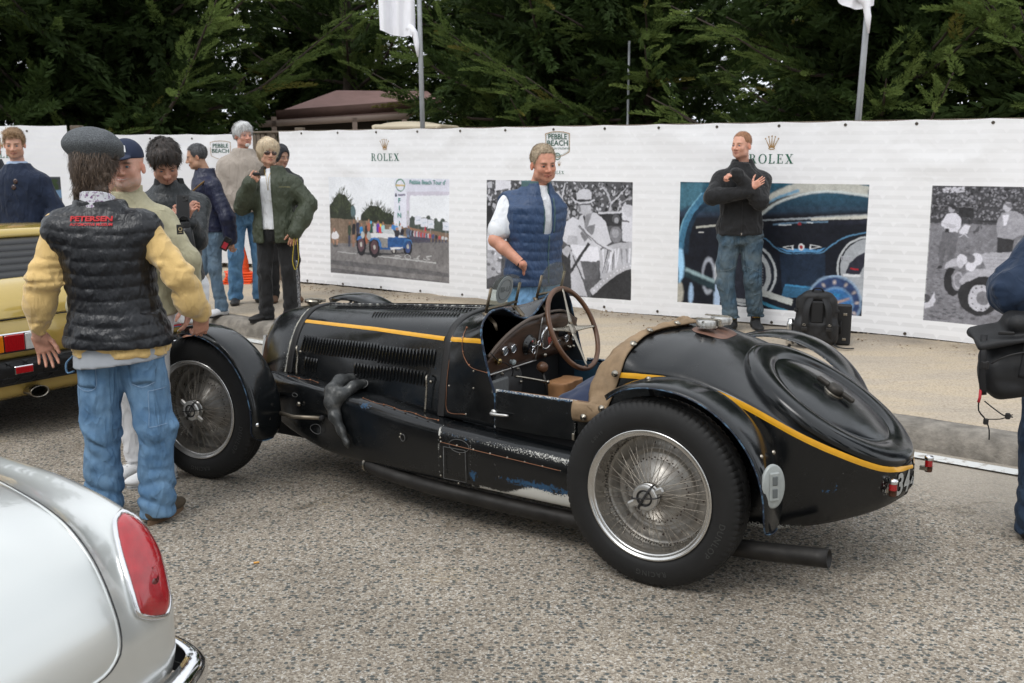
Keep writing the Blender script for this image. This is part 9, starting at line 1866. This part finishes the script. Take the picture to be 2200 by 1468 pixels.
S1+=[np.array(q)for q in((.2705,.1982,.8992),(.1492,.2147,.8935),(.0241,.2266,.8767),(-.0548,.233,.8531),(-.1342,.2335,.7894),(-.1869,.235,.7116),(-.2174,.239,.6314),(-.2256,.2480,.6037),(-.2364,.2818,.5786))]
for y in(.34,.45,.6,.84,1.1,1.3):S1.append(son(y,.572,.0005)[0])
S1=crom(S1,140);mb=MB();mb.tube(S1,.0030,6);mb.build('boot_shut_line',mat('gap_dark',(.03,.03,.032),rough=.7),SC)
mb=MB();mb.tube(S1+[-.002,.009,.003],.0040,8);mb.build('boot_edge',M_sil,SC)
out_=[(.0637,.8267),(.094,.817),(.1223,.7925),(.1440,.7627),(.1570,.7296),(.1650,.6881),(.1640,.6500),(.1440,.6360),(.1071,.6188),(.0735,.6114),(.056,.6273),(.0463,.6673),(.0386,.7074),(.0270,.7421),(.0270,.7783),(.0417,.8111)]
oc=crom([(0,a,b)for a,b in out_+out_[:1]],72)[:-1,1:];cen=oc.mean(0)
rows=[]
for s_ in(1.0,.93,.80,.62,.42,.2,.02):
 rows.append([son(*(cen+(q-cen)*s_),.006+.016*math.sqrt(max(0,1-s_**2.5)))[0]for q in oc])
M_tail=mat('tail_lens',(.36,.008,.014),rough=.06,coat=1,var=.25,vscale=22,bump=.5,bscale=330,bdist=.001)
mb=MB();mb.grid(rows,closed_v=True);tl=mb.build('tail_lamp',M_tail,SC)
ring=np.array([son(*(cen+(q-cen)*1.03),.005)[0]for q in oc]);mb=MB();mb.tube(ring,.0068,10,closed=True);mb.build('lamp_bezel',M_chr,tl)
for zz in(.70,):c0=son(.100,zz,.0205)[0];n0=son(.100,zz)[1];mb=MB();mb.lathe([(.020,-.001),(.018,.0008),(0,.0012)],c0,n0,24);mb.build('bulb_ring',mat('lens_deep',(.10,.002,.005),rough=.1,coat=1),tl)
bp1=crom([(.34,-.045,.395),(.12,-.065,.395),(-.04,-.068,.397),(-.125,-.035,.40),(-.175,.04,.40),(-.225,.18,.40),(-.275,.4,.40),(-.325,.84,.40),(-.275,1.28,.40)],70)
rows=[]
for i,q in enumerate(bp1):
 T_=bp1[min(i+1,69)]-bp1[max(i-1,0)];nn=unit(np.array([T_[1],-T_[0],0]));nn=nn if(nn@np.array([-1,-1,0]))>0 or nn[0]<0 else-nn
 if nn[0]>0 and q[0]<.0:nn=-nn
 if q[0]>=0 and nn[1]>0:nn=-nn
 rows.append([q+nn*a+np.array([0,0,b])for a,b in((-.02,.052),(.008,.050),(.026,.034),(.032,.010),(.030,-.012),(.018,-.034),(-.005,-.045))])
mb=MB();mb.grid(rows);q=mb.build('bumper',M_chr,SC);solidify(q,.004)
# CAMERA BAG of the right-hand person
M_nyl=mat('black_nylon',(.011,.011,.012),rough=.62,var=.2,vscale=16,bump=.5,bscale=150,bdist=.001);M_nyl2=mat('black_webbing',(.008,.008,.009),rough=.7)
cb=empty('camera_bag',(2.05,4.12,.70),math.radians(-14),'black camera bag with dangling straps hanging at the right edge','bag')
S=SDF((-.20,-.16,-.04),(.22,.16,.40),.0075);R_=rotm('y',math.radians(-10));S.box((.0,0,.14),(.122,.085,.125),rad=.075,R=R_);S.box((-.005,-.055,.110),(.095,.055,.092),rad=.052,k=.03,R=R_);S.near(lambda P:.012*vnoise(P,9)+.008*(.3-np.abs(vnoise(P,17))));body_=sdf_obj('bag_body',S,M_nyl,cb)
S=SDF((-.22,-.18,.18),(.22,.18,.40),.0075);S.box((-.02,-.02,.275),(.142,.112,.016),rad=.016,R=rotm('y',math.radians(-12))@rotm('x',.14));S.near(lambda P:.010*vnoise(P,10));S.box((.05,.0,.32),(.09,.09,.04),rad=.04,k=.03);S.near(lambda P:.006*vnoise(P,14));sdf_obj('flap',S,M_nyl,cb)
for pts in([(-.13,-.09,.28),(-.135,-.13,.22),(-.13,-.13,.10),(-.12,-.12,.04)],[(.03,-.10,.29),(.02,-.135,.22),(.01,-.14,.12)]):mb=MB();mb.tube(crom(pts,12),.013,6,ell=.25);mb.build('webbing',M_nyl2,cb)
mb=MB();mb.box((-.128,-.135,.165),(.034,.012,.036),bev=.004);mb.box((-.128,-.140,.165),(.018,.006,.024),bev=.002);mb.build('buckle',M_strap,cb)
mb=MB();mb.box((-.05,-.10,.292),(.06,.008,.014),bev=.003);mb.build('buckle',M_strap,cb)
mb=MB();mb.tube(crom([(-.10,-.12,.17),(-.06,-.135,.20),(.02,-.14,.225),(.10,-.12,.215)],16),.0035,6);mb.build('zip',M_strap,cb)
mb=MB();mb.tube([(-.132,-.12,.06),(-.134,-.13,.03),(-.138,-.13,.01)],.006,6);mb.build('red_tag',mat('tag_red',(.40,.02,.03),rough=.6),cb)
for pts,r in(([(-.135,-.12,.01),(-.13,-.11,-.03),(-.105,-.10,-.06),(-.085,-.10,-.10),(-.08,-.10,-.15)],.006),([(-.11,-.10,.01),(-.07,-.11,-.02),(-.03,-.11,-.045),(.0,-.10,-.05)],.005),([(.0,-.10,-.04),(-.04,-.10,-.06),(-.09,-.10,-.065)],.004),([(.06,-.1,.01),(.065,-.1,-.03),(.06,-.1,-.07)],.003)):mb=MB();mb.tube(crom(pts,10),r,6,ell=.5);mb.build('strap',M_nyl2,cb)
for q in((-.098,-.10,-.075),(-.02,-.11,-.045),(.062,-.10,-.075)):mb=MB();mb.box(q,(.020,.012,.026),bev=.004);mb.build('strap_buckle',M_strap,cb)
mb=MB();mb.tube(crom([(.10,.0,.30),(.18,.10,.55),(.22,.2,.75)],12),.02,8,ell=.3);mb.build('shoulder_strap',M_nyl2,cb)
# BACKPACK, hard case and flask by the banner
bp_=empty('backpack',(2.52,8.38,.13),math.radians(-14),'black tactical backpack standing on the ground in front of the dashboard photograph','backpack')
S=SDF((-.26,-.18,-.02),(.26,.20,.52),.0085);S.box((0,.02,.22),(.165,.095,.215),rad=.07);S.box((0,.0,.13),(.175,.11,.11),rad=.06,k=.03);S.ell((0,0,.42),(.12,.09,.05),k=.04);S.near(lambda P:.006*vnoise(P,16)+.003*vnoise(P,36));sdf_obj('pack_body',S,M_nyl,bp_)
for sx in(-1,1):
 mb=MB();mb.tube(crom([(sx*.05,-.06,.42),(sx*.085,-.125,.34),(sx*.095,-.135,.22),(sx*.11,-.12,.12),(sx*.14,-.08,.05)],18),[.030]*12+[.026,.020,.014,.010,.008,.006],10,ell=.35);st2=mb.build('shoulder_strap',M_nyl2,bp_)
 mb=MB();mb.tube([(sx*.10+.012*math.cos(t),-.150,.20+.008*math.sin(t))for t in np.linspace(0,2*PI,14)],.0018,5);mb.build('ring',M_nick,st2)
 mb=MB();mb.box((sx*.095,-.150,.165),(.045,.010,.028),bev=.003);mb.build('buckle',M_strap,st2)
 mb=MB();mb.box((sx*.165,.0,.30),(.03,.10,.022),bev=.005);mb.box((sx*.170,.0,.18),(.03,.12,.022),bev=.005);mb.build('compression_strap',M_nyl2,bp_)
mb=MB();mb.tube(crom([(-.05,-.03,.44),(-.03,-.05,.485),(.03,-.05,.485),(.05,-.03,.44)],12),.010,8,ell=.5);mb.build('handle',M_nyl2,bp_)
mb=MB();mb.tube(crom([(.13,-.05,.05),(.17,-.10,.02),(.24,-.12,.012),(.30,-.10,.012)],12),.013,6,ell=.3);mb.build('loose_strap',M_nyl2,bp_);mb=MB();mb.box((0,-.10,.30),(.10,.02,.18),bev=.03);mb.build('back_pad',M_nyl2,bp_)
hc=empty('hard_case',(2.755,8.46,.13),math.radians(-20),'flat black hard case leaning against the banner behind the backpack','case')
mb=MB();mb.box((0,0,.17),(.16,.07,.34),bev=.012);mb.build('shell',mat('case_black',(.014,.014,.015),rough=.5),hc);mb=MB();mb.tube([(.0,-.036,.10),(.0,-.055,.10),(0,-.055,.20),(0,-.036,.20)],.006,8);mb.build('handle',M_strap,hc)
for z in(.26,.05):mb=MB();mb.box((.03,-.038,z),(.03,.008,.02),bev=.002);mb.build('latch',M_nick,hc)
mb=MB();mb.lathe([(0,0),(.032,0),(.034,.004),(.034,.17),(.028,.19),(.022,.195),(.022,.215),(0,.217)],n=24);o=mb.build('flask',M_pol,loc=(2.34,8.48,.13),label='shiny steel flask standing left of the black backpack');o['category']='flask'
cn=empty('traffic_cone',(-3.40,12.7,.125),0,'stack of orange traffic cones seen between the legs of the two men in jeans','traffic cones')
M_org=mat('cone_orange',(.80,.085,.012),rough=.5,var=.08,vscale=8)
for i in range(5):mb=MB();z=.03+i*.055;mb.box((0,0,.012+i*.03),(.36-.01*i,.36-.01*i,.024),R=rotm('z',.1*i),bev=.006);mb.build('cone_base',M_org,cn);mb=MB();r0=.14-.004*i;mb.lathe([(r0,z),(r0-.020,z+.10),(.03,z+.42),(.028,z+.425),(0,z+.425)],n=28);mb.build('cone',M_org,cn)
cg=empty('cigarette_end',(-1.087,4.07,.006),math.radians(20),'orange tipped cigarette end lying on the asphalt','cigarette');mb=MB();mb.tube([(0,0,0),(.024,0,0)],.004,10);mb.build('filter',mat('filter_orange',(.70,.36,.08),rough=.7),cg);mb=MB();mb.tube([(-.012,.001,-.001),(0,0,0)],[.0035,.004],10);mb.build('paper',mat('paper_white',(.65,.62,.58),rough=.8),cg)
